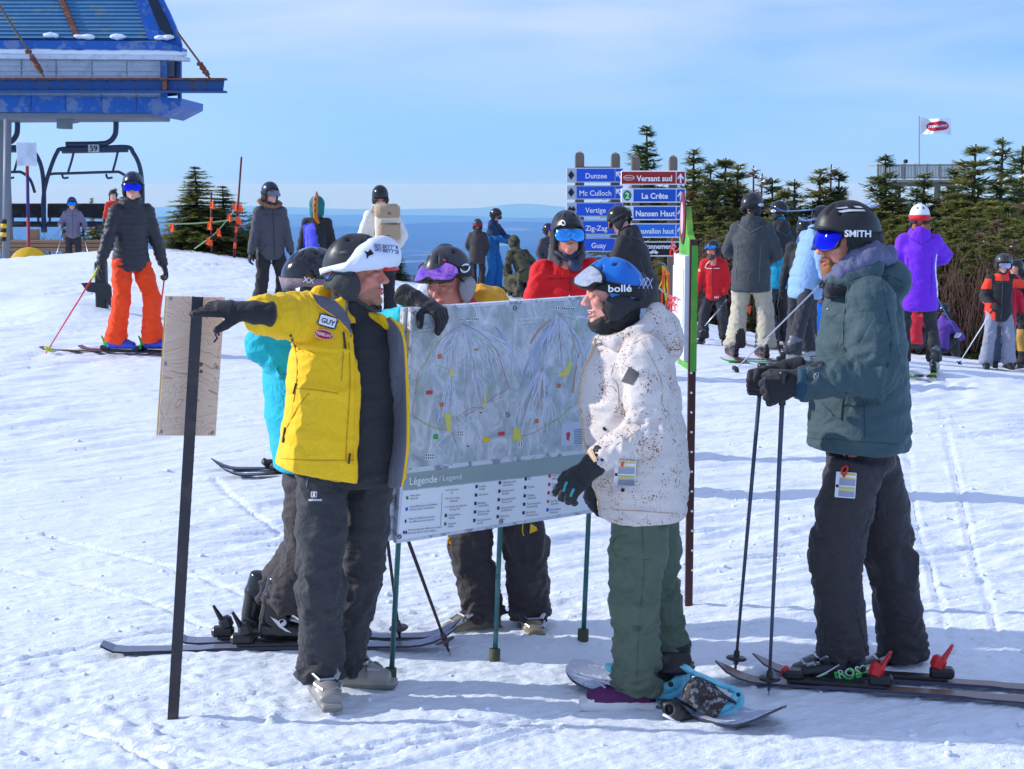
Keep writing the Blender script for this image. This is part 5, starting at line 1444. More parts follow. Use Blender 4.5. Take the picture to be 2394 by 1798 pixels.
# rope line with orange flags beside the young spruces
def rope_line():
 y=29.0;q=lambda X,Y,dy=0.0:at(400 +X/3.02,350 +Y/3.02,y+dy)
 PR=mat('pole_dark_red',(96,26,44),rough=.5);PO=mat('flag_orange',(255,92,36),rough=.7,var=.08)
 g0=q(445,770);o=empty('boundary_pole',g0,0,'tall leaning dark red boundary pole by the young spruces','boundary pole');t=q(497,50)-g0;mb=MB();mb.tube([t*-.05,t],[.024,.017],8);mb.build('pole',PR,o,True)
 for f in(.10,.26,.36):mb=MB();mb.tube([t*f,t*(f+.06)],.025,8);mb.build('orange_band',PO,o,True)
 g1=q(285,700);o1=empty('boundary_pole',g1,0,'shorter orange banded pole in front of the spruces','boundary pole');t1=q(283,300)-g1;mb=MB();mb.tube([t1*-.05,t1],.017,8);mb.build('pole',PR,o1,True)
 for f in(.05,.45,.72):mb=MB();mb.tube([t1*f,t1*(f+.11)],.022,8);mb.build('orange_band',PO,o1,True)
 RP=mat('rope_green',(150,180,130),rough=.8)
 def rope(lb,pts):p0=q(*pts[0]);r_=empty('rope',p0,0,lb,'rope');mb=MB();mb.tube([V3(v)-p0 for v in smooth_line([tuple(q(*p))for p in pts],6)],.012,5);mb.build('cord',RP,r_)
 rope('sagging green rope between the two boundary poles',[(-60,525),(130,522),(300,510),(480,490)]);rope('green rope running down to the snow from tall pole',[(490,370),(400,490),(300,600),(165,700)])
 rr=random.Random(9)
 for i,(X,Y)in enumerate(((5,545),(270,535),(410,478),(450,400),(490,410),(480,500),(335,580),(262,645),(288,385))):
  p=q(X,Y-22,-.05);f=empty('orange_flag',p,0,'small orange warning flag '+('at the left end of the level rope','on the level rope before the spruces','on the level rope near the tall pole','highest on the sloping rope','tied to the tall pole above the rope','tied to the tall pole at the rope','halfway down the sloping rope','lowest on the sloping rope','high on the shorter banded pole')[i],'flag','orange warning flags on the rope')
  mb=MB();w=.05;mb.add([(-.03,0,0),(.03,-.02,.0),(w*.9,.02,-.12 -rr.uniform(0,.04)),(w*.2,-.02,-.14),(-w*.8,.01,-.11),(-.01,.02,-.07)],[(0,1,5),(1,2,3),(1,3,5),(5,3,4),(0,5,4)]);ob=mb.build('cloth',PO,f,False,False);md=ob.modifiers.new('t','SOLIDIFY');md.thickness=.008
 # more orange flags strung low behind the skiers on the right
 for i,(X,Y,lb)in enumerate(((1795,725,'knotted orange flag behind beige trousers'),(1845,730,'orange flag crossed by yellow cord'),(1742,735,'small orange flag between the beige trouser legs'),(1905,765,'orange flag on the post left of bearded man'))):
  p=at(X,Y-12,23.5);f=empty('orange_flag',p,0,lb,'flag','low orange flags behind the skiers');mb=MB();mb.add([(-.07,0,.03),(0,-.02,.0),(.09,.02,.05),(.07,0,-.07),(.02,.02,-.02),(-.08,0,-.08)],[(0,1,4),(0,4,5),(1,2,3),(1,3,4)]);ob=mb.build('cloth',PO,f,False,False);md=ob.modifiers.new('t','SOLIDIFY');md.thickness=.01
 for(X,Yt,Yb,lb)in((1898,715,790,'taller thin orange stake behind the pale blue jacket'),(1906,725,800,'shorter thin orange stake behind the pale blue jacket')):
  a,c=at(X,Yt,23.2),at(X,Yb,23.2);f=empty('flag_stake',c,0,lb,'stake','orange stakes behind the pale blue jacket');mb=MB();mb.tube([(0,0,-.1),a-c],.018,6);mb.build('stake',PO,f)
 # bunch of orange and yellow streamers hung by the sign post
 p=at(1553,617,23.2);f=empty('streamer_bunch',p,0,'orange and yellow streamers hanging from a stick by sign post','streamers');mb=MB();mb.tube([at(1538,612,23.2)-p,(0,0,0),at(1562,634,23.2)-p],.014,5);mb.build('stick',GREYM,f)
 for k in range(9):
  m=PO if k%2 else mat('streamer_yellow',(236,214,40),rough=.7);x0=at(1550 +k*1.6,622 +k*2,23.1)-p;mb=MB();L=.35 +.08 *(k%4);mb.tube([x0,x0+V3((rr.uniform(-.05,.05),0,-L*.5)),x0+V3((rr.uniform(-.08,.08),0,-L))],[.022,.018,.010],4,flat=.3);mb.build('streamer',m,f)
rope_line()
# ================================================================== trail signs
SB=mat('sign_blue',(16,84,190),rough=.45,var=.04);SB2=mat('sign_blue_light',(22,118,214),rough=.45,var=.04);SBF=mat('sign_blue_faded',(24,86,212),rough=.45,var=.05);SR=mat('sign_red',(164,34,26),rough=.45,var=.04);SW=mat('sign_white',(232,236,244),rough=.45,var=.03,dust=((200,208,220),.4,6));SG=mat('sign_green',(36,140,70),rough=.45);SK=mat('sign_black',(26,24,26),rough=.5);SGREY=mat('sign_pale',(180,190,206),rough=.5)
def zs(X,Y):return 1300 +X/3.02,350 +Y/3.02
def signs(label,y,posts,boards,ang=0.0,beam=None):
 c=at(*zs(posts[0][0],700),y);zb=gz1(c.x,c.y);o=empty('trail_sign',(c.x,c.y,zb),0,label,'trail sign');L0=o.location.copy()
 q=lambda X,Y,dy=0.0:at(*zs(X,Y),y+dy)-L0
 for(x0,x1,yt)in posts:
  a,b=q(x0,yt),q(x1,yt);w=b.x-a.x;h=a.z+.6;mb=MB();mb.box(((a.x+b.x)/2,.10 +w/2,a.z-h/2),(w,w,h),bevel=.012);mb.add([],[]);po=mb.build('post',WOODP,o)
  mb=MB();mb.lathe([(w*.62,0),(w*.60,.02),(.01,.05)],((a.x+b.x)/2,.10 +w/2,a.z),n=4,rot=rotz(R(45)));mb.build('post_cap',WOODP,po)
 if beam:a,b=q(*beam[0]),q(*beam[1]);mb=MB();mb.box(((a.x+b.x)/2,.16,(a.z+b.z)/2),(b.x-a.x,.05,abs(a.z-b.z)),bevel=.004);mb.build('cross_board',WOODG,o)
 for bd in boards:
  x0,y0,x1,y1=bd['r'];m=3.0
  def panel(name,X0,Y0,X1,Y1,off,th,mt,parent,bev=.0):
   a,b=q(X0,Y0),q(X1,Y1);mb=MB();mb.box(((a.x+b.x)/2,-off-th/2 +.05,(a.z+b.z)/2),(b.x-a.x,th,abs(a.z-b.z)),bevel=bev);return mb.build(name,mt,parent)
  bo=panel('sign_board',x0,y0,x1,y1,0,.03,bd.get('edge',SW),o,.012)
  for(X0,X1,mt)in bd['cells']:panel('colour_field',X0,y0+8,X1,y1-8,.031,.004,mt,bo)
  for tx in bd.get('text',[]):
   s_,cx,cy,h,mt=tx[:5];V,F=text_mesh(s_,tx[5]if len(tx)>5 else.02);k=(h/3.02)*mpp(y)/.70;p=q(cx,cy);sxx=tx[6]if len(tx)>6 else.95
   link('lettering',mesh_from('lettering',np.array([(p.x+x*k*sxx,.05 -.041,p.z+(yy-.35)*k)for x,yy in V]),F,mt,False),bo)
  def flat(name,pts,mt,off=.041):V=[q(*p)for p in pts];link(name,mesh_from(name,np.array([(v.x,.05 -off,v.z)for v in V]),[tuple(range(len(V)))],mt,False),bo)
  if 'arrow' in bd:
   ax,ay,sc,kind=bd['arrow']
   if kind=='up':flat('arrow',[(ax-5 *sc,ay+32 *sc),(ax-5 *sc,ay-4 *sc),(ax-17 *sc,ay+9 *sc),(ax-22 *sc,ay+3 *sc),(ax,ay-30 *sc),(ax+22 *sc,ay+3 *sc),(ax+17 *sc,ay+9 *sc),(ax+5 *sc,ay-4 *sc),(ax+5 *sc,ay+32 *sc)],W_INK)
   else:flat('arrow',[(ax-20 *sc,ay-26 *sc),(ax+12 *sc,ay-26 *sc),(ax+12 *sc,ay-16 *sc),(ax-2 *sc,ay-14 *sc),(ax+24 *sc,ay+24 *sc),(ax+14 *sc,ay+30 *sc),(ax-10 *sc,ay-8 *sc),(ax-11 *sc,ay+8 *sc),(ax-20 *sc,ay+6 *sc)],W_INK)
  if 'diamond' in bd:
   for(dx,dy,r_)in bd['diamond']:flat('diamond',[(dx,dy-r_*1.35),(dx+r_*.95,dy),(dx,dy+r_*1.35),(dx-r_*.95,dy)],SK)
  if 'oval' in bd:
   ox,oy,ow,oh,mt=bd['oval'];flat('badge',[(ox+ow/2 *math.cos(2 *math.pi*k/28),oy+oh/2 *math.sin(2 *math.pi*k/28))for k in range(28)],mt,.040)
   if bd.get('oval2'):flat('badge',[(ox+(ow-7)/2 *math.cos(2 *math.pi*k/28),oy+(oh-7)/2 *math.sin(2 *math.pi*k/28))for k in range(28)],bd['oval2'],.0425)
   if bd.get('otext'):s_,h,mt2,sxx=bd['otext'];V,F=text_mesh(s_,.02);k=(h/3.02)*mpp(y)/.70;p=q(ox,oy);link('lettering',mesh_from('lettering',np.array([(p.x+x*k*sxx,.05 -.045,p.z+(yy-.35)*k)for x,yy in V]),F,mt2,False),bo)
  if 'car' in bd:
   cx,cy=bd['car'];flat('car_symbol',[(cx-32,cy+6),(cx-30,cy-3),(cx-16,cy-6),(cx-8,cy-16),(cx+12,cy-16),(cx+20,cy-6),(cx+31,cy-3),(cx+32,cy+6)],W_INK)
   for s_ in(-17,17):flat('car_symbol',[(cx+s_+7 *math.cos(k),cy+7 +7 *math.sin(k))for k in np.linspace(0,6.28,14)[:-1]],W_INK,.0415)
   flat('car_symbol',[(cx-6,cy-6),(cx-2,cy-12),(cx+9,cy-12),(cx+14,cy-6)],SK,.043)
 return o
_L=[]
for(y0,y1,t,cx,h)in((128,232,'Dunzee',283,36),(252,352,'Mc Culloch',278,36),(372,474,'Vertige',280,36),(498,602,'Zig-Zag',285,36),(622,722,'Guay',300,36)):
 _L.append(dict(r=(72,y0,474,y1),cells=[(146,414,SBF),(420,468,SBF)],edge=SGREY,text=[(t,cx,(y0+y1)/2 +4,h,W_INK,.015)],arrow=(444,(y0+y1)/2 +2,1.05,'diag'),diamond=[(107,(y0+y1)/2,24)]if y0<360 else[(98,(y0+y1)/2,18),(122,(y0+y1)/2,18)]))
signs('left stack of faded blue trail signs with black diamonds',24.8,[(136,202,34),(392,456,40)],_L,beam=((200,118),(395,134)))
_Rb=[dict(r=(458,148,916,248),cells=[(464,845,SR),(853,909,SR)],text=[('Versant sud',696,202,38,W_INK,.03)],arrow=(880,200,1.1,'up'),oval=(515,198,80,38,W_INK),oval2=SR,otext=('TREMBLANT',10,W_INK,.9)),
       dict(r=(458,272,916,374),cells=[(548,845,SB),(853,909,SB)],text=[('La Crête',697,326,38,W_INK,.03)],arrow=(880,324,1.1,'up'),oval=(503,324,60,72,SG),otext=('2',40,W_INK,1.0)),
       dict(r=(458,396,914,498),cells=[(548,845,SB),(853,907,SB)],text=[('Nansen Haut',700,450,38,W_INK,.03)],arrow=(880,448,1.1,'up'),oval=(503,446,60,72,SG),otext=('3',40,W_INK,1.0)),
       dict(r=(458,520,912,622),cells=[(548,843,SB2),(851,905,SB2)],text=[('Beauvallon haut',690,574,36,W_INK,.02,.86)],arrow=(878,571,1.1,'up'),oval=(503,570,60,72,SG),otext=('4',40,W_INK,1.0)),
       dict(r=(458,648,910,754),cells=[(464,834,SK),(842,904,SK)],text=[('Stationnement',695,682,34,W_INK,.025)],arrow=(876,706,.9,'up'),car=(690,724))]
signs('right stack of trail signs topped by a red one',24.0,[(536,598,62),(804,864,62)],_Rb)

# ================================================================== green sign board seen edge-on, on a perforated post
def green_sign():
 g=ground_at(1618,1417);y=g.y;o=empty('notice_board',g,0,'green edged notice board on brown perforated post','notice board');q=lambda X,Y,dy=0.0:at(X,Y,y+dy)-g
 BR=mat('post_brown',(76,44,40),rough=.6,var=.15);GRN=mat('board_green',(88,168,62),rough=.6,var=.1,dust=((190,180,90),.35,6))
 t=q(1613,560);mb=MB();mb.box((t.x*.5,0,t.z/2 -.05),(.036,.036,t.z+.1));po=mb.build('post',BR,o)
 for k in range(34):z=.12 +k*.072;
 for k in(i for i in range(11)):
  z=q(1618,871 +k*46).z;mb=MB();mb.lathe([(.0008,0),(.0055,.0),(.006,.004),(.0008,.005)],(t.x*z/t.z,-.019,z),rot=Matrix.Rotation(R(90),3,'X'),n=10);mb.build('post_hole',W_INK,po)
 # the board stands almost in the line of sight: its face looks left
 a=R(87.0);ux=V3((math.cos(a)*1.0,math.sin(a),0));nx=V3((-math.sin(a),math.cos(a),0));ux=V3((-math.cos(a),math.sin(a),0));nx=V3((-math.sin(a),-math.cos(a),0))
 zt,zb=q(1626,600).z,q(1628,868).z;H=zt-zb;c0=q(1629,735);
 def pt(w,z,off):p=V3((c0.x,-.02,0))+ux*w+nx*off;return V3((p.x,p.y,z))
 def slab(name,ws,zs_,off0,off1,m,par):
  V=[pt(w,z,off0)for w,z in zip(ws,zs_)];n=len(V);V+=[pt(w,z,off1)for w,z in zip(ws,zs_)];mb=MB();mb.add(V,[tuple(range(n)),tuple(range(2 *n-1,n-1,-1))]+[(i,i+n,(i+1)%n+n,(i+1)%n)for i in range(n)]);return mb.build(name,m,par)
 Wd=.40;zn=q(1612,484).z;zm=q(1612,550).z
 bo=slab('board',[0,Wd,Wd,Wd-.14,Wd-.16,.22,.14,0],[zb,zb,zm-.02,zm,zn,zn,zm,zm-.05],0,.030,GRN,o)
 fr=slab('white_frame',[.02,Wd-.03,Wd-.03,.02],[zb+.05,zb+.05,zm-.10,zm-.10],.031,.060,SW,o)
 for k in range(4):w0=.04 +k*.082;slab('list_panel',[w0,w0+.072,w0+.072,w0],[zb+.10,zb+.10,zm-.16,zm-.16],.0605,.066,mat('panel_bright',(236,238,244),rough=.4),fr)
 for k in range(3):w0=.115 +k*.082;slab('panel_gap',[w0,w0+.008,w0+.008,w0],[zb+.10,zb+.10,zm-.16,zm-.16],.0605,.064,K_INK,fr)
 n=26;cz=(zm+zn)/2 +.01;cw=Wd-.13
 slab('emblem',[cw+.085 *math.cos(6.2832 *k/n)for k in range(n)],[cz+.13 *math.sin(6.2832 *k/n)for k in range(n)],.031,.036,mat('emblem_maroon',(110,30,46)),bo)
 slab('emblem',[cw+.045 *math.cos(6.2832 *k/n)for k in range(n)],[cz+.080 *math.sin(6.2832 *k/n)for k in range(n)],.0365,.039,mat('emblem_rose',(206,170,178)),bo)
 RDM=mat('marker_red',(222,40,44),rough=.5);rr=random.Random(6)
 for(zc,nn)in((q(1600,718).z,7),(q(1600,590).z,3),(q(1600,812).z,2)):
  for i in range(nn):
   w=rr.uniform(.0,.30);z=zc+rr.uniform(-.05,.05);mb=MB();pts=[pt(w,z,.075),pt(w+.05,z+rr.uniform(-.03,.03),.09),pt(w+.10,z+rr.uniform(-.04,.04),.08),pt(w+.14,z+rr.uniform(-.05,.05),.085)];mb.tube([V3(p)for p in smooth_line([tuple(p)for p in pts],3)],.003,5);mb.build('red_scribble',RDM,fr)
green_sign()

# ================================================================== plywood board on a black post
def plywood():
 g=ground_at(405,1674);y=g.y;o=empty('plywood_sign',g,0,'plywood sign board seen from behind on leaning black post','sign');q=lambda X,Y,dy=0.0:at(X,Y,y+dy)-g
 PW=bpy.data.materials.new('plywood');PW.use_nodes=True;n,l=PW.node_tree.nodes,PW.node_tree.links;b=n['Principled BSDF'];b.inputs['Roughness'].default_value=.75
 tc=n.new('ShaderNodeTexCoord');mp=n.new('ShaderNodeMapping');mp.inputs['Scale'].default_value=(3.2,3.2,5.2);l.new(tc.outputs['Object'],mp.inputs['Vector'])
 no=n.new('ShaderNodeTexNoise');no.inputs['Scale'].default_value=1.5;no.inputs['Detail'].default_value=2;no.inputs['Distortion'].default_value=.8;l.new(mp.outputs[0],no.inputs['Vector'])
 ml=n.new('ShaderNodeMath');ml.operation='MULTIPLY';ml.inputs[1].default_value=12;l.new(no.outputs['Fac'],ml.inputs[0]);fr=n.new('ShaderNodeMath');fr.operation='FRACT';l.new(ml.outputs[0],fr.inputs[0])
 cr=n.new('ShaderNodeValToRGB');e=cr.color_ramp.elements;e[0].position=.0;e[0].color=lin(226,198,174);e[1].position=.84;e[1].color=lin(220,190,166);x=e.new(.93);x.color=lin(188,140,108);x=e.new(1.0);x.color=lin(226,198,174);l.new(fr.outputs[0],cr.inputs[0])
 n2=n.new('ShaderNodeTexNoise');n2.inputs['Scale'].default_value=14;n2.inputs['Detail'].default_value=7;mp2=n.new('ShaderNodeMapping');mp2.inputs['Scale'].default_value=(1,1,12);l.new(tc.outputs['Object'],mp2.inputs['Vector']);l.new(mp2.outputs[0],n2.inputs['Vector'])
 mx=n.new('ShaderNodeMix');mx.data_type='RGBA';mx.blend_type='OVERLAY';mx.inputs[0].default_value=.30;l.new(cr.outputs[0],mx.inputs[6]);l.new(n2.outputs['Fac'],mx.inputs[7]);l.new(mx.outputs[2],b.inputs['Base Color'])
 bp=n.new('ShaderNodeBump');bp.inputs['Strength'].default_value=.25;bp.inputs['Distance'].default_value=.004;l.new(n2.outputs['Fac'],bp.inputs['Height']);l.new(bp.outputs[0],b.inputs['Normal'])
 # board turned a little so that its left edge shows
 F_=[q(391,692,.03),q(526,696,.085),q(504,1019,.085),q(370,1018,.03)];dn=V3((-.38,.92,0)).normalized()*.030
 mb=MB();V=F_+[v+dn for v in F_];mb.add(V,[(0,1,2,3),(7,6,5,4),(0,4,5,1),(1,5,6,2),(2,6,7,3),(3,7,4,0)]);bd=mb.build('board',PW,o)
 for k in range(3):
  mb=MB();d0=dn*(.22 +.25 *k);e0=V3((-.0015,0,0));P0=[F_[0]+d0,F_[3]+d0];mb.tube([P0[0]+e0,P0[1]+e0],.0022,4);mb.build('ply_layer',mat('ply_glue',(196,168,110),rough=.8),bd)
 ux=(F_[1]-F_[0]).normalized();uz=(F_[0]-F_[3]).normalized();nn=ux.cross(uz);nn=nn if nn.y<0 else-nn
 def on(X,Y,off):a=(X-391 +21 *(Y-692)/326.0)/135.0;p=F_[0].lerp(F_[1],a);p2=F_[3].lerp(F_[2],a);return p.lerp(p2,(Y-694)/325.0)+nn*off
 for(X,Y)in((399,700),(519,706),(386,851),(508,858),(376,1010),(498,1012)):
  mb=MB();rot=nn.to_track_quat('Z','Y').to_matrix();mb.lathe([(.0005,.003),(.005,.002),(.007,0),(.001,-.002)],on(X,Y,.001),rot=rot,n=10);mb.build('screw',STEEL,bd,True)
 for(X,Y,r_)in((520,727,.010),(469,851,.008),(470,868,.006)):
  mb=MB();rot=nn.to_track_quat('Z','Y').to_matrix();mb.lathe([(.0005,.0012),(r_,.001),(r_*1.1,0),(.001,-.002)],on(X,Y,.0008),rot=rot,n=14);mb.build('knot',mat('knot_brown',(140,84,58),rough=.8,var=.3,vscale=60),bd,True)
 PK=mat('post_black_paint',(46,44,50),rough=.3,var=.2,dust=((84,70,66),.35,14))
 T,Bm=q(462,700,-.01),V3((0,-.01,-.02));ax=(T-Bm).normalized();sx_=V3((1,.15,0));sx_=(sx_-ax*sx_.dot(ax)).normalized();sy_=ax.cross(sx_)*-1;L=(T-Bm).length+.02
 def bar(name,cx,cy,w,d):mb=MB();rot=Matrix((sx_,sy_,ax)).transposed();mb.box(Bm+ax*(L/2 -.01)+sx_*cx+sy_*cy,(w,d,L),rot=rot);return mb.build(name,PK,o)
 bar('post_web',.0,.006,.038,.004);bar('post_flange',-.019,-.006,.004,.026);bar('post_flange',.019,-.006,.004,.026)
 ho=mat('hole_glint',(120,130,170),rough=.4)  # glint of light at the post slots, painted as a pale blue colour
 for k in range(30):mb=MB();rot=Matrix((sx_,sy_,ax)).transposed();mb.box(Bm+ax*(.10 +k*.052)+sx_*.0215 +sy_*-.006,(.001,.006,.012),rot=rot);mb.build('post_slot_glint',ho,o)
 for z in(.66,.86):mb=MB();rot=(sy_*-1).to_track_quat('Z','Y').to_matrix();mb.lathe([(.0005,.004),(.006,.003),(.008,0),(.001,-.001)],Bm+ax*(L*z)+sy_*.003,rot=rot,n=8);mb.build('bolt',STEEL,o,True)
plywood()

# ================================================================== the trail map board
def map_board():
 gl,gm,gr=ground_at(912,1594),ground_at(1155,1547),ground_at(1362,1500)
 o=empty('map_board',gl,0,'white framed trail map board on three green posts','map board');L0=gl.copy()
 xl,xr=gl.y,gr.y+.02
 TL,BL=at(960,725,gl.y-.05),at(928,1270,gl.y-.06);BR,TRr=at(1389,1197,gr.y-.05),at(1412,691,gr.y-.04)
 nrm=(TRr-BL).cross(TL-BL).normalized();nrm=nrm if nrm.dot(CAMLOC-BL)>0 else-nrm;org=BL.copy()
 def BP(X,Y,off=0.0):
  d=ray(X,Y);t=(org+nrm*off-CAMLOC).dot(nrm)/d.dot(nrm);return CAMLOC+d*t-L0
 Z7=lambda x,y:(900 +x/2.678,680 +y/2.678)
 def slab(name,px,off0,off1,m,par=o,zoom=True):
  P=[Z7(*p)for p in px]if zoom else px;n=len(P);V=[BP(x,y,0)+nrm*off1 for x,y in P]+[BP(x,y,0)+nrm*off0 for x,y in P]
  mb=MB();mb.add(V,[tuple(range(n)),tuple(range(2 *n-1,n-1,-1))]+[(i,i+n,(i+1)%n+n,(i+1)%n)for i in range(n)]);return mb.build(name,m,par)
 FRW=mat('board_frame',(206,214,226),rough=.5,var=.06,dust=((120,124,134),.8,22))
 full=[(165,108),(1370,26),(1310,1388),(72,1582)]
 back=slab('back_panel',[(148,112),(1352,32),(1292,1392),(44,1578)],-.060,-.034,FRW)
 bd=slab('board',full,-.026,.0,FRW)
 MAPM=bpy.data.materials.new('map_print');MAPM.use_nodes=True;n,l=MAPM.node_tree.nodes,MAPM.node_tree.links;b=n['Principled BSDF'];b.inputs['Roughness'].default_value=.38
 tc=n.new('ShaderNodeTexCoord');mp=n.new('ShaderNodeMapping');mp.inputs['Rotation'].default_value=(0,R(25),0);mp.inputs['Scale'].default_value=(5,5,3.6);l.new(tc.outputs['Object'],mp.inputs['Vector'])
 no=n.new('ShaderNodeTexNoise');no.inputs['Scale'].default_value=2.6;no.inputs['Detail'].default_value=11;no.inputs['Roughness'].default_value=.72;no.inputs['Distortion'].default_value=.9;l.new(mp.outputs[0],no.inputs['Vector'])
 cr=n.new('ShaderNodeValToRGB');e=cr.color_ramp.elements;e[0].position=.30;e[0].color=lin(128,146,152);e[1].position=.72;e[1].color=lin(226,231,238);x=e.new(.48);x.color=lin(170,184,192);x=e.new(.58);x.color=lin(196,206,216);l.new(no.outputs['Fac'],cr.inputs[0]);l.new(cr.outputs[0],b.inputs['Base Color'])
 mprint=slab('map_print',[(180,128),(1360,44),(1322,985),(124,1112)],.0005,.0018,MAPM,bd)
 slab('legend_band',[(120,1145),(1322,1012),(1318,1118),(114,1248)],.0005,.0018,mat('legend_band',(146,166,166),rough=.4,var=.05),bd)
 slab('legend_sheet',[(112,1254),(1318,1122),(1306,1366),(80,1560)],.0004,.0012,mat('legend_sheet',(232,238,244),rough=.4,var=.03),bd)
 slab('grey_panel',[(806,88),(812,88),(768,1042),(762,1042)],.0019,.0024,mat('fold_line',(170,188,204),rough=.4),bd)
 # ski runs: pale lines fanning down from the two summits
 rr=random.Random(12)
 def ribbon(mb,pts,w,off):
  P=[np.array(p)for p in smooth_line(pts,5)];V=[]
  for i in range(len(P)):
   t=P[min(i+1,len(P)-1)]-P[max(i-1,0)];t=t/(np.linalg.norm(t)+1e-9);nn=np.array([-t[1],t[0]])*w/2
   for s_ in(1,-1):V.append(BP(*Z7(*(P[i]+nn*s_)),off))
  mb.add(V,[(2 *i,2 *i+1,2 *i+3,2 *i+2)for i in range(len(P)-1)])
 PALE=mat('run_pale',(206,220,242),rough=.4,var=.03);PALE2=mat('run_blue',(164,188,226),rough=.4,var=.03);GREENL=mat('run_green',(150,200,120),rough=.4);REDL=mat('run_red',(196,92,96),rough=.4);TANL=mat('run_tan',(176,150,138),rough=.4);YELP=mat('village_yellow',(212,208,104),rough=.4);ORG=mat('badge_orange',(206,112,78),rough=.4);LIFTL=mat('lift_line',(190,150,170),rough=.4)
 def fan(name,apex,ends,m,wob,w,off):
  mb=MB()
  for(ex,ey)in ends:
   pts=[apex];
   for k in range(1,6):
    f=k/6.0;g_=f**.85;pts.append((apex[0]+(ex-apex[0])*(g_**.9)*(1 +.18 *math.sin(f*3.14))+rr.uniform(-wob,wob),apex[1]+(ey-apex[1])*f+rr.uniform(-wob,wob)*.6))
   pts.append((ex,ey));ribbon(mb,pts,w*rr.uniform(.7,1.3),off)
  mb.build(name,m,mprint,False,False)
 fan('ski_runs',(490,205),[(300 +i*17 +rr.uniform(-8,8),rr.uniform(420,560))for i in range(38)],PALE,9,3.6,.0024)
 fan('ski_runs',(420,510),[(330 +i*14,rr.uniform(760,860))for i in range(10)],PALE,12,4.2,.0024);fan('ski_runs',(545,480),[(570 +i*10,rr.uniform(640,720))for i in range(8)],PALE,8,4,.0024)
 fan('ski_runs',(490,210),[(690,560),(750,480),(640,520),(260,520),(300,640)],PALE2,12,4.5,.0026);fan('ski_runs',(690,225),[(860,560),(820,500),(780,420)],PALE2,10,8,.0022)
 fan('ski_runs',(1090,140),[(830 +i*20,rr.uniform(560,700))for i in range(9)],PALE2,9,6,.0024);fan('ski_runs',(1090,140),[(980 +i*16,rr.uniform(380,500))for i in range(18)],PALE,9,4.2,.0026)
 fan('ski_runs',(990,480),[(810 +i*26,rr.uniform(820,900))for i in range(11)],PALE,10,5.2,.0026);fan('ski_runs',(1000,500),[(1060,760),(1100,720),(1120,640)],PALE2,10,6,.0024);fan('ski_runs',(1290,290),[(1190,620),(1230,560),(1260,640),(1210,500)],PALE,8,5,.0026);fan('ski_runs',(1100,150),[(1330,190),(1260,170)],PALE,5,6,.0026)
 def lines(name,m,w,off,*ls):
  mb=MB()
  for p in ls:ribbon(mb,p,w,off)
  mb.build(name,m,mprint,False,False)
 lines('red_route',REDL,2.4,.0030,[(490,212),(400,262),(330,330),(252,445),(206,530),(190,660),(172,770),(220,815),(300,858),(390,872)],[(500,215),(620,280),(700,380),(760,560),(772,610),(690,660),(600,730),(500,780)],[(420,880),(452,970)],[(850,910),(930,890),(1010,845),(1090,800)],[(440,800),(540,735),(620,735)])
 lines('green_route',GREENL,4.5,.0030,[(360,275),(300,340),(262,440),(220,540),(200,700)],[(320,465),(380,485),(420,500)],[(180,780),(260,830),(360,866)],[(1120,160),(1205,195),(1188,300),(1165,430),(1145,490)],[(980,500),(1080,520)],[(1010,830),(1100,790),(1170,720)],[(540,260),(640,340),(690,400)],[(300,250),(350,268)])
 lines('tan_area',TANL,14,.0020,[(1040,180),(960,250),(910,330)],[(900,430),(870,520),(860,600)],[(990,560),(975,640),(960,740)],[(1220,380),(1190,520),(1175,640)])
 lines('lift_line',LIFTL,3.0,.0032,[(490,210),(430,420),(400,880)],[(500,215),(545,420),(605,720)],[(1085,140),(1110,480)],[(1000,460),(910,660),(835,900)],[(1095,140),(1165,240),(1190,380)])
 lines('village_road',PALE,4,.0026,[(395,885),(340,950),(270,1040)],[(400,890),(450,1000)],[(430,850),(520,790),(590,740)],[(450,780),(520,850),(560,900)],[(600,760),(700,690),(770,670)])
 for pts in([(370,770),(412,765),(408,880),(388,885)],[(636,605),(640,625),(622,720),(598,722),(615,700)],[(402,490),(428,492),(424,545),(412,535)],[(1155,420),(1162,490),(1140,535),(1088,535),(1092,515),(1130,495)],[(806,850),(850,872),(848,938),(792,936)]):slab('village_patch',pts,.0020,.0034,YELP,mprint)
 for(x,y,w,h,m)in((340,410,24,28,ORG),(352,712,26,26,ORG),(948,815,22,26,ORG),(1086,594,24,24,ORG),(276,636,40,24,mat('badge_red',(196,66,68))),(727,894,40,22,mat('badge_red',(196,66,68))),(316,912,30,30,mat('badge_green',(60,170,80))),(632,932,42,30,mat('badge_yellow',(224,190,30))),(545,176,78,18,SW),(475,180,22,18,SW),(1143,111,78,18,SW),(1076,108,28,20,SW),(467,892,38,36,SW),(276,1036,54,42,SW),(844,960,32,36,SW),(515,972,18,18,SW),(568,368,24,10,mat('badge_tan',(180,120,100))),(598,762,18,22,SW)):
  slab('map_badge',[(x-w/2,y-h/2 +w*.035),(x+w/2,y-h/2 -w*.035),(x+w/2,y+h/2 -w*.035),(x-w/2,y+h/2 +w*.035)],.0030,.0042,m,mprint)
  if m is SW:
   for r_ in range(2 if h>30 else 1):
    for c_ in range(max(2,int(w/11))):cx=x-w/2 +(c_+.5)*w/max(2,int(w/11));cy=y+(r_-(.5 if h>30 else 0))*h*.42;slab('badge_mark',[(cx-3,cy-6),(cx+3,cy-6),(cx+3,cy+6),(cx-3,cy+6)],.0040,.0048,K_INK,mprint)
 slab('code_panel',[(1106,828),(1330,806),(1326,955),(1100,972)],.0020,.0034,mat('tip_panel',(186,200,222),rough=.4),mprint)
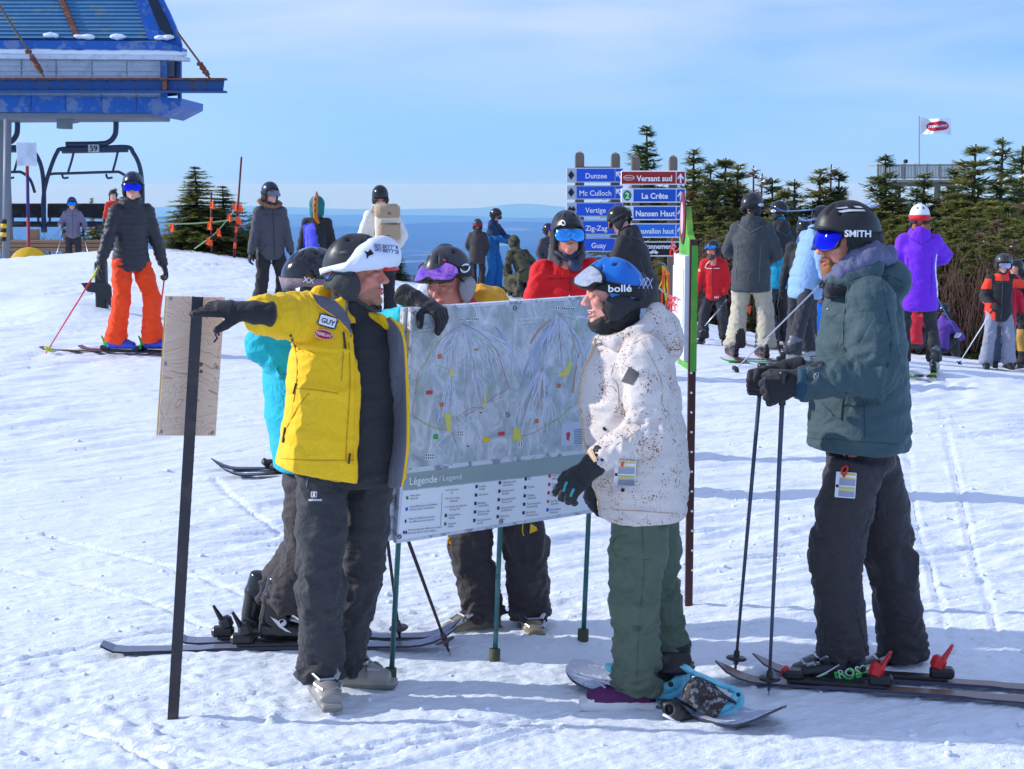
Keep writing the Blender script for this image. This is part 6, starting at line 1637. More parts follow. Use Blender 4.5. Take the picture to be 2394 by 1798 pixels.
 slab('tip_figure',[(1132,890),(1150,880),(1158,900),(1146,940),(1134,930)],.0034,.0044,mat('badge_red',(196,66,68)),mprint)
 for k in range(9):slab('tip_line',[(1180,868 +k*11),(1238,863 +k*11),(1238,867 +k*11),(1180,872 +k*11)],.0034,.0040,mat('ink_soft',(90,100,120)),mprint)
 # lettering
 def text(t,x,y,h,m,bold=.0,align='LEFT',sx=.92,slope=-.105,shear=0.0):
  V,F=text_mesh(t,bold,1.0,align,shear);k=h/.70
  P=[BP(*Z7(x+a*k*sx,y+a*k*sx*slope-(c-.0)*k),.0052)for a,c in V];link('lettering',mesh_from('lettering',np.array([tuple(p)for p in P]),F,m,False),bd)
 text('Légende',152,1216,46,W_INK,.012,sx=.80);text('/ Legend',338,1192,34,W_INK,.0,sx=.86)
 text('VERSANT SUD',210,236,15,W_INK,.012,sx=.78);text('SOUTH SIDE',208,258,15,W_INK,.012,sx=.78);text('alt. 875 m / 2871\'',206,276,8,W_INK,0)
 text('VERSANT NORD',836,188,15,W_INK,.012,sx=.78);text('NORTH SIDE',834,211,15,W_INK,.012,sx=.78);text('alt. 875 m / 2871\'',834,229,8,W_INK,0)
 INK=mat('legend_ink',(60,66,84),rough=.5);BLU=mat('legend_blue',(28,96,200));GRE=mat('legend_green',(36,150,80));NVY=mat('legend_navy',(44,48,110))
 for(x,y,a_,b_,k)in((160,1290,'Pistes faciles','Easy trails','o'),(156,1360,'Pistes difficiles pour intermédiaires','Difficult trails for intermediates','s'),(150,1436,'Pistes très difficiles pour avancés','Very difficult trails for advanced','d'),(146,1506,'Pistes extrêmement difficiles pour experts','Extremely difficult trails for experts','dd')):
  text(a_,x,y-2,10.5,INK,.004,sx=.82);text(b_,x-2,y+17,10.5,INK,.004,sx=.82,shear=.2)
  ic=(x-22,y+6)
  if k=='o':slab('legend_icon',[(ic[0]+8 *math.cos(t),ic[1]+12 *math.sin(t))for t in np.linspace(0,6.28,16)[:-1]],.0012,.003,GRE,bd)
  elif k=='s':slab('legend_icon',[(ic[0]-7,ic[1]-9),(ic[0]+8,ic[1]-11),(ic[0]+8,ic[1]+9),(ic[0]-7,ic[1]+11)],.0012,.003,BLU,bd)
  else:
   for dx in((0,)if k=='d' else(-7,7)):slab('legend_icon',[(ic[0]+dx-7,ic[1]),(ic[0]+dx,ic[1]-14),(ic[0]+dx+7,ic[1]),(ic[0]+dx,ic[1]+14)],.0012,.003,NVY,bd)
 slab('legend_rule',[(356,1268),(358,1268),(348,1468),(346,1468)],.0012,.002,INK,bd)
 ITEMS={410:(1252,['Remontée|Lift','Parc à neige|Snowpark','Sentier de randonnée|Touring Trail','Stationnement|Parking','Sous-bois|Glades']),590:(1230,['Location|Rentals','Information','Billetterie|Ticket Office','École sur neige|Snow School','Vue spectaculaire|Scenery']),736:(1206,['Téléphone public|Public Phone','Boutique de ski|Ski Shop','Randonnée alpine|Touring Trail','Accès aux pentes|Ski-In/Ski-Out','Nourriture|Food']),898:(1182,['Bar','Fat Bike','Toilettes|Restrooms','Piste de raquette|Snowshoeing','Ski de fond|Cross-Country']),1048:(1164,['Tapis magique|Magic Carpet','Clinique|Clinic','Patrouille|Patrol','Parc Rigolo|Kids Park','Zone enfants|Kids zone'])}
 for X,(Y0,its)in ITEMS.items():
  for k,it in enumerate(its):
   x=X-k*3.5;y=Y0+k*53
   for j,t in enumerate(it.split('|')):text(t,x,y+j*18,11,INK,.004,sx=.80,shear=.12 if j else 0)
   m={410:(REDL,ORG,PALE2,INK,GRE)[k],1048:(mat('legend_red',(200,36,60)),)*3 +(ORG,BLU)}.get(X,NVY);m=m[k]if isinstance(m,tuple)else m
   w=12 if X==410 and k<3 else 7;h=2 if X==410 and k<3 else 10;ix=x-18 if X!=410 else x-20;slab('legend_icon',[(ix-w,y-4 -h),(ix+w,y-6 -h),(ix+w,y-6 +h),(ix-w,y-4 +h)],.0012,.003,m,bd)
 # round-headed bolts
 for(x,y)in((192,140),(815,108),(770,778),(143,848),(728,1445),(92,1540),(1296,1356)):
  mb=MB();rot=nrm.to_track_quat('Z','Y').to_matrix();mb.lathe([(.0006,.008),(.005,.007),(.009,.003),(.011,.0),(.002,-.001)],BP(*Z7(x,y),.004),rot=rot,n=14);mb.m=0;ob=mb.build('bolt',STEEL,bd,True)
  mb=MB();mb.lathe([(.0006,.0095),(.0032,.009),(.0034,.0075)],BP(*Z7(x,y),.004),rot=rot,n=8);mb.build('bolt_centre',mat('bolt_dark',(60,60,70)),bd,True)
 PG=mat('post_green',(52,104,104),rough=.45,var=.15,dust=((120,150,150),.3,8));FG=mat('foot_olive',(76,78,58),rough=.7,var=.15)
 for(g,Xt,Yt)in((gl,962,735),(gm,1192,720),(gr,1400,700)):
  p=g-L0;top=BP(Xt,Yt,-.075);d=top-p
  mb=MB();mb.tube([p+V3((0,0,-.08)),p+d*.5,top],.0115,10);mb.build('post',PG,o,True)
  mb=MB();mb.tube([p+V3((0,0,-.05)),p+V3((.003,0,.05))],.026,10);mb.build('post_foot',FG,o,True)
 return o
map_board()
# ================================================================== the five people round the map board
def plane_pts(base_y,base):
 return lambda X,Y,dy=0.0:at(X,Y,base_y+dy)-base
def sec(P,Y,xl,xr,b,dy=0.0,tilt=0.0):
 a=P(xl,Y,dy);c=P(xr,Y,dy);m=(a+c)/2
 u=V3((1,0,math.tan(R(tilt)))).normalized()
 return(m,u,V3((0,1,0)),(c-a).length/2,b)
def basics(J,F,k=1.0,yaw=0.0):
 J['F']=F;J['L']=V3((0,0,1)).cross(F)*1.0;J['L']=V3((-F.y,F.x,0));J['Fs']=F;J['Ls']=J['L'];J['up']=V3((0,0,1));J['k']=k
 return J

# ---------------------------------------------------------------- instructor in the yellow jacket
def instructor():
 g=ground_at(770,1640);y0=g.y+.08;base=V3((at(780,1600,y0).x,y0,0));base.z=gz1(base.x,base.y)
 P=plane_pts(y0,base);yaw=R(52);J=basics({},rotz(yaw)@V3((0,-1,0)))
 for key,(X,Y,dy)in dict(pelvis=(800,1085,.03),waist=(806,980,.03),chest=(812,850,.03),neck=(806,742,.02),head=(838,646,.0),
   sho_r=(722,738,-.06),elb_r=(655,742,-.24),wri_r=(566,728,-.36),sho_l=(902,765,.14),elb_l=(878,900,.24),wri_l=(860,1040,.22),
   hip_r=(752,1110,-.05),kne_r=(750,1375,-.10),ank_r=(752,1572,-.06),hip_l=(862,1110,.10),kne_l=(842,1360,.12),ank_l=(806,1548,.14)).items():J[key]=P(X,Y,dy)
 J['footyaw_r']=R(18);J['footyaw_l']=R(84);J['head_yaw']=R(74);J['head_pitch']=R(-2);J['head_roll']=R(2);J['hs']=.985;J['stubble']=True
 def shirt_extra(s,J):pass
 shirt=[sec(P,1112,712,932,.17,.02),sec(P,1040,716,934,.190,.01),sec(P,930,712,932,.192,.01),sec(P,820,712,926,.165,.02),sec(P,765,735,905,.115,.03),sec(P,730,770,862,.080,.02),sec(P,690,775,868,.076,.0)]
 outer=[sec(P,1098,642,950,.228,.0),sec(P,1010,662,952,.232,.0),sec(P,900,672,952,.232,.0),sec(P,820,676,948,.205,.0),sec(P,765,700,935,.150,.01),sec(P,735,735,905,.115,.02),sec(P,700,742,855,.105,.02)]
 skin=mat('skin_ruddy',(214,138,118),rough=.48,var=.14,vscale=22,bump=.14,bscale=220,spec=.35,dust=((196,100,86),.5,15))
 o=dict(skin=skin,head=('instr',dict(open_=.15,smile=-.2)),pants=dict(mat=fabric('cloth_darkgrey',(48,48,52)),w=(.104,.098,.092,.086,.098),hem=-.02,fold=1.3),
             gloves=GLV,glove_l=False,glove_r=dict(kind='instr'),boots=(plastic('boot_grey',(150,146,138),.4),plastic('boot_grey_dark',(120,117,112),.4),M_BUCK),
             helmet=dict(mat=mat('helmet_charcoal',(50,50,53),rough=.42,var=.06),s=1.10,style=1,brim=.012,vents=True,pad_mat=fabric('pad_dark',(52,52,55))),
             neck=dict(mat=BLK,top=-.10),beard=dict(mat=mat('stubble',(150,112,92),rough=.8,var=.25,vscale=120,bump=.4,bscale=300),len=-.006))
 o.pop('beard')
 o['glove_r']=dict(kind='flat',dir=V3((-.97,-.20,.12)),back=V3((-.1,-.45,.9)),at=P(572,728,-.35),s=1.15)
 b,J,ch=person('person in open yellow instructor jacket and black trousers pointing left',base,yaw,1.78,{},o,.0088,J=J)
 # black shirt under the open jacket
 s=SDF();s.chain(shirt,k=.02,cap=.15);V,Q=s.mesh(.008,1);V=wrinkle(V,Q,[(shirt[0][0],shirt[-2][0],.17,.006,.003,.003,.10)],2.2,.8)
 sh=link('shirt',mesh_from('shirt',V,Q,BLK,True),b)
 # jacket: a shell open down the front
 s=SDF();s.chain(outer,k=.02,cap=.10)
 s.limb([J['sho_r'],J['sho_r'].lerp(J['elb_r'],.5),J['elb_r'],J['elb_r'].lerp(J['wri_r'],.5),P(598,734,-.33)],[.094,.088,.080,.070,.063],k=.03);s.ell(J['sho_r']+V3((.02,.02,-.01)),(.095,.09,.085),k=.045)
 s.limb([J['sho_l'],J['elb_l'],J['wri_l']],[.075,.062,.055],k=.03)
 s.path([P(742,722,.05),P(748,690,.08),P(800,688,.10),P(850,715,.08)],[.030,.034,.034,.028],k=.02) # standing collar
 s.chain([(c,u,v,a-.022,bb-.022)for(c,u,v,a,bb)in[sec(P,1120,642,950,.215,.02)]+outer[:5]],k=.005,op='-',cap=.10)
 for(Ya,xa,xb)in((1130,842,938),(1000,848,938),(900,848,936),(820,842,930),(770,826,912),(735,800,900)):pass
 op=[(1150,836,972),(1000,846,972),(900,846,970),(820,838,960),(770,822,905),(715,792,890),(655,800,905)]
 s.chain([(P((xa+xb)/2,Y_,-.22),V3((1,0,0)),V3((0,1,0)),(xb-xa)/2 *.00172,.20)for(Y_,xa,xb)in op],k=.004,op='-',cap=.5)
 s.ell(P(903,688,.0),(.080,.20,.080),k=.004,op='-')
 V,Q=main_part(*s.mesh(.0074,1))
 V=wrinkle(V,Q,[(outer[0][0],outer[-2][0],.18,.004,.004,.004,.13),(J['sho_r'],J['elb_r'],.085,.008,.005,.009,.06),(J['elb_r'],P(598,734,-.33),.07,.009,.006,.006,.05)],4.7,.85)
 jk=link('jacket',mesh_from('jacket',V,Q,YEL,True),b)
 # the far front of the jacket hangs open and shows its grey lining
 rows=[(742,884,912,.03,-.02),(765,900,934,.02,-.08),(800,908,946,-.02,-.12),(880,914,952,-.05,-.14),(960,916,955,-.06,-.15),(1040,912,954,-.06,-.15),(1100,908,946,-.06,-.15),(1136,910,940,-.06,-.15)]
 rows=smooth_line(rows,4);FV,FF=[],[];nq=7
 for(Y_,xa,xb,da,db)in rows:
  for k in range(nq):
   t=k/(nq-1);FV.append(tuple(P(xa+(xb-xa)*t,Y_+6 *math.sin(t*3),da+(db-da)*t+.02 *math.sin(t*3.1 +Y_*.02))))
 for i in range(len(rows)-1):
  for k in range(nq-1):FF.append((i*nq+k,i*nq+k+1,(i+1)*nq+k+1,(i+1)*nq+k))
 fl=link('jacket_front',mesh_from('jacket_front',np.array(FV),FF,[YEL,GREYLIN],True),b)
 md=fl.modifiers.new('thickness','SOLIDIFY');md.thickness=.008;md.offset=-1;md.material_offset=1;md.material_offset_rim=0
 mb=MB();mb.tube([FV[i*nq+nq-1]for i in range(len(rows))],.0055,6);mb.build('edge_piping',YEL,fl,True)
 S=Surf([jk],b)
 # lapel lining, patches, zips
 S.patch([(731,690),(775,698),(802,722),(818,752),(822,790),(806,768),(786,745),(760,728),(740,712)],GREYLIN,'lapel_lining',.004)
 S.line([(724,684),(737,712),(762,730),(790,748),(812,772),(826,800),(832,850),(834,920),(832,1000),(828,1084)],.0045,YEL,'edge_piping',.003)
 rf=grid_px(766,751,46,38);S.rect(766,751,45,30,16,NAVY,'name_patch',.003,ref=rf);S.rect(766,751,39,23,16,W_INK,'name_patch',.005,.12,ref=rf);S.text('GUY',767,752,11,17,K_INK,'lettering',.007,.02,ref=rf)
 rf=grid_px(757,782,46,26);S.oval(757,782,46,23,14,W_INK,'badge',.003,ref=rf);S.oval(757,782,43,20,14,REDOVAL,'badge',.005,ref=rf);S.text('TREMBLANT',757,782,7.0,15,W_INK,'lettering',.007,.012,sx=.68,ref=rf)
 for pts in([(677,785),(690,812),(695,860),(692,905),(686,940)],[(804,778),(802,830),(798,890)],[(816,800),(818,900),(812,1000),(808,1080)],[(722,920),(700,945),(684,975),(670,1000)],[(690,908),(740,912),(790,920)],[(645,1070),(720,1076),(826,1076)]):
  S.line(smooth_line(pts,4),.0026,SEAMY,'seam',.000)
 Z=fabric('zip_brown',(70,48,26))
 for(xa,ya,xb,yb)in((678,783,692,810),(803,778,808,816),(694,897,688,920),(668,1000,663,1034),(818,1060,815,1084)):S.line([(xa,ya),(xb,yb)],.0045,Z,'zip_pull',.004)
 # sagging pocket flap edge of the chest
 mbp=Surf([ch['trousers']],b);mbp.line([(722,1098),(717,1140)],.002,STEEL,'zip',.002)
 mbp.rect(734,1156,14,13,3,W_INK,'logo',.003,.15);mbp.rect(734,1156,11,10,3,CHAR,'logo',.004,.1);mbp.text('S',734,1156,8,3,W_INK,'lettering',.005,.05);mbp.text('salomon',737,1168,6.5,0,W_INK,'lettering',.003,.02)
 # the goggles pushed up on the helmet under a white cover
 M=Matrix.Translation(base)@head_matrix(J)
 cw=mat('cover_white',(225,232,246),rough=.7,var=.05,bump=.2,bscale=40)
 V,F=[],[];NA,NE=44,18
 for i in range(NA):
  az=R(-112 +224 *i/(NA-1));a=abs(math.degrees(az));kf=max(0.0,1 -(a/112)**2.2)
  lo=np.interp(a,[0,35,60,85,112],[-6,-10,-12,-12,-10]);hi=np.interp(a,[0,35,60,85,112],[50,48,36,6,-2])
  for j in range(NE):
   t=j/(NE-1);e=lo+(hi-lo)*t
   off=.014 +(.012 +.030 *kf)*max(0,math.sin(math.pi*min(1,t*1.02)))**.55 +.010 *kf*(1 -t)
   if j==0:off=-.004
   if j==NE-1:off=.004
   V.append(tuple(helmet_point(az,R(e),off)*1.06 +V3((0,0,.004))))
 F=np.array([(i*NE+j,(i+1)*NE+j,(i+1)*NE+j+1,i*NE+j+1)for i in range(NA-1)for j in range(NE-1)])
 V=wrinkle(np.array(V),F,[((-.12,-.05,.08),(.12,-.05,.08),.1,.003,.002,.003,.05)],1.0,1.2)
 co=link('goggle_cover',mesh_from('goggle_cover',V,F,cw,True),b);co.matrix_local=head_matrix(J)
 sm=link('goggle_strap',strap_mesh('strap',cw,.050,.020,.020,.012,72),b);sm.matrix_local=head_matrix(J)@Matrix.Scale(1.10,4)
 rl=MB();rl.tube([V3((x,-.134 -.016 *math.cos(x*16),.026))for x in np.linspace(-.075,.075,9)],.008,8);r_=rl.build('goggle_frame',mat('frame_red',(206,40,34),rough=.4),b,True);r_.matrix_local=head_matrix(J)
 S2=Surf([co],b);S2.patch([(866,582),(862,592),(874,594),(863,598),(857,606),(857,596),(851,586),(860,589)],K_INK,'logo',.003)
 S2.text('SEE BETTER',903,576,8,6,mat('ink_blue',(50,62,120)),'lettering',.004,.02);S2.text('SKI BETTER',905,586,8,8,mat('ink_blue',(50,62,120)),'lettering',.004,.02)
 S3=Surf([ch['helmet']]+list(ch['helmet'].children),b)
 S3.patch([(767,640),(772,632),(777,635),(772,643)],mat('tag_red',(214,44,40)),'logo',.003);S3.patch([(761,650),(767,640),(772,643),(766,653)],mat('tag_blue',(60,110,200)),'logo',.003)
 S3.text('ATOMIC',795,590,6.5,-6,mat('grey_print',(120,120,124)),'lettering',.003,.01)
 S3.line([(770,655),(790,634),(832,640)],.0022,mat('trim_blue',(30,96,130)),'trim',.002)
 # chin strap ends
 mb=MB();mb.tube([P(806,690,-.06),P(812,715,-.09),P(810,745,-.10),P(818,775,-.11)],.004,6);mb.build('strap_end',fabric('strap_grey',(110,110,112)),b,True)
 # short grey brown stubble
 S4=Surf([b],b)
 mb=MB();mb.tube([P(505,770,-.36),P(512,776,-.37),P(503,782,-.36),P(508,790,-.36),P(500,800,-.36)],.004,6);mb.tube([P(520,764,-.36),P(508,770,-.36),P(512,785,-.36)],.004,6);mb.build('wrist_cord',fabric('cord_navy',(20,24,70)),b,True)
 return b,J,ch,P
INSTR=instructor()
# ---------------------------------------------------------------- snowboarder in the speckled white jacket
def speckle_mat():
 m=mat('cloth_speckled',(212,203,198),rough=.75,var=.04,vscale=9,bump=.2,bscale=90,spec=.25)
 n,l=m.node_tree.nodes,m.node_tree.links;b=n['Principled BSDF'];src=b.inputs['Base Color'].links[0].from_socket
 tc=n.new('ShaderNodeTexCoord');wv=n.new('ShaderNodeTexNoise');wv.inputs['Scale'].default_value=40
 l.new(tc.outputs['Object'],wv.inputs['Vector'])
 ad=n.new('ShaderNodeMix');ad.data_type='VECTOR';ad.inputs[0].default_value=.035
 l.new(tc.outputs['Object'],ad.inputs[4]);l.new(wv.outputs['Color'],ad.inputs[5])
 last=src
 for sc,thr,col in((92,.185,(126,88,64)),(150,.16,(176,138,116))):
  vo=n.new('ShaderNodeTexVoronoi');vo.inputs['Scale'].default_value=sc;l.new(ad.outputs[1],vo.inputs['Vector'])
  no=n.new('ShaderNodeTexNoise');no.inputs['Scale'].default_value=13;no.inputs['Detail'].default_value=3;l.new(tc.outputs['Object'],no.inputs['Vector'])
  sb=n.new('ShaderNodeMath');sb.operation='MULTIPLY_ADD';sb.inputs[1].default_value=.9;sb.inputs[2].default_value=-.33;l.new(no.outputs['Fac'],sb.inputs[0])
  cmp_=n.new('ShaderNodeMath');cmp_.operation='LESS_THAN';l.new(vo.outputs['Distance'],cmp_.inputs[0])
  ml=n.new('ShaderNodeMath');ml.operation='ADD';ml.inputs[1].default_value=thr-.10;l.new(sb.outputs[0],ml.inputs[0]);l.new(ml.outputs[0],cmp_.inputs[1])
  mx=n.new('ShaderNodeMix');mx.data_type='RGBA';mx.inputs[7].default_value=lin(*col);l.new(cmp_.outputs[0],mx.inputs[0]);l.new(last,mx.inputs[6]);last=mx.outputs[2]
 l.new(last,b.inputs['Base Color']);return m
SPK=speckle_mat();BEIGE=fabric('cloth_beige',(206,176,140));OLIVE=fabric('cloth_olive',(84,98,82));AQUA=plastic('binding_aqua',(110,205,222),.45)
def ticket(S,cx,cy,w,h,ang,cordpts):
 T=mat('ticket_white',(226,230,240),rough=.4,var=.02);c,sn=math.cos(R(ang)),math.sin(R(ang));q=lambda x,y:(cx+x*c-y*sn,cy+x*sn+y*c)
 rf=grid_px(cx,cy,w,h);o=S.rect(cx,cy,w,h,ang,T,'lift_ticket',.006,.04,ref=rf)
 YB=mat('ticket_yellow',(206,190,40),rough=.5);GB=mat('ticket_grey',(150,158,176),rough=.5)
 for(y0,y1,m)in((-.47,-.43,YB),(-.42,-.39,YB),(-.28,-.245,YB),(-.23,.02,GB),(.08,.115,YB),(.13,.165,YB),(.20,.235,YB),(.25,.46,GB)):
  a=[q(-.32 *w,y0*h),q(.46 *w,y0*h),q(.46 *w,y1*h),q(-.32 *w,y1*h)];S.patch(a,m,'ticket_print',.0075,ref=rf)
 S.patch([q(-.47 *w,.0),q(-.34 *w,0),q(-.34 *w,.11 *h),q(-.47 *w,.11 *h)],K_INK,'ticket_print',.0075,ref=rf)
 S.line(smooth_line(cordpts,4),.004,mat('cord_red',(214,52,34),rough=.6),'ticket_cord',.016)
def boarder():
 g=ground_at(1440,1660);y0=g.y+.04;base=V3((at(1480,1640,y0).x,y0,0));base.z=gz1(base.x,base.y)+.015
 P=plane_pts(y0,base);yaw=R(-88);J=basics({},rotz(yaw)@V3((0,-1,0)),.96)
 for key,(X,Y,dy)in dict(pelvis=(1505,1140,.08),waist=(1480,1040,.08),chest=(1462,900,.08),neck=(1475,785,.06),head=(1430,694,.03),
   sho_l=(1505,832,-.13),elb_l=(1518,1010,-.20),wri_l=(1390,1082,-.22),sho_r=(1500,832,.27),elb_r=(1500,1010,.32),wri_r=(1392,1110,.26),
   hip_l=(1502,1165,-.01),kne_l=(1484,1405,-.03),ank_l=(1478,1600,.0),hip_r=(1515,1165,.18),kne_r=(1535,1400,.22),ank_r=(1558,1572,.24)).items():J[key]=P(X,Y,dy)
 J['footyaw_l']=R(-90);J['footyaw_r']=R(-80);J['head_yaw']=R(-86);J['head_pitch']=R(3);J['head_roll']=0;J['hs']=.93
 tor=[sec(P,1200,1402,1606,.235,.07,3),sec(P,1120,1388,1612,.235,.07),sec(P,1020,1366,1600,.230,.07),sec(P,930,1353,1590,.225,.07),sec(P,870,1360,1578,.205,.07),sec(P,825,1378,1568,.16,.07),sec(P,795,1388,1560,.105,.06),sec(P,765,1405,1540,.085,.06)]
 def hood(s,J):
  s.ell(P(1543,775,.06),(.085,.115,.092),k=.03);s.ell(P(1570,806,.06),(.052,.10,.062),k=.03)
  s.path([P(1395,788,-.02),P(1440,800,-.06),P(1500,775,-.06),P(1535,730,.0)],[.016,.026,.036,.040],k=.02)
 skin=mat('skin_fair',(226,158,140),rough=.48,var=.16,vscale=16,bump=.08,bscale=220,spec=.35,dust=((216,116,108),.5,15))
 o=dict(skin=skin,head=('boarder',dict(female=True,smile=1.0,open_=.9)),jacket=dict(mat=SPK,torso=tor,sleeve=(.088,.082,.066,.050),extra=[hood],fold=1.25),
             pants=dict(mat=OLIVE,w=(.126,.114,.100,.094,.104),hem=-.015,fold=1.35,hips=1.0,paint=None),gloves=GLV,boots={'l':(mat('shoe_purple',(88,34,84),rough=.7,bump=.2),mat('shoe_sole',(226,222,218),rough=.6),mat('lace_grey',(196,190,200)))+(0,),'r':(mat('shoe_purple',(88,34,84)),mat('shoe_sole',(226,222,218)),mat('lace_grey',(196,190,200)))+(0,)},
             glove_l=dict(kind='relaxed',dir=V3((-.72,-.10,-.68)),back=V3((-.35,-.85,.40)),at=P(1372,1102,-.23),s=1.08),glove_r=dict(kind='relaxed',dir=V3((-.25,0,-.95)),back=V3((-.8,-.4,.1)),at=P(1392,1120,.2),s=1.0),
             helmet=dict(mat=mat('helmet_blue',(22,108,196),rough=.38,var=.05),s=1.06,pad_mat=BLK,style=1),neck=dict(mat=fabric('gaiter_black',(24,24,27)),top=-.07,face=True),
             goggles=dict(lens=mat('lens_mirror',(232,232,232),rough=.10,metal=.8,var=.02),frame=mat('frame_black',(26,26,28),rough=.4),strap=fabric('strap_black',(22,22,25)),up=34,s=1.27,dy=-.006,dz=.006,z0=.060,z1=.012,sw=.046,hs=1.075,a0=48))
 o['pants'].pop('paint')
 b,J,ch=person('person in speckled white jacket and blue helmet standing on snowboard',base,yaw,1.68,{},o,.0084,J=J)
 # under-helmet hood and a strand of hair
 M=head_matrix(J)
 s=SDF();s.ell((0,.030,-.040),(.088,.092,.090),k=.03);s.ell((0,.02,-.10),(.078,.085,.06),k=.03);s.ell((0,-.098,-.015),(.066,.090,.075),k=.012,op='-')
 V,Q=s.mesh(.0055,1);V=wrinkle(V,Q,[((0,.03,-.15),(0,.03,.03),.08,.003,.003,.002,.03)],3.0)
 bl=link('balaclava',mesh_from('balaclava',V,Q,fabric('gaiter_black',(24,24,27)),True),b);bl.matrix_local=M
 hb=MB();rr=random.Random(2);HB=mat('hair_brown',(84,56,42),rough=.5,var=.3,vscale=40)
 for i in range(16):hb.tube([M@V3((.080 +rr.uniform(-.006,.006),-.045 +rr.uniform(-.014,.012),-.012)),M@V3((.086,-.040 +rr.uniform(-.014,.012),-.045)),M@V3((.080,-.020 +rr.uniform(-.014,.02),-.085))],[.0035,.004,.002],5)
 hb.build('hair',HB,b,True)
 tt=MB();tt.box((0,-.0935,-.0605),(.030,.012,.0075),bevel=.003);te=tt.build('teeth',mat('teeth',(236,228,214),rough=.25),b);te.matrix_local=M
 S=Surf([ch['jacket']],b)
 S.patch([(1452,892),(1471,857),(1495,874),(1477,900)],mat('patch_slate',(78,76,84),rough=.7),'sleeve_patch',.004)
 S.patch([(1408,1000),(1414,998),(1419,1006),(1412,1008)],K_INK,'tag',.004);S.rect(1456,1146,8,8,0,K_INK,'tag',.004,.05)
 SM=fabric('seam_tan',(190,160,130))
 for pts in([(1405,800),(1440,812),(1490,800),(1530,770)],[(1500,800),(1530,850),(1548,900),(1546,960)],[(1437,850),(1428,880),(1444,900),(1446,955)],[(1402,905),(1430,902),(1440,915)],[(1410,1190),(1500,1195),(1600,1203)],[(1470,985),(1500,1000),(1440,1040)]):S.line(smooth_line(pts,4),.0022,SM,'seam',.0)
 S.line(smooth_line([(1392,790),(1386,830),(1362,870),(1354,940),(1360,1000),(1374,1060),(1390,1120),(1400,1190)],4),.007,BEIGE,'front_placket',.000)
 S.patch([(1370,1058),(1384,1048),(1396,1076),(1383,1086)],BEIGE,'cuff_tab',.006)
 ticket(S,1461,1107,50,60,2,[(1453,1072),(1458,1085),(1463,1094)])
 S2=Surf([c for c in ch['goggles'].children if c.name.startswith('strap')]+[ch['helmet']]+list(ch['helmet'].children),b)
 S2.text('bollé',1449,674,16,-1,W_INK,'lettering',.008,.02,sx=1.25)
 for k_ in range(3):S2.text('X',1500 +k_*10,662,26,4,mat('print_lilac',(190,196,226)),'lettering',.003,-.008,sx=.55)
 G=mat('glove_teal',(60,150,158),rough=.6)
 Sg=Surf([ch['glove_l']],b)
 for(xa,ya,xb,yb)in((1298,1128,1304,1112),(1318,1148,1326,1126),(1335,1160,1342,1142)):Sg.line([(xa,ya),(xb,yb)],.006,G,'finger_patch',.001)
 Sp=Surf([ch['trousers']],b)
 SO=fabric('seam_olive',(62,74,62))
 for pts in([(1500,1230),(1506,1330),(1498,1420),(1492,1500),(1488,1590)],[(1464,1580),(1446,1630)],[(1440,1300),(1520,1310)],[(1424,1260),(1440,1300),(1470,1310)]):Sp.line(smooth_line(pts,4),.002,SO,'seam',.0)
 gt=SDF();gt.limb([P(1566,1500,.23),P(1562,1590,.24)],[.090,.082],cap=.2);V,Q=gt.mesh(.008,1);V=wrinkle(V,Q,[(P(1566,1490,.23),P(1562,1590,.24),.085,.003,.003,.003,.03)],1)
 link('snow_gaiter',mesh_from('snow_gaiter',V,Q,BLK,True),b)
 return b,J,ch,P
BOARDER=boarder()

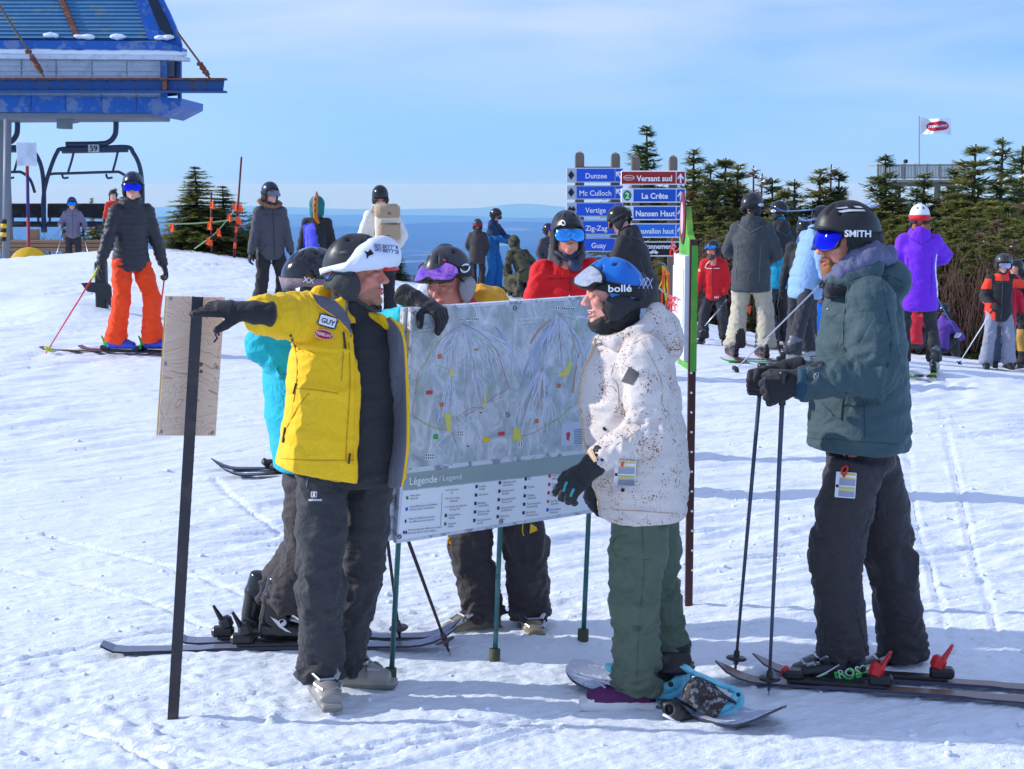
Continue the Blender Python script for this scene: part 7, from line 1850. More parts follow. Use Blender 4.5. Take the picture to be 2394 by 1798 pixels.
# ---------------------------------------------------------------- bearded man in the slate green jacket
SLATE=fabric('cloth_slate_green',(60,82,88),var=.06);HOODY=fabric('cloth_blue_grey',(92,96,128));WINE=fabric('cloth_black_brown',(46,41,44))
def bearded():
 g=ground_at(1965,1597);y0=g.y+.02;base=V3((at(2020,1560,y0).x,y0,0));base.z=gz1(base.x,base.y)
 P=plane_pts(y0,base);yaw=R(-84);J=basics({},rotz(yaw)@V3((0,-1,0)),1.08)
 for key,(X,Y,dy)in dict(pelvis=(2015,1055,.08),waist=(2015,950,.08),chest=(2020,800,.08),neck=(2022,655,.05),head=(1976,572,.02),
   sho_l=(2035,700,-.12),elb_l=(2048,868,-.20),wri_l=(1872,897,-.20),sho_r=(2020,700,.28),elb_r=(2000,870,.36),wri_r=(1830,892,.20),
   hip_l=(2000,1080,-.01),kne_l=(1950,1300,-.03),ank_l=(1966,1536,.0),hip_r=(2040,1080,.17),kne_r=(2082,1300,.20),ank_r=(2104,1540,.24)).items():J[key]=P(X,Y,dy)
 J['footyaw_l']=R(-84);J['footyaw_r']=R(-84);J['head_yaw']=R(-72);J['head_pitch']=R(3);J['head_roll']=R(0);J['hs']=1.02
 tor=[sec(P,1040,1888,2128,.255,.08,-3),sec(P,1000,1892,2128,.250,.08),sec(P,900,1900,2124,.240,.08),sec(P,800,1912,2118,.235,.08),sec(P,725,1924,2108,.215,.08),sec(P,675,1938,2100,.150,.07),sec(P,640,1942,2075,.095,.06),sec(P,622,1945,2060,.088,.06)]
 def hood(s,J):
  s.ell(P(2095,655,.08),(.060,.13,.080),k=.03);s.ell(P(2062,640,.06),(.085,.135,.060),k=.03)
  s.path([P(1950,660,-.06),P(1985,650,-.10),P(2050,625,-.10)],[.030,.030,.034],k=.02)
 skin=mat('skin_pink',(224,150,128),rough=.48,var=.14,vscale=20,bump=.1,bscale=220,spec=.35,dust=((206,110,92),.5,15))
 o=dict(skin=skin,head=('bearded',dict(open_=.3,smile=-.3)),jacket=dict(mat=SLATE,torso=tor,sleeve=(.088,.082,.070,.060),extra=[hood],fold=1.2),pants=dict(mat=WINE,w=(.108,.104,.098,.092,.100),hem=.015,fold=1.0),
             gloves=GLV,glove_l=dict(kind='grip',dir=V3((-.95,-.05,-.25)),back=V3((-.25,-.9,.35)),at=P(1862,894,-.20),s=1.28),glove_r=dict(kind='grip',dir=V3((-.95,.0,-.2)),back=V3((-.3,.7,.6)),at=P(1815,874,.16),s=1.25),
             boots=(plastic('boot_black',(34,34,37),.35),plastic('boot_black_trim',(26,26,28),.4),M_BUCK),helmet=dict(mat=mat('helmet_black_matte',(38,38,41),rough=.45,var=.06),s=1.13,brim=.020,style=1,pad_mat=BLK),
             goggles=dict(lens=mat('lens_blue',(26,36,214),rough=.06,metal=.85,var=.3,vscale=30),frame=mat('frame_black',(26,26,28),rough=.4),strap=fabric('strap_black',(22,22,25)),z0=.016,z1=.018,sw=.044,hs=1.15,s=1.0,dz=.017),
             beard=dict(mat=mat('beard_ginger',(150,98,60),rough=.7,var=.35,vscale=90,bump=.5,bscale=240),len=.014))
 b,J,ch=person('bearded person in slate green jacket and black helmet holding two ski poles',base,yaw,1.88,{},o,.0088,J=J)
 s=SDF();s.path([P(1938,650,-.02),P(1975,640,-.08),P(2035,600,-.09),P(2070,600,.0),P(2060,605,.12),P(1990,630,.16)],[.024,.036,.042,.046,.042,.034],k=.02)
 s.path([P(1958,628,-.05),P(2000,600,-.08),P(2040,580,-.04),P(2050,585,.08)],[.020,.030,.034,.034],k=.015)
 V,Q=s.mesh(.007,1);V=wrinkle(V,Q,[(P(1940,640,-.06),P(2090,600,.04),.08,.004,.004,.004,.06)],3.0,1.0);link('hood',mesh_from('hood',V,Q,HOODY,True),b)
 s=SDF();s.path([P(1940,684,.0),P(1950,672,-.06),P(1988,664,-.09)],[.028,.032,.028],k=.02);V,Q=s.mesh(.007,1);link('collar',mesh_from('collar',V,Q,BLK,True),b)
 S=Surf([ch['jacket']],b);SD=fabric('seam_slate',(36,56,62))
 for pts in([(1985,665),(1972,760),(1975,860)],[(2058,655),(2078,740),(2085,800),(2075,860)],[(2020,920),(2022,1035)],[(1890,1025),(1990,1030),(2125,1042)],[(1955,690),(1930,720)],[(1938,675),(1985,655),(2060,640),(2115,660)]):S.line(smooth_line(pts,4),.0024,SD,'seam',.0)
 S.line(smooth_line([(1978,918),(1970,950),(1968,982)],4),.004,K_INK,'pocket_zip',.001)
 S.line(smooth_line([(1924,945),(1940,960),(1949,972)],4),.003,SD,'pocket_zip',.001)
 S.line([(1944,698),(1956,692)],.003,W_INK,'logo',.003);S.line([(1935,722),(1937,724)],.002,W_INK,'logo',.003)
 GR=mat('logo_grey',(150,156,160),rough=.5)
 S.line([(1903,878),(1911,867),(1916,880),(1908,892)],.0018,GR,'logo',.003,closed=True);S.line([(1905,874),(1913,886)],.0016,GR,'logo',.003)
 cf=SDF();cf.limb([P(1878,896,-.20),P(1864,894,-.20)],[.068,.066],cap=.2);V,Q=cf.mesh(.006,1);link('cuff',mesh_from('cuff',V,Q,fabric('cuff_teal',(24,66,84)),True),b)
 S2=Surf([ch['trousers']],b);S2.line([(1978,1040),(1980,1075)],.004,K_INK,'fly',.001);ticket(S2,1977,1134,48,60,4,[(1979,1090),(1971,1100),(1977,1114)])
 S2.line([(1977,1110),(1986,1098),(1983,1086),(1979,1090)],.004,mat('cord_red',(214,52,34),rough=.6),'ticket_cord',.016)
 for pts in([(2070,1075),(2055,1150),(2015,1260)],[(2000,1420),(2020,1500),(2028,1540)]):S2.line(smooth_line(pts,4),.002,K_INK,'seam',.0)
 S3=Surf([ch['goggles']]+[c for c in ch['goggles'].children if c.name.startswith('strap')]+[ch['helmet']]+list(ch['helmet'].children),b);S3.text('SMITH',2006,546,15,1,W_INK,'lettering',.014,.03,sx=1.05)
 S4=Surf([ch['helmet']],b);SL=mat('print_silver',(196,202,206),rough=.4)
 S4.patch([(1956,494),(1985,489),(2020,490),(2024,494),(1990,494),(1968,497)],SL,'logo',.002);S4.patch([(1953,486),(1980,483),(1983,486),(1962,488)],SL,'logo',.002);S4.patch([(1994,481),(2010,482),(2018,486),(2000,485)],SL,'logo',.002)
 S5=Surf([ch['boot_l']],b);GN=mat('print_green',(70,226,80),rough=.4)
 S5.text('ROSS',1990,1575,24,-12,GN,'lettering',.004,.03);S5.text('ROSS',1991,1570,20,-12,W_INK,'lettering',.0055,.0);S5.line([(1900,1586),(1935,1570),(1965,1552)],.003,W_INK,'stripe',.003);S5.line([(1900,1588),(1935,1573)],.002,GN,'stripe',.004)
 return b,J,ch,P
BEARDED=bearded()

# ---------------------------------------------------------------- skier in turquoise behind the instructor, with a hand on the board
CYAN=fabric('cloth_turquoise',(20,178,200),var=.05)
def turquoise():
 g=ground_at(640,1508);y0=g.y;base=V3((at(690,1500,y0).x,y0,0));base.z=gz1(base.x,base.y)
 P=plane_pts(y0,base);yaw=R(96);J=basics({},rotz(yaw)@V3((0,-1,0)),1.0)
 for key,(X,Y,dy)in dict(pelvis=(730,1105,.05),waist=(725,1000,.05),chest=(715,850,.05),neck=(712,735,.05),head=(733,668,.05),
   sho_r=(680,770,-.12),elb_r=(612,800,-.16),wri_r=(700,880,-.20),sho_l=(735,760,.22),elb_l=(862,792,-.05),wri_l=(958,736,-.36),
   hip_r=(725,1120,-.04),kne_r=(722,1290,-.06),ank_r=(655,1452,-.04),hip_l=(735,1120,.14),kne_l=(715,1280,.16),ank_l=(612,1440,.16)).items():J[key]=P(X,Y,dy)
 J['footyaw_r']=R(92);J['footyaw_l']=R(92);J['head_yaw']=R(106);J['head_pitch']=R(6);J['head_roll']=0;J['hs']=.98
 tor=[sec(P,1090,640,830,.215,.05),sec(P,1040,636,835,.215,.05),sec(P,960,620,830,.21,.05),sec(P,850,614,820,.21,.05),sec(P,770,625,810,.185,.05),sec(P,715,645,790,.11,.05),sec(P,690,650,770,.085,.05)]
 o=dict(head=('plain',{}),jacket=dict(mat=CYAN,torso=tor,sleeve=(.082,.076,.070,.052),puffy=(.16,.004)),pants=dict(mat=fabric('cloth_brown_black',(52,46,48)),w=(.115,.110,.100,.094,.098),hem=.075),
             gloves=GLV,glove_r=False,glove_l=dict(kind='drape',dir=V3((.80,-.42,-.34)),back=V3((.35,-.30,.88)),at=at(984,708,6.655)-base,s=1.10),
             boots=(plastic('boot_gloss_black',(30,30,33),.22),plastic('boot_gloss_black2',(24,24,26),.25),M_BUCK),helmet=dict(mat=mat('helmet_gloss_black',(30,31,36),rough=.14,var=.05,coat=.5),s=1.12,style=1,pad_mat=BLK),
             goggles=dict(lens=mat('lens_dark',(40,40,60),rough=.08,metal=.8),frame=mat('frame_black',(26,26,28)),strap=fabric('strap_taupe',(140,122,130)),z0=.012,z1=.0,sw=.048,hs=1.14))
 b,J,ch=person('person in turquoise jacket behind the instructor resting a glove on map board',base,yaw,1.74,{},o,.0098,J=J)
 S=Surf([ch['helmet']]+list(ch['helmet'].children),b)
 for k in range(3):S.patch([(689 +4 *k+(2 if k==1 else 0)-2,668),(693 +4 *k,667),(695 +3 *k,676 +(3 if k==1 else 0)),(693 +3 *k,683),(691 +3 *k,676)],W_INK,'logo',.003)
 S2=Surf([c for c in ch['goggles'].children if c.name.startswith('strap')]+[ch['helmet']]+list(ch['helmet'].children),b);S2.text('XX',722,655,13,10,W_INK,'lettering',.003,.01)
 S3=Surf([ch['boot_r']],b)
 S3.oval(660,1456,20,17,0,W_INK,'logo',.004);S3.oval(659,1454,11,10,0,K_INK,'logo',.0055);S3.patch([(632,1442),(648,1450),(662,1466),(682,1480),(668,1476),(652,1466)],W_INK,'logo',.004)
 S4=Surf([ch['jacket']],b);SC=fabric('seam_cyan',(10,130,150))
 for pts in([(655,700),(668,692),(680,700)],[(615,868),(645,876),(680,872)],[(622,985),(650,992),(690,985)]):S4.line(smooth_line(pts,4),.002,SC,'seam',.0)
 S4.line([(650,690),(660,700),(672,706)],.0018,W_INK,'trim',.002)
 return b,J,ch,P
TURQ=turquoise()

# ---------------------------------------------------------------- skier with pink mirrored goggles leaning over the board
MUST=fabric('cloth_mustard',(222,158,26));GREYFUZZ=fabric('cloth_grey_soft',(150,146,150))
def reader():
 g=ground_at(1160,1476);y0=g.y+.05;base=V3((at(1165,1470,y0).x,y0,0));base.z=gz1(base.x,base.y)
 P=plane_pts(y0,base);yaw=R(-28);J=basics({},rotz(yaw)@V3((0,-1,0)),1.0)
 for key,(X,Y,dy)in dict(pelvis=(1165,1060,.15),waist=(1155,960,.10),chest=(1135,830,.0),neck=(1098,728,-.08),head=(1046,662,-.16),
   sho_r=(1050,762,-.06),elb_r=(1020,890,.0),wri_r=(1090,960,-.02),sho_l=(1175,752,.02),elb_l=(1210,890,.05),wri_l=(1150,960,-.02),
   hip_r=(1120,1090,.10),kne_r=(1095,1270,.02),ank_r=(1125,1432,.05),hip_l=(1205,1090,.14),kne_l=(1228,1270,.05),ank_l=(1240,1434,.05)).items():J[key]=P(X,Y,dy)
 J['footyaw_r']=R(-62);J['footyaw_l']=R(8);J['head_yaw']=R(-30);J['head_pitch']=R(17);J['head_roll']=R(-4);J['hs']=.97
 J['up']=(J['neck']-J['pelvis']).normalized()
 tor=[sec(P,1120,1075,1255,.16,.14),sec(P,960,1070,1240,.15,.10),sec(P,850,1050,1225,.15,.02),sec(P,770,1035,1205,.14,-.02),sec(P,728,1060,1180,.12,-.04),sec(P,700,1070,1140,.08,-.07)]
 def yoke(s,J):s.path([P(1085,706,-.02),P(1120,692,.03),P(1160,694,.05),P(1180,712,.03)],[.045,.05,.045,.035],k=.03)
 def paint(c,J):
  z=c[:,2];zt=P(0,722,0).z;return np.where((z>zt-.01),1,0)
 o=dict(skin=mat('skin_ruddy',(214,138,118)),head=('reader',dict(female=True,smile=.2)),jacket=dict(mat=[BLK,MUST],torso=tor,extra=[yoke],paint=paint),pants=dict(mat=fabric('cloth_brown_black',(52,46,48)),w=(.112,.104,.098,.096,.106),hem=-.02,fold=1.3),
             gloves=GLV,boots=(plastic('boot_olive',(128,120,96),.35),plastic('boot_brown',(64,56,50),.4),M_BUCK),helmet=dict(mat=mat('helmet_grey',(64,64,68),rough=.35,var=.06),s=1.10,style=1,pad_mat=GREYFUZZ),
             neck=dict(mat=fabric('scarf_red',(206,40,62)),top=-.10),goggles=dict(lens=mat('lens_pink',(196,130,236),rough=.03,metal=.95,var=.25,vscale=18),frame=mat('frame_grey',(50,48,56)),strap=fabric('strap_black',(22,22,25)),up=38,s=1.22,dy=-.002,z0=.066,z1=.02,sw=.052,hs=1.11,a0=52))
 b,J,ch=person('person with pink mirrored goggles and mustard shoulders leaning over map board',base,yaw,1.70,{},o,.0098,J=J)
 S=Surf([c for c in ch['goggles'].children if c.name.startswith('strap')]+[ch['helmet']],b)
 S.oval(1088,627,25,20,-38,W_INK,'logo',.004);S.oval(1088,627,14,13,-38,K_INK,'logo',.006)
 S2=Surf([ch['helmet']],b);S2.oval(1039,608,9,5,0,mat('logo_pink',(240,70,130)),'logo',.004)
 S3=Surf([ch['trousers']],b)
 S3.patch([(1240,1224),(1254,1232),(1257,1240),(1238,1248)],mat('patch_yellow',(232,188,40)),'knee_patch',.004);S3.line(smooth_line([(1222,1226),(1221,1240),(1225,1253)],4),.003,mat('patch_yellow',(232,188,40)),'piping',.003)
 S3.line(smooth_line([(1036,1256),(1044,1264),(1050,1272)],4),.006,MUST,'piping',.003);S3.line(smooth_line([(1048,1254),(1056,1274)],4),.003,MUST,'piping',.003)
 return b,J,ch,P
READER=reader()
# ================================================================== the skiers further back
def F_(n,*rgb,**k):return fabric('cloth_'+n,rgb,**k)
def HM(n,rgb,rough=.3):return mat('helmet_'+n,rgb,rough=rough,var=.05,coat=.2)
LENS=lambda n,rgb:mat('lens_'+n,rgb,rough=.06,metal=.9,var=.2,vscale=30)
FRB=mat('frame_black',(26,26,28),rough=.4);STB=fabric('strap_black',(22,22,25))
BOOTK=(plastic('boot_black',(34,34,37),.35),plastic('boot_black_trim',(26,26,28),.4),M_BUCK)
BOOTG=(plastic('boot_pale',(170,174,180),.4),plastic('boot_pale_trim',(96,100,110),.4),M_BUCK);BOOTR=(plastic('boot_black',(34,34,37),.35),plastic('boot_red_trim',(150,30,36),.4),M_BUCK);BOOTB=(plastic('boot_blue',(24,70,196),.3),plastic('boot_blue_trim',(20,40,120),.35),M_BUCK)
def gog(lens,strap=STB,frame=FRB,**k):return dict(lens=lens,frame=frame,strap=strap,hs=1.08,**k)
def gen(label,X,Yf,Yh,yaw,pose=None,o=None,y=None,H=None,group=None):
 pose=pose or{}
 if y is None:base=ground_at(X,Yf,8.0,40.0)
 else:base=at(X,600,y);base.z=gz1(base.x,base.y)
 if H is None:top=at(X,Yh,base.y).z-base.z;H=max(1.0,min(2.02,top/1.86 *1.75 /pose.get('short',1.0)))
 vox=max(.0125,base.y*.00105)
 o=dict(o);o.setdefault('gloves',GLV)
 p=person(label,base,R(yaw),H,pose,o,vox)
 if pose.get('hip',1)>.6 and 'puffy' not in o['jacket']:seams(p)
 return p
def seams(p):
 """Front zip, back yoke and pocket seams on a jacket."""
 b,J,ch=p;k=J['k'];me=ch['jacket'].data;t=BVHTree.FromPolygons([v.co.copy()for v in me.vertices],[tuple(q.vertices)for q in me.polygons]);mb=MB();F,L,U=J['Fs'],J['Ls'],J['up']
 def line(pts,s_,r):
  P=[]
  for(x,z)in pts:
   o=J['pelvis']+L*(x*k)+U*(z*k)+F*(s_*.6);co=t.ray_cast(o,-F*s_)[0]
   if co is not None and abs((co-o).length-.6)<.45:P.append(co+F*(s_*.001))
  if len(P)>2:mb.tube(P,r,5)
 line([(.0,z)for z in np.linspace(.56,-.12,16)],1,.0055);line([(-.15 +.02 *i,.44 +.012 *abs(i-7))for i in range(16)],-1,.0045);line([(-.14 +.02 *i,.45)for i in range(15)],1,.004)
 for s_ in(-1,1):line([(s_*(.10 +.012 *i),.06 -.022 *i)for i in range(6)],1,.005);line([(s_*.13,z)for z in np.linspace(.30,-.10,8)],-1,.004)
 c=ch['jacket'].data.materials[0];mb.build('seams',_dark(c),ch['jacket'],True)
_DK={}
def _dark(m):
 if m.name not in _DK:
  d=bpy.data.materials.new('seam_thread');d.use_nodes=True;i=[n for n in m.node_tree.nodes if n.type=='MIX'];c=i[0].inputs[6].default_value if i else(.05,.05,.05,1);l_=max(c[:3])<.06
  d.node_tree.nodes['Principled BSDF'].inputs['Base Color'].default_value=tuple((v*.45 if not l_ else v*2.6 +.01)for v in c[:3])+(1,);d.node_tree.nodes['Principled BSDF'].inputs['Roughness'].default_value=.7;_DK[m.name]=d
 return _DK[m.name]
def mid(c,J):return(c-0)
CHP=F_('charcoal_pants',40,41,46);BKJ=F_('black_jacket',30,31,35)
SKI_K=(plastic('ski_black',(34,34,40),.3),plastic('ski_top_dark',(60,50,60),.3));BIND_K=(plastic('binding_black',(30,30,33),.4),plastic('binding_black2',(40,40,44),.4))
BIND_G=(plastic('binding_black',(30,30,33),.4),plastic('binding_green',(40,200,70),.4));BIND_R=(plastic('binding_black',(30,30,33),.4),plastic('binding_red',(206,34,38),.35))
POLE_G=(metal('pole_grey_metal',(170,176,186),.35),plastic('grip_black',(30,30,33)),plastic('basket_black',(30,30,33)));POLE_R=(plastic('pole_red_shaft',(214,34,60),.35),plastic('grip_yellow',(200,214,40)),plastic('basket_yellow',(200,214,40)))
POLE_W=(mat('pole_white',(226,228,234),rough=.35),plastic('grip_black',(30,30,33)),plastic('basket_black',(30,30,33)))
def hand_of(p,q,up=.0):b,J,ch=p;return V3(b.location)+J['wri_'+q]+(J['wri_'+q]-J['elb_'+q]).normalized()*.07 +V3((0,0,up))
def skis_for(p,mats,bind,label,L=1.6,group=None,dz=.012,which='lr'):
 b,J,ch=p;out=[]
 for q in which:
  a=V3(b.location)+J['ank_'+q];yw=J['footyaw_'+q];fw=rotz(yw)@V3((0,-1,0));c=V3((a.x,a.y,0))+fw*.03
  za,zb=gz1(c.x+fw.x*.7,c.y+fw.y*.7),gz1(c.x-fw.x*.7,c.y-fw.y*.7);z=gz1(c.x,c.y)
  pitch=-math.atan2(za-zb,1.4);nm=label[0]if q=='l' else label[1]
  out.append(ski(nm,(c.x,c.y,max(z,(za+zb)/2)+dz),yw,L,mats,bind,group,pitch=pitch))
 return out

# orange trousers, black down jacket
ORG_P=F_('orange',255,72,16,var=.05)
p1=gen('person in bright orange trousers and black down jacket looking over by the chairlift',312,826,391,34,dict(lift=.045,lean=7,hand_r=(.12,-.36,.86),hand_l=(.02,.34,.82),foot_l=(.12,.17,0),foot_r=(-.10,-.13,0),fy_l=40,fy_r=44,head_yaw=-26,hip=.90),dict(jacket=dict(mat=F_('down_black',38,38,44,rough=.45,bump=.1),puffy=(.052,.012),len=.10,hood=.9,bulk=.98),pants=dict(mat=ORG_P,bulk=1.06,fold=1.3),boots=BOOTB,helmet=dict(mat=HM('navy',(26,40,66)),s=1.06,style=1),goggles=gog(LENS('royal',(30,60,230))),neck=dict(mat=BLK,top=-.12)))
skis_for(p1,(plastic('ski_black',(34,34,40),.3),plastic('ski_rose',(150,90,90),.3)),BIND_G,('ski under the left blue boot of orange trousered skier','ski under the right blue boot of orange trousered skier'),1.62)
h=hand_of(p1,'r',.03);pole('red ski pole held out by the orange trousered skier',h,ground_at(106,829),POLE_R)
h=hand_of(p1,'l',.03);pole('ski pole hanging behind the orange trousered skier',h,ground_at(366,800),POLE_R)
gen('person in black cap and red jacket half hidden behind the orange trousered skier',268,664,444,20,dict(lean=3,hand_r=(.05,-.3,.85)),dict(jacket=dict(mat=F_('red_orange',214,56,36),len=.12),pants=dict(mat=CHP),boots=BOOTK,helmet=dict(mat=F_('cap_black',28,28,32),pads=False,vents=False,s=1.0),hair=dict(mat=mat('hair_dark',(40,32,28)),n=10)),y=29.5)
p2=gen('person in grey lilac jacket and blue helmet standing by the empty chairs',173,648,459,12,dict(lean=6,hand_r=(.28,-.24,1.02),hand_l=(.22,.26,.95)),dict(jacket=dict(mat=F_('lilac_grey',122,118,140),len=.12,hood=.8),pants=dict(mat=CHP),boots=BOOTK,helmet=dict(mat=HM('blue_dark',(40,66,110)),s=1.05),goggles=gog(LENS('cyan',(40,150,230)),up=0),neck=dict(mat=F_('cyan_trim',60,190,210),top=-.11)),y=32.0)
pole('blue ski pole in the right hand of grey lilac jacket',hand_of(p2,'r'),at(119,645,31.4),POLE_G);pole('ski pole in the left hand of grey lilac jacket',hand_of(p2,'l'),at(223,655,31.4),POLE_G)
# the row looking out over the valley
FUR=mat('fur_brown',(142,100,74),rough=.9,var=.35,vscale=60,bump=.8,bscale=120)
def fur(p):
 b,J,ch=p;s=SDF();rr=random.Random(5);M=head_matrix(J)
 for i in range(80):a=6.28 *i/80;c=V3((math.cos(a)*.125,.02 +math.sin(a)*.10,-.115 +.05 *math.sin(a)));d=V3((math.cos(a),math.sin(a),rr.uniform(-.2,.6))).normalized();s.cone(c,c+d*rr.uniform(.03,.055),.022,.008,k=.008)
 V,Q=s.mesh(.014,0);ob=link('fur_trim',mesh_from('fur_trim',V,Q,FUR,True),b);ob.matrix_local=M
p3=gen('person in dark grey jacket with brown fur hood and dark helmet facing right',632,745,421,28,dict(lift=.04,lean=2,hand_r=(.06,-.30,.83),hand_l=(.05,.28,.84),head_yaw=14,foot_l=(.02,.14,0),foot_r=(-.02,-.17,0)),dict(jacket=dict(mat=F_('dark_grey',66,68,76),len=.15,hood=.9,bulk=1.02),pants=dict(mat=F_('black_pants',30,28,32),bulk=1.05),boots=BOOTK,helmet=dict(mat=HM('navy',(26,40,66),.2),s=1.06),goggles=gog(LENS('grey',(120,130,140))),neck=dict(mat=F_('dark_grey',66,68,76),top=-.12)),y=21.0);fur(p3)
def dino_paint(c,J):x=c[:,0];z=c[:,2];n=J['neck'];return np.where((x<n.x-.02 *J['k']+(n.z-.10 -z)*.22)&(x>n.x-.21 *J['k'])&(z<n.z-.10 *J['k'])&(c[:,1]<n.y+.02),1,0)
p4=gen('person in teal hood with orange crest wearing black jacket with violet blue back panel',741,745,455,176,dict(hand_r=(.05,-.3,.82),hand_l=(.1,.3,.85)),dict(jacket=dict(mat=[BKJ,F_('violet_blue',84,92,236)],paint=dino_paint,len=.16,bulk=1.0),pants=dict(mat=F_('violet_blue',84,92,236)),boots=BOOTK),y=21.6)
def crest_hood(p):
 b,J,ch=p;M=head_matrix(J);s=SDF();s.ell((0,.012,.035),(.112,.130,.130),k=.02);s.ell((0,.035,-.085),(.105,.10,.085),k=.05);s.ell((0,-.125,-.01),(.07,.08,.09),k=.02,op='-');V,Q=s.mesh(.014,1)
 hd=link('hood',mesh_from('hood',V,Q,F_('teal_knit',20,112,110),True),b);hd.matrix_local=M
 s=SDF();s.path([(0,.02,.160),(0,.105,.115),(0,.138,.03),(0,.132,-.06),(0,.13,-.14),(-.04,.13,-.22)],[.030,.034,.036,.034,.030,.022],k=.02);V,Q=s.mesh(.012,1);cr_=link('crest',mesh_from('crest',V,Q,F_('orange_knit',206,120,30),True),hd)
 mb=MB();
 for(y_,z_)in((.02,.185),(.150,.110),(.172,.03),(.165,-.05)):mb.lathe([(.022,-.012),(.012,.015),(.001,.042)],(0,y_,z_),rot=Matrix.Rotation(R(-0 if z_>.15 else-75),3,'X'),n=8)
 mb.build('spike',F_('purple_spike',92,70,150),hd,True)
crest_hood(p4)
p5=gen('person in cream jacket and black helmet wearing a beige backpack',894,745,428,-158,dict(hand_r=(.16,-.24,.95),hand_l=(.10,.30,.88),head_yaw=-10),dict(jacket=dict(mat=F_('cream',226,222,214),len=.17,collar=.10,bulk=1.0),pants=dict(mat=F_('black_pants',30,28,32),bulk=.95),boots=BOOTK,helmet=dict(mat=HM('black',(30,30,33),.18),s=1.05),neck=dict(mat=F_('cream',226,222,214),top=-.10),skin=mat('skin_ruddy',(214,138,118))),y=20.8)
def backpack(p):
 b,J,ch=p;B0=V3(b.location);k=J['k'];c=J['chest']-J['Fs']*(.235 *k)+J['up']*.02 +J['Ls']*(-.00)
 o=empty('backpack',B0+c,0,'beige and cream backpack worn over the cream jacket','backpack');rt=Matrix((J['Ls'],-J['Fs'],J['up'])).transposed()
 BE=fabric('canvas_beige',(176,152,124),var=.08);CR=fabric('canvas_cream',(222,208,184),var=.06);LB=mat('leather_brown',(150,92,56),rough=.6)
 def bx(nm,cc,sz,m,bv=.03):mb=MB();mb.box(rt@V3(cc),sz,rot=rt,bevel=bv);return mb.build(nm,m,o,'auto')
 bx('pack_body',(0,0,0),(.31,.16,.46),CR,.05);bx('top_flap',(0,.018,.135),(.315,.17,.20),BE,.045);bx('front_pocket',(0,.09,-.12),(.29,.07,.22),BE,.03);bx('zip',(0,.128,-.022),(.27,.008,.010),mat('zip_maroon',(110,40,40)),.002);bx('emblem',(0,.108,.11),(.035,.006,.035),LB,.002);bx('label_tag',(.03,.127,-.17),(.05,.004,.012),LB,.001)
 for s_ in(-1,1):mb=MB();mb.tube([rt@V3((s_*.10,-.07,.20)),rt@V3((s_*.12,-.16,.235)),rt@V3((s_*.13,-.30,.10)),rt@V3((s_*.14,-.20,-.12)),rt@V3((s_*.13,-.08,-.18))],.018,6,flat=.5);mb.build('shoulder_strap',CR,o,True)
backpack(p5)
gen('person in navy knit hat and red and white jacket bent behind pink goggled skier',1035,1040,566,175,dict(lean=12,hand_r=(.30,-.02,1.1),hand_l=(.28,.05,1.1),pole_l=(-.3,1.0,-.1),pole_r=(-.3,-1.0,-.1),head_yaw=10),dict(jacket=dict(mat=[F_('red_bright',206,26,36),F_('white_panel',216,220,230)],paint=lambda c,J:np.where(c[:,2]>J['neck'].z-.10,1,0)),pants=dict(mat=CHP),boots=BOOTK,helmet=dict(mat=F_('navy_knit',26,44,84),pads=False,vents=False,s=1.12)),y=12.0)
gen('person in dark brown jacket and grey helmet with red strap seen from behind',1116,676,511,172,dict(hand_r=(.2,-.2,.95),hand_l=(.2,.2,.95)),dict(jacket=dict(mat=F_('brown_black',50,42,40),len=.22,hood=1.0,bulk=1.15),pants=dict(mat=F_('brown_dark',40,34,34)),boots=BOOTK,helmet=dict(mat=HM('grey',(92,94,100)),s=1.08),goggles=gog(LENS('red',(180,40,50)),strap=fabric('strap_red',(170,40,46)))),y=32.5)
gen('person in blue trousers and navy jacket adjusting a glove facing right',1150,680,484,62,dict(lean=6,hand_r=(.42,-.02,1.06),hand_l=(.45,.10,1.16),head_pitch=18,foot_l=(.05,.16,0),foot_r=(-.02,-.14,0)),dict(jacket=dict(mat=[F_('blue_bib',16,104,170),F_('navy_blue',24,52,92)],paint=lambda c,J:np.where((c[:,2]>J['chest'].z-.06)|(c[:,0]<J['chest'].x-.10),1,0),len=.10,hood=.9),pants=dict(mat=F_('blue_bib',16,104,170),bulk=1.08),boots=BOOTK,helmet=dict(mat=HM('brown_black',(46,38,38)),s=1.06),goggles=gog(LENS('brown',(110,80,90))),neck=dict(mat=BLK,top=-.10)),y=33.0)
gen('person in dark grey jacket with blue goggles on helmet behind the red jacket',1278,700,520,40,dict(hand_r=(.15,-.25,.9),head_yaw=10),dict(jacket=dict(mat=F_('graphite',62,62,70),len=.14),pants=dict(mat=CHP),boots=BOOTK,helmet=dict(mat=HM('black',(30,30,33),.18)),goggles=gog(LENS('royal',(30,60,230)),up=28,s=1.12)),y=28.0)
gen('person in grey jacket and grey helmet just behind the red jacket',1305,715,530,150,dict(hand_r=(.1,-.25,.9)),dict(jacket=dict(mat=F_('mid_grey',92,94,102),len=.14),pants=dict(mat=CHP),boots=BOOTK,helmet=dict(mat=HM('grey',(92,94,100)))),y=26.5)
CAMO=bpy.data.materials.new('cloth_camouflage');CAMO.use_nodes=True
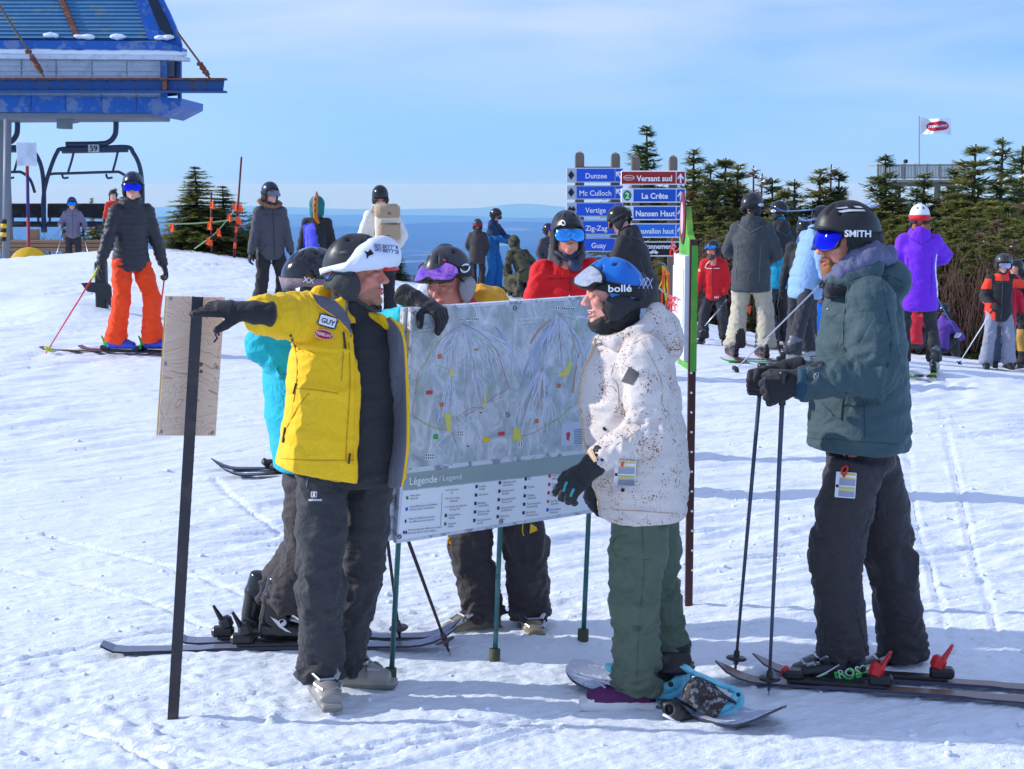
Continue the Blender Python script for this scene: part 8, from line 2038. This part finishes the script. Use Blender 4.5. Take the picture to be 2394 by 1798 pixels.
def _camo():
 n,l=CAMO.node_tree.nodes,CAMO.node_tree.links;b=n['Principled BSDF'];b.inputs['Roughness'].default_value=.9;tc=n.new('ShaderNodeTexCoord');no=n.new('ShaderNodeTexNoise');no.inputs['Scale'].default_value=9;no.inputs['Detail'].default_value=3;l.new(tc.outputs['Object'],no.inputs['Vector']);cr=n.new('ShaderNodeValToRGB');cr.color_ramp.interpolation='CONSTANT';e=cr.color_ramp.elements;e[0].color=lin(48,46,36);e[1].position=.46;e[1].color=lin(84,80,58);x=e.new(.56);x.color=lin(64,74,48);l.new(no.outputs['Fac'],cr.inputs[0]);l.new(cr.outputs[0],b.inputs['Base Color'])
_camo()
gen('person in camouflage jacket crouching beside the small spruce',1228,700,622,-150,dict(hip=.42,lean=35,hand_r=(.35,-.15,.5),hand_l=(.35,.15,.5)),dict(jacket=dict(mat=CAMO,len=.12,hood_up=True),pants=dict(mat=CAMO),boots=BOOTK),y=29.5,H=1.7)
# red jacket behind the board
p6=gen('smiling person in red jacket with blue mirrored goggles and black helmet behind the board',1330,1060,481,6,dict(lean=5,hand_r=(.10,-.34,.80),hand_l=(.15,.30,.9),head_fwd=.05,head_yaw=2,side=-2),dict(jacket=dict(mat=F_('red_ski',214,16,24,var=.04),len=.14,bulk=1.12,collar=.06,fold=1.2),pants=dict(mat=CHP),boots=BOOTK,helmet=dict(mat=HM('black_satin',(36,37,41),.34),s=1.08,style=1),goggles=gog(LENS('sky',(70,160,240)),s=1.05),head=('smiler',dict(smile=.7)),stub=1,skin=mat('skin_ruddy',(214,138,118)),neck=dict(mat=F_('collar_black',34,32,38),top=-.105)),y=10.8)
def collar6(p):
 b,J,ch=p;s=SDF();n=J['neck'];s.path([n+V3((-.05,-.12,-.03)),n+V3((-.088,-.05,.02)),n+V3((-.085,.03,.055)),n+V3((0,.075,.065)),n+V3((.085,.03,.055)),n+V3((.088,-.05,.02)),n+V3((.05,-.12,-.03))],[.020,.030,.036,.036,.036,.030,.020],k=.02);V,Q=s.mesh(.011,1);link('collar',mesh_from('collar',V,Q,F_('collar_grey',58,54,62),True),b)
 S=Surf([ch['jacket']],b);S.line([(1331,690),(1333,700)],.004,W_INK,'zip_pull',.003)
 s=SDF();s.path([n+V3((-.06,-.06,.04)),n+V3((.0,-.09,.025)),n+V3((.06,-.06,.04))],[.030,.036,.030],k=.02);s.ell(n+V3((.05,-.125,-.04)),(.05,.03,.04),k=.03);V,Q=s.mesh(.011,1);PL=mat('scarf_plaid',(52,58,84),var=.5,vscale=30);link('scarf',mesh_from('scarf',V,Q,PL,True),b)
 S2=Surf([ch['helmet']]+list(ch['goggles'].children),b);S2.oval(1316,521,11,14,-30,W_INK,'logo',.004);S2.oval(1316,521,6,9,-30,K_INK,'logo',.006)
collar6(p6)
p7=gen('person in black hooded jacket bent before the trail signs seen from behind',1500,850,466,-118,dict(lean=16,hand_r=(.42,-.12,1.06),hand_l=(.44,.12,1.04),head_pitch=30,head_fwd=.05),dict(jacket=dict(mat=F_('black_matte',32,32,35),len=.20,hood=1.1,bulk=1.12),pants=dict(mat=F_('ice_blue',150,174,206)),boots=BOOTK,helmet=dict(mat=HM('black',(30,30,33),.18),s=1.04),goggles=gog(LENS('orange',(230,110,40)))),y=16.0)
pole('grey ski pole slanting behind the blue helmet',at(1500,640,15.6),at(1600,722,17.2),POLE_G)
# the group on the right
p8=gen('bearded person in red patrol jacket leaning with a hand in his pocket',1668,806,556,-18,dict(lean=14,hand_r=(.10,-.32,.80),hand_l=(.12,.20,.86),head_yaw=-22,foot_r=(.02,-.20,0),foot_l=(.0,.20,0)),dict(jacket=dict(mat=F_('red_patrol',206,24,34),len=.16,hood=.9,bulk=1.04),pants=dict(mat=CHP,bulk=1.08),boots=BOOTK,helmet=dict(mat=HM('black_satin',(36,37,41),.34),s=1.05),goggles=gog(LENS('sky',(70,160,240)),up=26,s=1.1),beard=dict(mat=mat('beard_brown',(92,74,66),rough=.8,var=.3,vscale=90,bump=.5,bscale=200),len=.03),glove_l=False,skin=mat('skin_ruddy',(214,138,118))))
S8=Surf([p8[2]['jacket']],p8[0]);S8.line(smooth_line([(1632,625),(1655,628),(1682,627)],3),.006,W_INK,'reflective_strip',.004);S8.text('HH',1675,695,5,0,W_INK,'lettering',.006,.03);S8.oval(1635,632,6,7,0,mat('badge_tan2',(190,160,110)),'badge',.005)
pole('grey ski pole leaning by the red patrol jacket',at(1702,700,19.4),at(1634,778,19.4),POLE_G)
p9=gen('person in charcoal jacket and beige trousers with black ankle patches seen from behind',1752,838,447,158,dict(lean=2,lift=.045,hand_r=(.30,-.16,1.05),hand_l=(.36,.20,1.12),head_yaw=-34,foot_l=(-.05,.16,0),foot_r=(.03,-.17,0),fy_l=20,fy_r=20),dict(jacket=dict(mat=F_('charcoal_green',54,60,64),len=.20,hood=1.1,bulk=1.16),pants=dict(mat=[F_('sand',188,180,160),F_('sand_patch',44,42,42)],bulk=1.14,fold=1.3,paint=lambda c,J:np.where((c[:,2]<J['ank_r'].z+.20)&(c[:,0]>J['ank_l'].x-.0)&(c[:,0]<J['ank_l'].x+.20)&(np.abs(c[:,0]-J['ank_l'].x-.06)<(J['ank_l'].z+.24 -c[:,2])*.55),1,0)),boots=BOOTR,helmet=dict(mat=HM('black_satin',(36,37,41),.34),s=1.10,style=1),goggles=gog(LENS('brown',(110,80,90))),neck=dict(mat=F_('green_trim',40,62,58),top=-.09)))
skis_for(p9,(plastic('ski_black',(34,34,40),.3),plastic('ski_wine',(110,50,60),.3)),BIND_K,('ski under the left boot of beige trousered skier','ski under the right boot of beige trousered skier'),1.66)
S9=Surf(list(p9[2]['goggles'].children)+[p9[2]['helmet']],p9[0]);S9.oval(1779,479,13,7,0,W_INK,'logo',.006);S9.oval(1779,479,8,3.5,0,K_INK,'logo',.009)
TEALJ=F_('teal_band',10,150,184)
p10=gen('person in jacket black above and teal below with gloss black helmet',1822,820,462,-158,dict(hand_r=(.2,-.2,1.0),hand_l=(.25,.2,1.0),head_yaw=12),dict(jacket=dict(mat=[TEALJ,F_('black_matte',32,32,35)],len=.18,hood=.9,bulk=1.06,paint=lambda c,J:np.where(c[:,2]>J['waist'].z+.055,1,0)),pants=dict(mat=CHP),boots=BOOTG,helmet=dict(mat=HM('gloss',(28,30,36),.12),s=1.06),goggles=gog(LENS('brown',(110,80,90))),neck=dict(mat=TEALJ,top=-.075)))
S10=Surf(list(p10[2]['goggles'].children)+[p10[2]['helmet']],p10[0]);S10.oval(1808,493,12,6,0,W_INK,'logo',.006);S10.oval(1808,493,7,3,0,K_INK,'logo',.009)
skis_for(p10,(plastic('ski_black',(34,34,40),.3),plastic('ski_rose',(150,90,90),.3)),BIND_K,('ski under the left boot of teal and black jacket','ski under the right boot of teal and black jacket'),1.6)
PALEB=F_('pale_blue',140,176,214,var=.06)
p11=gen('person in pale blue down jacket leaning behind the bearded man carrying skis',1893,850,470,118,dict(lean=14,side=-3,lift=.045,hand_r=(-.02,-.30,.95),hand_l=(.30,.12,1.45),foot_r=(-.36,-.20,0),foot_l=(.12,.14,0),fy_r=-30,hipf=-.06),dict(jacket=dict(mat=PALEB,len=.20,hood=.8,bulk=1.14,puffy=(.11,.010)),pants=dict(mat=F_('ink_pants',42,44,52)),boots=BOOTG,helmet=dict(mat=HM('black',(30,30,33),.18)),neck=dict(mat=BLK,top=-.1)),y=17.9)
SKI_B=(metal('ski_base_blue',(120,150,196),.3),plastic('ski_pale_blue',(150,180,220),.25))
def carried(lb,a,b_):
 a,b_=V3(a),V3(b_);d=(a-b_);L=d.length;o=ski(lb,a.lerp(b_,.5),0,L,SKI_B,None,'skis carried over the shoulder',w=.07);o.rotation_mode='QUATERNION';o.rotation_quaternion=frame_rot(d.normalized().cross(V3((0,0,1)))*1.0,(0,0,1)).to_quaternion()if False else(-d).to_track_quat('Y','Z');return o
carried('upper of two pale skis carried level behind the bearded man',at(1787,497,17.3),at(2036,486,18.7));carried('lower of two pale skis carried behind the bearded man',at(1859,526,17.4),at(2024,478,18.7))
pole('silver and black ski pole slanting down left from pale blue jacket',hand_of(p11,'r',.05),ground_at(1711,872),(mat('pole_silver_black',(196,200,206),rough=.35,var=.02),POLE_G[1],POLE_G[2]))
skis_for(p11,(plastic('ski_green',(40,170,70),.3),plastic('ski_green_top',(60,190,90),.3)),BIND_K,('green ski under left boot of the pale blue jacket','green ski under right boot of the pale blue jacket'),1.5,which='r')
p12=gen('person in black jacket mostly hidden behind the pale blue jacket',1878,832,470,165,dict(hand_r=(.1,-.25,.9)),dict(jacket=dict(mat=BKJ,len=.14),pants=dict(mat=CHP),boots=BOOTG,helmet=dict(mat=HM('black',(30,30,33),.18))),y=20.4,H=1.66)
skis_for(p12,(plastic('ski_black',(34,34,40),.3),plastic('ski_white',(206,206,214),.3)),BIND_K,('ski under the left boot behind pale blue jacket','ski under the right boot behind pale blue jacket'),1.5)
def sitter(lb,X,Yt,y,yaw,jm,hat=None,H=1.5):
 return gen(lb,X,0,0,yaw,dict(hip=.22,lean=20,lift=0,foot_l=(.62,.15,0),foot_r=(.60,-.15,0),hand_r=(.45,-.2,.45),hand_l=(.45,.2,.45),head_pitch=10),dict(jacket=dict(mat=jm,len=.02),pants=dict(mat=CHP),boots=BOOTK,helmet=dict(mat=hat or HM('black',(30,30,33),.18))),y=y,H=H)
sitter('child in bright blue jacket sitting on the snow left of bearded man',1915,790,23.0,160,F_('bright_blue',18,110,226))
sitter('person in red jacket and green hat sitting at the snow edge',2140,800,25.8,170,F_('rose_red',214,44,60),F_('green_hat',44,66,46));sitter('person in purple patterned jacket sitting at the snow edge',2203,822,26.4,150,mat('cloth_purple_pattern',(96,60,160),var=.8,vscale=40));sitter('person in slate blue jacket sitting at the right edge of photo',2392,800,25.0,-150,F_('slate_blue',92,112,140))
# purple jacket
PUR=F_('purple',116,40,214,var=.05);WPN=F_('white_trim',220,230,250)
p13=gen('person in purple jacket and white helmet with red strap seen from behind',2140,872,473,172,dict(lean=3,lift=.045,hand_r=(.34,-.10,1.12),hand_l=(.2,.15,1.0),pole_r=(-.2,-1.0,.1),foot_r=(.03,-.20,0),foot_l=(.0,.14,0),fy_r=-8),dict(jacket=dict(mat=[PUR,WPN],len=.26,hood=1.1,bulk=1.10,hem=1.08,paint=lambda c,J:np.where((np.abs(c[:,0]-(J['pelvis'].x+.165 +.10 *np.abs(c[:,2]-J['waist'].z-.06)))<.016)&(c[:,2]<J['chest'].z-.02)&(c[:,2]>J['pelvis'].z-.12)&(c[:,1]<J['pelvis'].y+.05),1,0)),pants=dict(mat=F_('black_green',38,42,42),w=(.094,.085,.074,.076,.090)),boots=BOOTG,helmet=dict(mat=mat('helmet_white',(230,234,240),rough=.3),s=1.06,ear=-38),goggles=gog(LENS('red',(180,40,50)),strap=fabric('strap_red_bright',(214,34,40)),sw=.052),hair=dict(mat=mat('hair_auburn',(150,90,52),var=.3,vscale=40),n=60,lumps=[(-.07,.06,-.09,.04),(.05,.08,-.09,.035),(-.03,.09,-.10,.04)])))
skis_for(p13,(plastic('ski_black',(34,34,40),.3),plastic('ski_lime',(110,170,60),.3)),BIND_K,('ski under the left boot of purple jacket','ski under the right boot of purple jacket'),1.55)
pole('blue grey ski pole hanging behind the purple jacket',hand_of(p13,'r',.02),at(2246,796,17.6),(metal('pole_blue_grey',(90,120,176),.3),POLE_G[1],mat('basket_clear',(200,206,214))))
RBK=F_('red_vivid',255,66,40)
def rb(c,J):z=c[:,2];x=c[:,0];n=J['neck'];return np.where(((np.abs(x-n.x)>.155)&(z>J['chest'].z-.02)&(z<n.z-.07))|((z<J['waist'].z-.02)&(np.abs(x-n.x)>.085)&(x<n.x))|((np.abs(x-n.x)<.10)&(z>n.z-.10)&(z<n.z-.00)&(c[:,1]<n.y)),1,0)
p14=gen('person in black and red jacket and grey trousers holding a white ski pole',2330,866,587,-4,dict(lean=9,lift=.04,hand_r=(.26,-.16,.98),hand_l=(.16,.42,1.02),pole_l=(-.5,.9,-.2),head_yaw=14,head_pitch=14,foot_l=(.02,.17,0),foot_r=(0,-.17,0)),dict(jacket=dict(mat=[F_('black_matte',32,32,35),RBK],paint=rb,len=.17,collar=.05,bulk=1.08),pants=dict(mat=F_('steel_grey',142,148,166),bulk=1.12,fold=1.2),boots=BOOTK,helmet=dict(mat=HM('graphite',(58,62,66),.4),s=1.06),goggles=gog(LENS('silver',(170,170,190))),neck=dict(mat=BLK,top=-.115)))
pole('white ski pole held by the black and red jacket',hand_of(p14,'r',.05),ground_at(2237,858),POLE_W)
gen('person in crimson jacket and slate trousers standing behind the black and red jacket',2352,860,620,165,dict(hand_l=(.1,.26,.85)),dict(jacket=dict(mat=F_('crimson',206,28,58),len=.24),pants=dict(mat=F_('slate_grey',92,104,124)),boots=BOOTK,helmet=dict(mat=HM('black',(30,30,33),.18))),y=23.6,H=1.62)
p15=gen('person in black jacket with orange sleeve and khaki trousers at the right edge',2392,860,600,-60,dict(hand_r=(.30,-.25,1.05),hand_l=(.2,.2,.95),lean=10),dict(jacket=dict(mat=[F_('black_matte',32,32,35),RBK],paint=lambda c,J:np.where((c[:,2]>J['chest'].z-.10)&(c[:,2]<J['chest'].z+.02),1,0),len=.16),pants=dict(mat=[F_('black_pants',30,28,32),F_('khaki',190,150,70)],paint=lambda c,J:np.where((c[:,2]<.62)&(c[:,2]>.28),1,0)),boots=BOOTK,helmet=dict(mat=HM('black',(30,30,33),.18))),y=24.2)
# skier hidden behind the turquoise jacket: only a white boot and a ski tip show
p16=gen('person mostly hidden behind turquoise jacket showing a white ski boot',716,1128,700,-80,dict(lift=.04,foot_l=(.02,.14,0),foot_r=(.10,-.05,0)),dict(jacket=dict(mat=BKJ,bulk=.9),pants=dict(mat=CHP,bulk=.9),boots=(plastic('boot_white',(222,222,226),.35),plastic('boot_white_trim',(150,152,160),.4),M_BUCK),helmet=dict(mat=HM('black',(30,30,33),.18))),y=11.25,H=1.22)
skis_for(p16,SKI_K,BIND_K,('dark ski pointing left behind the turquoise jacket','second dark ski pointing left behind the turquoise jacket'),1.3)
# ================================================================== skis, poles and the snowboard in the foreground
def ski_between(label,tail,tip,mats,bind,bpos,group=None,w=.088,rollz=0.0):
 """A ski lying from its tail to its tip; bpos: a point near which the binding sits."""
 tail,tip=V3(tail),V3(tip);d=tip-tail;L=d.length;fw=d.normalized()
 t=max(.3,min(.7,(V3(bpos)-tail).dot(fw)/L));c=tail+d*.45
 o=ski(label,c,math.atan2(d.x,-d.y),L,mats,bind,group,pitch=0,w=w)
 o.rotation_euler=(-math.asin(max(-1,min(1,d.z/L))),rollz,math.atan2(d.x,-d.y))
 off=(V3(bpos)-c).dot(fw)
 for ch in o.children:ch.location=(0,-off,0)
 return o
up=lambda v,z=.015:V3((v.x,v.y,gz1(v.x,v.y)+z))
# bearded man's skis: tips to the left
SK1=(plastic('ski_dark_blue',(46,48,74),.3),plastic('ski_tan_top',(120,96,84),.3,var=.25))
b,J,ch,P=BEARDED
n0=V3(b.location)+J['ank_l']-V3((0,0,.1));n1=V3(b.location)+J['ank_r']-V3((0,0,.1))
def line_ski(lb,foot,Ytip,Ytail,Xtip,Xtail,mats,bind):
 tip,tail=ground_at(Xtip,Ytip),ground_at(Xtail,Ytail);return ski_between(lb,up(tail),up(tip),mats,bind,foot)
line_ski('ski under the near boot of bearded man pointing left',n0,1592,1652,1590,2440,SK1,BIND_R);line_ski('ski under the far boot of bearded man pointing left',n1,1572,1625,1680,2500,SK1,BIND_R)
# turquoise jacket's skis: tips to the right
b,J,ch,P=TURQ
SK2=(plastic('ski_dark',(40,42,56),.3),plastic('ski_silver_top',(120,126,146),.28,var=.25));BIND_S=(plastic('binding_black',(30,30,33),.4),plastic('binding_black2',(40,40,44),.4))
for lb,q,Yt,Xt,Yh,Xh in(('ski under the near boot of turquoise jacket pointing right','r',1532,323,1512,1150),('ski under the far boot of turquoise jacket pointing right','l',1508,480,1494,1142)):
 f=V3(b.location)+J['ank_'+q]-V3((0,0,.1));o_=ski_between(lb,up(ground_at(Xt,Yt)),up(ground_at(Xh,Yh)),SK2,BIND_S,f)
# poles
PG2=(mat('pole_dark_graphic',(74,80,98),rough=.3,var=.5,vscale=10),plastic('grip_black',(30,30,33)),plastic('basket_black',(30,30,33)))
b,J,ch,P=BEARDED
g1=V3(b.location)+P(1832,868,-.22);g2=V3(b.location)+P(1782,850,.16)
pole('dark ski pole in the near glove of bearded man',g1,ground_at(1797,1628),PG2,'two ski poles held by the bearded man',r=.0085);pole('dark ski pole in the far glove of bearded man',g2,ground_at(1718,1578),PG2,'two ski poles held by the bearded man',r=.0085)
PO2=(mat('pole_wine',(62,40,52),rough=.35,var=.2),plastic('grip_black',(30,30,33)),plastic('basket_wine',(70,56,66)))
t1,t2=ground_at(936,1502),ground_at(1053,1538)
q1=pole('dark ski pole with orange bands crossing behind the left board post',at(880,1060,t1.y-.10),t1,PO2);q2=pole('dark ski pole with orange bands planted under the map board',at(898,1110,t2.y+.12),t2,PO2)
for o_,zs_ in((q1,(.62,.66,.70)),(q2,(.60,.64,.69))):
 for z in zs_:mb=MB();mb.tube([(0,0,z),(0,0,z+.012)],.0095,8);mb.build('orange_band',mat('band_orange',(236,92,40),rough=.4),o_,True)
# the snowboard with its two bindings
def snowboard():
 a,b_=ground_at(1338,1588),ground_at(1826,1716);d=b_-a;L=d.length;c=a.lerp(b_,.5);yaw=math.atan2(d.x,-d.y)
 o=empty('snowboard',(c.x,c.y,gz1(c.x,c.y)+.008),yaw,'snowboard with aqua bindings lying half buried in the snow','snowboard')
 N,V,F,MI=44,[],[],[]
 for i in range(N):
  u=i/(N-1);y=L/2 -u*L;e=min(u,1 -u);w=.128 *(.84 +.16 *abs(2 *u-1)**2)
  if e<.13:w*=math.sqrt(max(0,1 -((.13 -e)/.13)**2))*.985 +.015
  z=.0 +(.085 if u>.5 else.060)*(max(0,.20 -e)/.20)**1.8
  V+=[(-w,y,z),(w,y,z),(w*.98,y,z+.010),(-w*.98,y,z+.010)]
 for i in range(N-1):
  q=i*4
  for k in range(4):F.append((q+k,q+(k+1)%4,q+4 +(k+1)%4,q+4 +k));MI.append({0:2,1:1,2:0,3:1}[k])
 F+=[(3,2,1,0),tuple((N-1)*4 +k for k in range(4))];MI+=[1,1]
 top=mat('board_frosted',(176,184,204),rough=.5,var=.2,vscale=14,dust=((232,236,246),.9,16));me=mesh_from('deck',np.array(V),F,[top,plastic('board_edge',(46,44,58),.3),plastic('board_base',(70,40,60),.25,var=.5)],False,MI)
 bm=bmesh.new();bm.from_mesh(me);bmesh.ops.recalc_face_normals(bm,faces=bm.faces);bm.to_mesh(me);bm.free();link('deck',me,o)
 BKP=plastic('strap_black_plastic',(40,38,42),.45)
 def binding(y,rz,back_tilt):
  e=link('binding',None,o)if False else None
  mb=MB();mb.box((0,0,.022),(.13,.25,.022),bevel=.008);bn=mb.build('binding',AQUA,o,'auto');bn.location=(0,y,.008);bn.rotation_euler=(0,0,rz)
  for s_ in(-1,1):mb=MB();mb.tube([(s_*.060,-.10,.03),(s_*.064,-.02,.045),(s_*.066,.06,.075),(s_*.064,.12,.12)],[.008,.013,.016,.014],6,flat=1.6);mb.build('side_rail',AQUA,bn,True);mb=MB();mb.lathe([(.001,.006),(.008,.004),(.010,0)],(s_*.075,.06,.08),rot=Matrix.Rotation(R(90 *s_),3,'Y'),n=10);mb.build('bolt',BKP,bn,True)
  mb=MB();mb.tube([(-.064,.12,.10),(-.045,.155,.12),(0,.168,.125),(.045,.155,.12),(.064,.12,.10)],.016,6);mb.build('heel_hoop',AQUA,bn,True)
  return bn
 s=SDF
 bn=binding(L*.12,R(70),-.1)
 # straps lie open on the snow
 st=SDF();st.chain([((-.10,-.06,.10),(1,0,0),(0,0,1),.030,.012),((-.03,-.10,.15),(1,0,.4),(0,0,1),.045,.016),((.06,-.06,.12),(1,0,0),(0,0,1),.040,.014)],k=.01);V,Q=st.mesh(.006,1);sp=link('ankle_strap',mesh_from('ankle_strap',V,Q,BKP,True),bn)
 b2=binding(-L*.22 +L*.44 -L*.34,R(75),-.05)if False else None
 return o,L,c,yaw
SB_O,SB_L,SB_C,SB_YAW=snowboard()
def loose_binding():
 """The binding of the free foot: its strap pad and aqua highback stand open beside the far boot."""
 g=ground_at(1680,1676);y=g.y;q=lambda X,Y,dy=0.0:at(1250 +X/2.768,1150 +Y/2.768,y+dy)-g
 o=empty('snowboard_binding',g,0,'open aqua snowboard binding with black straps on the snow','binding');BKP=plastic('strap_black_plastic',(40,38,42),.45)
 def strip(name,pts,ws,th,m,par=o,flat=None):
  s=SDF();P=[q(*p)for p in pts]
  for i in range(len(P)-1):s.chain([(P[i],V3((0,1,0)),V3((.6,0,.8)),ws[i],th),(P[i+1],V3((0,1,0)),V3((.6,0,.8)),ws[i+1],th)],k=.008)
  V,Q=s.mesh(.0055,1);return link(name,mesh_from(name,V,Q,m,True),par)
 hb=strip('highback',[(965,1130,.10),(1010,1160,.10),(1080,1195,.06),(1160,1225,.03),(1235,1260,.0)],[.030,.060,.072,.074,.070],.010,AQUA)
 strip('ratchet_strap',[(1060,1215,-.02),(1140,1260,-.05),(1210,1310,-.06),(1290,1360,-.05)],[.020,.022,.022,.016],.007,BKP)
 s=SDF();s.ell(q(1085,1315,-.05),(.075,.05,.060),rot=Matrix.Rotation(R(32),3,'Y'),k=.02);s.box(q(1100,1330,-.06),(.075,.045,.048),.02,rot=Matrix.Rotation(R(32),3,'Y'),k=.02);s.ell(q(1130,1365,-.115),(.040,.03,.024),rot=Matrix.Rotation(R(32),3,'Y'),k=.01,op='-');V,Q=s.mesh(.0055,1);link('ankle_pad',mesh_from('ankle_pad',V,Q,mat('pad_brown_black',(52,46,46),rough=.7,var=.2,dust=((220,224,232),.35,40)),True),o)
 for pts in([(1120,1425,-.02),(1200,1440,-.05),(1270,1430,-.02),(1310,1400,.03)],[(1310,1400,.03),(1335,1350,.05),(1320,1300,.06),(1255,1270,.06)],[(1180,1410,-.06),(1240,1390,-.05),(1320,1305,.0)],[(1100,1410,.10),(1200,1400,.12),(1300,1370,.10)]):mb=MB();mb.tube([V3(p)for p in smooth_line([tuple(q(*p))for p in pts],4)],.013,7,flat=1.3);mb.build('base_frame',AQUA,o,True)
 for(X,Y,d)in((1290,1362,-.03),(1318,1312,-.02)):s=SDF();s.ell(q(X,Y,d),(.010,.008,.010));V,Q=s.mesh(.004,1);link('bolt',mesh_from('bolt',V,Q,BKP,True),o)
 g2=ground_at(1578,1682);o2=empty('toe_strap',g2,0,'black toe strap with white edge lying on the snow by purple shoe','strap');q2=lambda X,Y,dy=0.0:at(1250 +X/2.768,1150 +Y/2.768,g2.y+dy)-g2
 s=SDF();s.path([q2(845,1375),q2(880,1400,-.01),q2(930,1430,-.02),q2(985,1450,-.02)],[.020,.034,.034,.018],k=.01);s.ell(q2(872,1410,-.035),(.016,.02,.020),k=.006,op='-');V,Q=s.mesh(.005,1);link('pad',mesh_from('pad',V,Q,BKP,True),o2)
 mb=MB();mb.tube([q2(830,1440,-.03),q2(880,1465,-.04),q2(940,1490,-.04)],.006,6);mb.build('edge',W_INK,o2,True)
 mb=MB();mb.tube([q2(905,1340,.02),q2(960,1365,.02),q2(1045,1410,.02)],.015,6,flat=.5);mb.build('ladder_strap',BKP,o2,True)
 # binding round the far boot
 g3=ground_at(1562,1624);o3=empty('snowboard_binding',g3,0,'aqua snowboard binding fastened round the far boot','binding');q3=lambda X,Y,dy=0.0:at(1250 +X/2.768,1150 +Y/2.768,g3.y+dy)-g3
 for pts,r_ in(([(770,1285,-.16),(830,1275,-.16),(890,1255,-.15),(935,1215,-.10),(955,1180,.0)],.020),([(775,1310,-.16),(860,1320,-.16),(910,1300,-.15),(945,1250,-.10),(958,1190,.0)],.014),([(955,1150,-.04),(950,1190,-.02),(940,1240,.02)],.035)):mb=MB();mb.tube([V3(p)for p in smooth_line([tuple(q3(*p))for p in pts],4)],r_,7,flat=1.2);mb.build('base_frame',AQUA,o3,True)
 s=SDF();s.ell(q3(880,1245,-.17),(.012,.010,.012));V,Q=s.mesh(.004,1);link('bolt',mesh_from('bolt',V,Q,BKP,True),o3)
loose_binding()
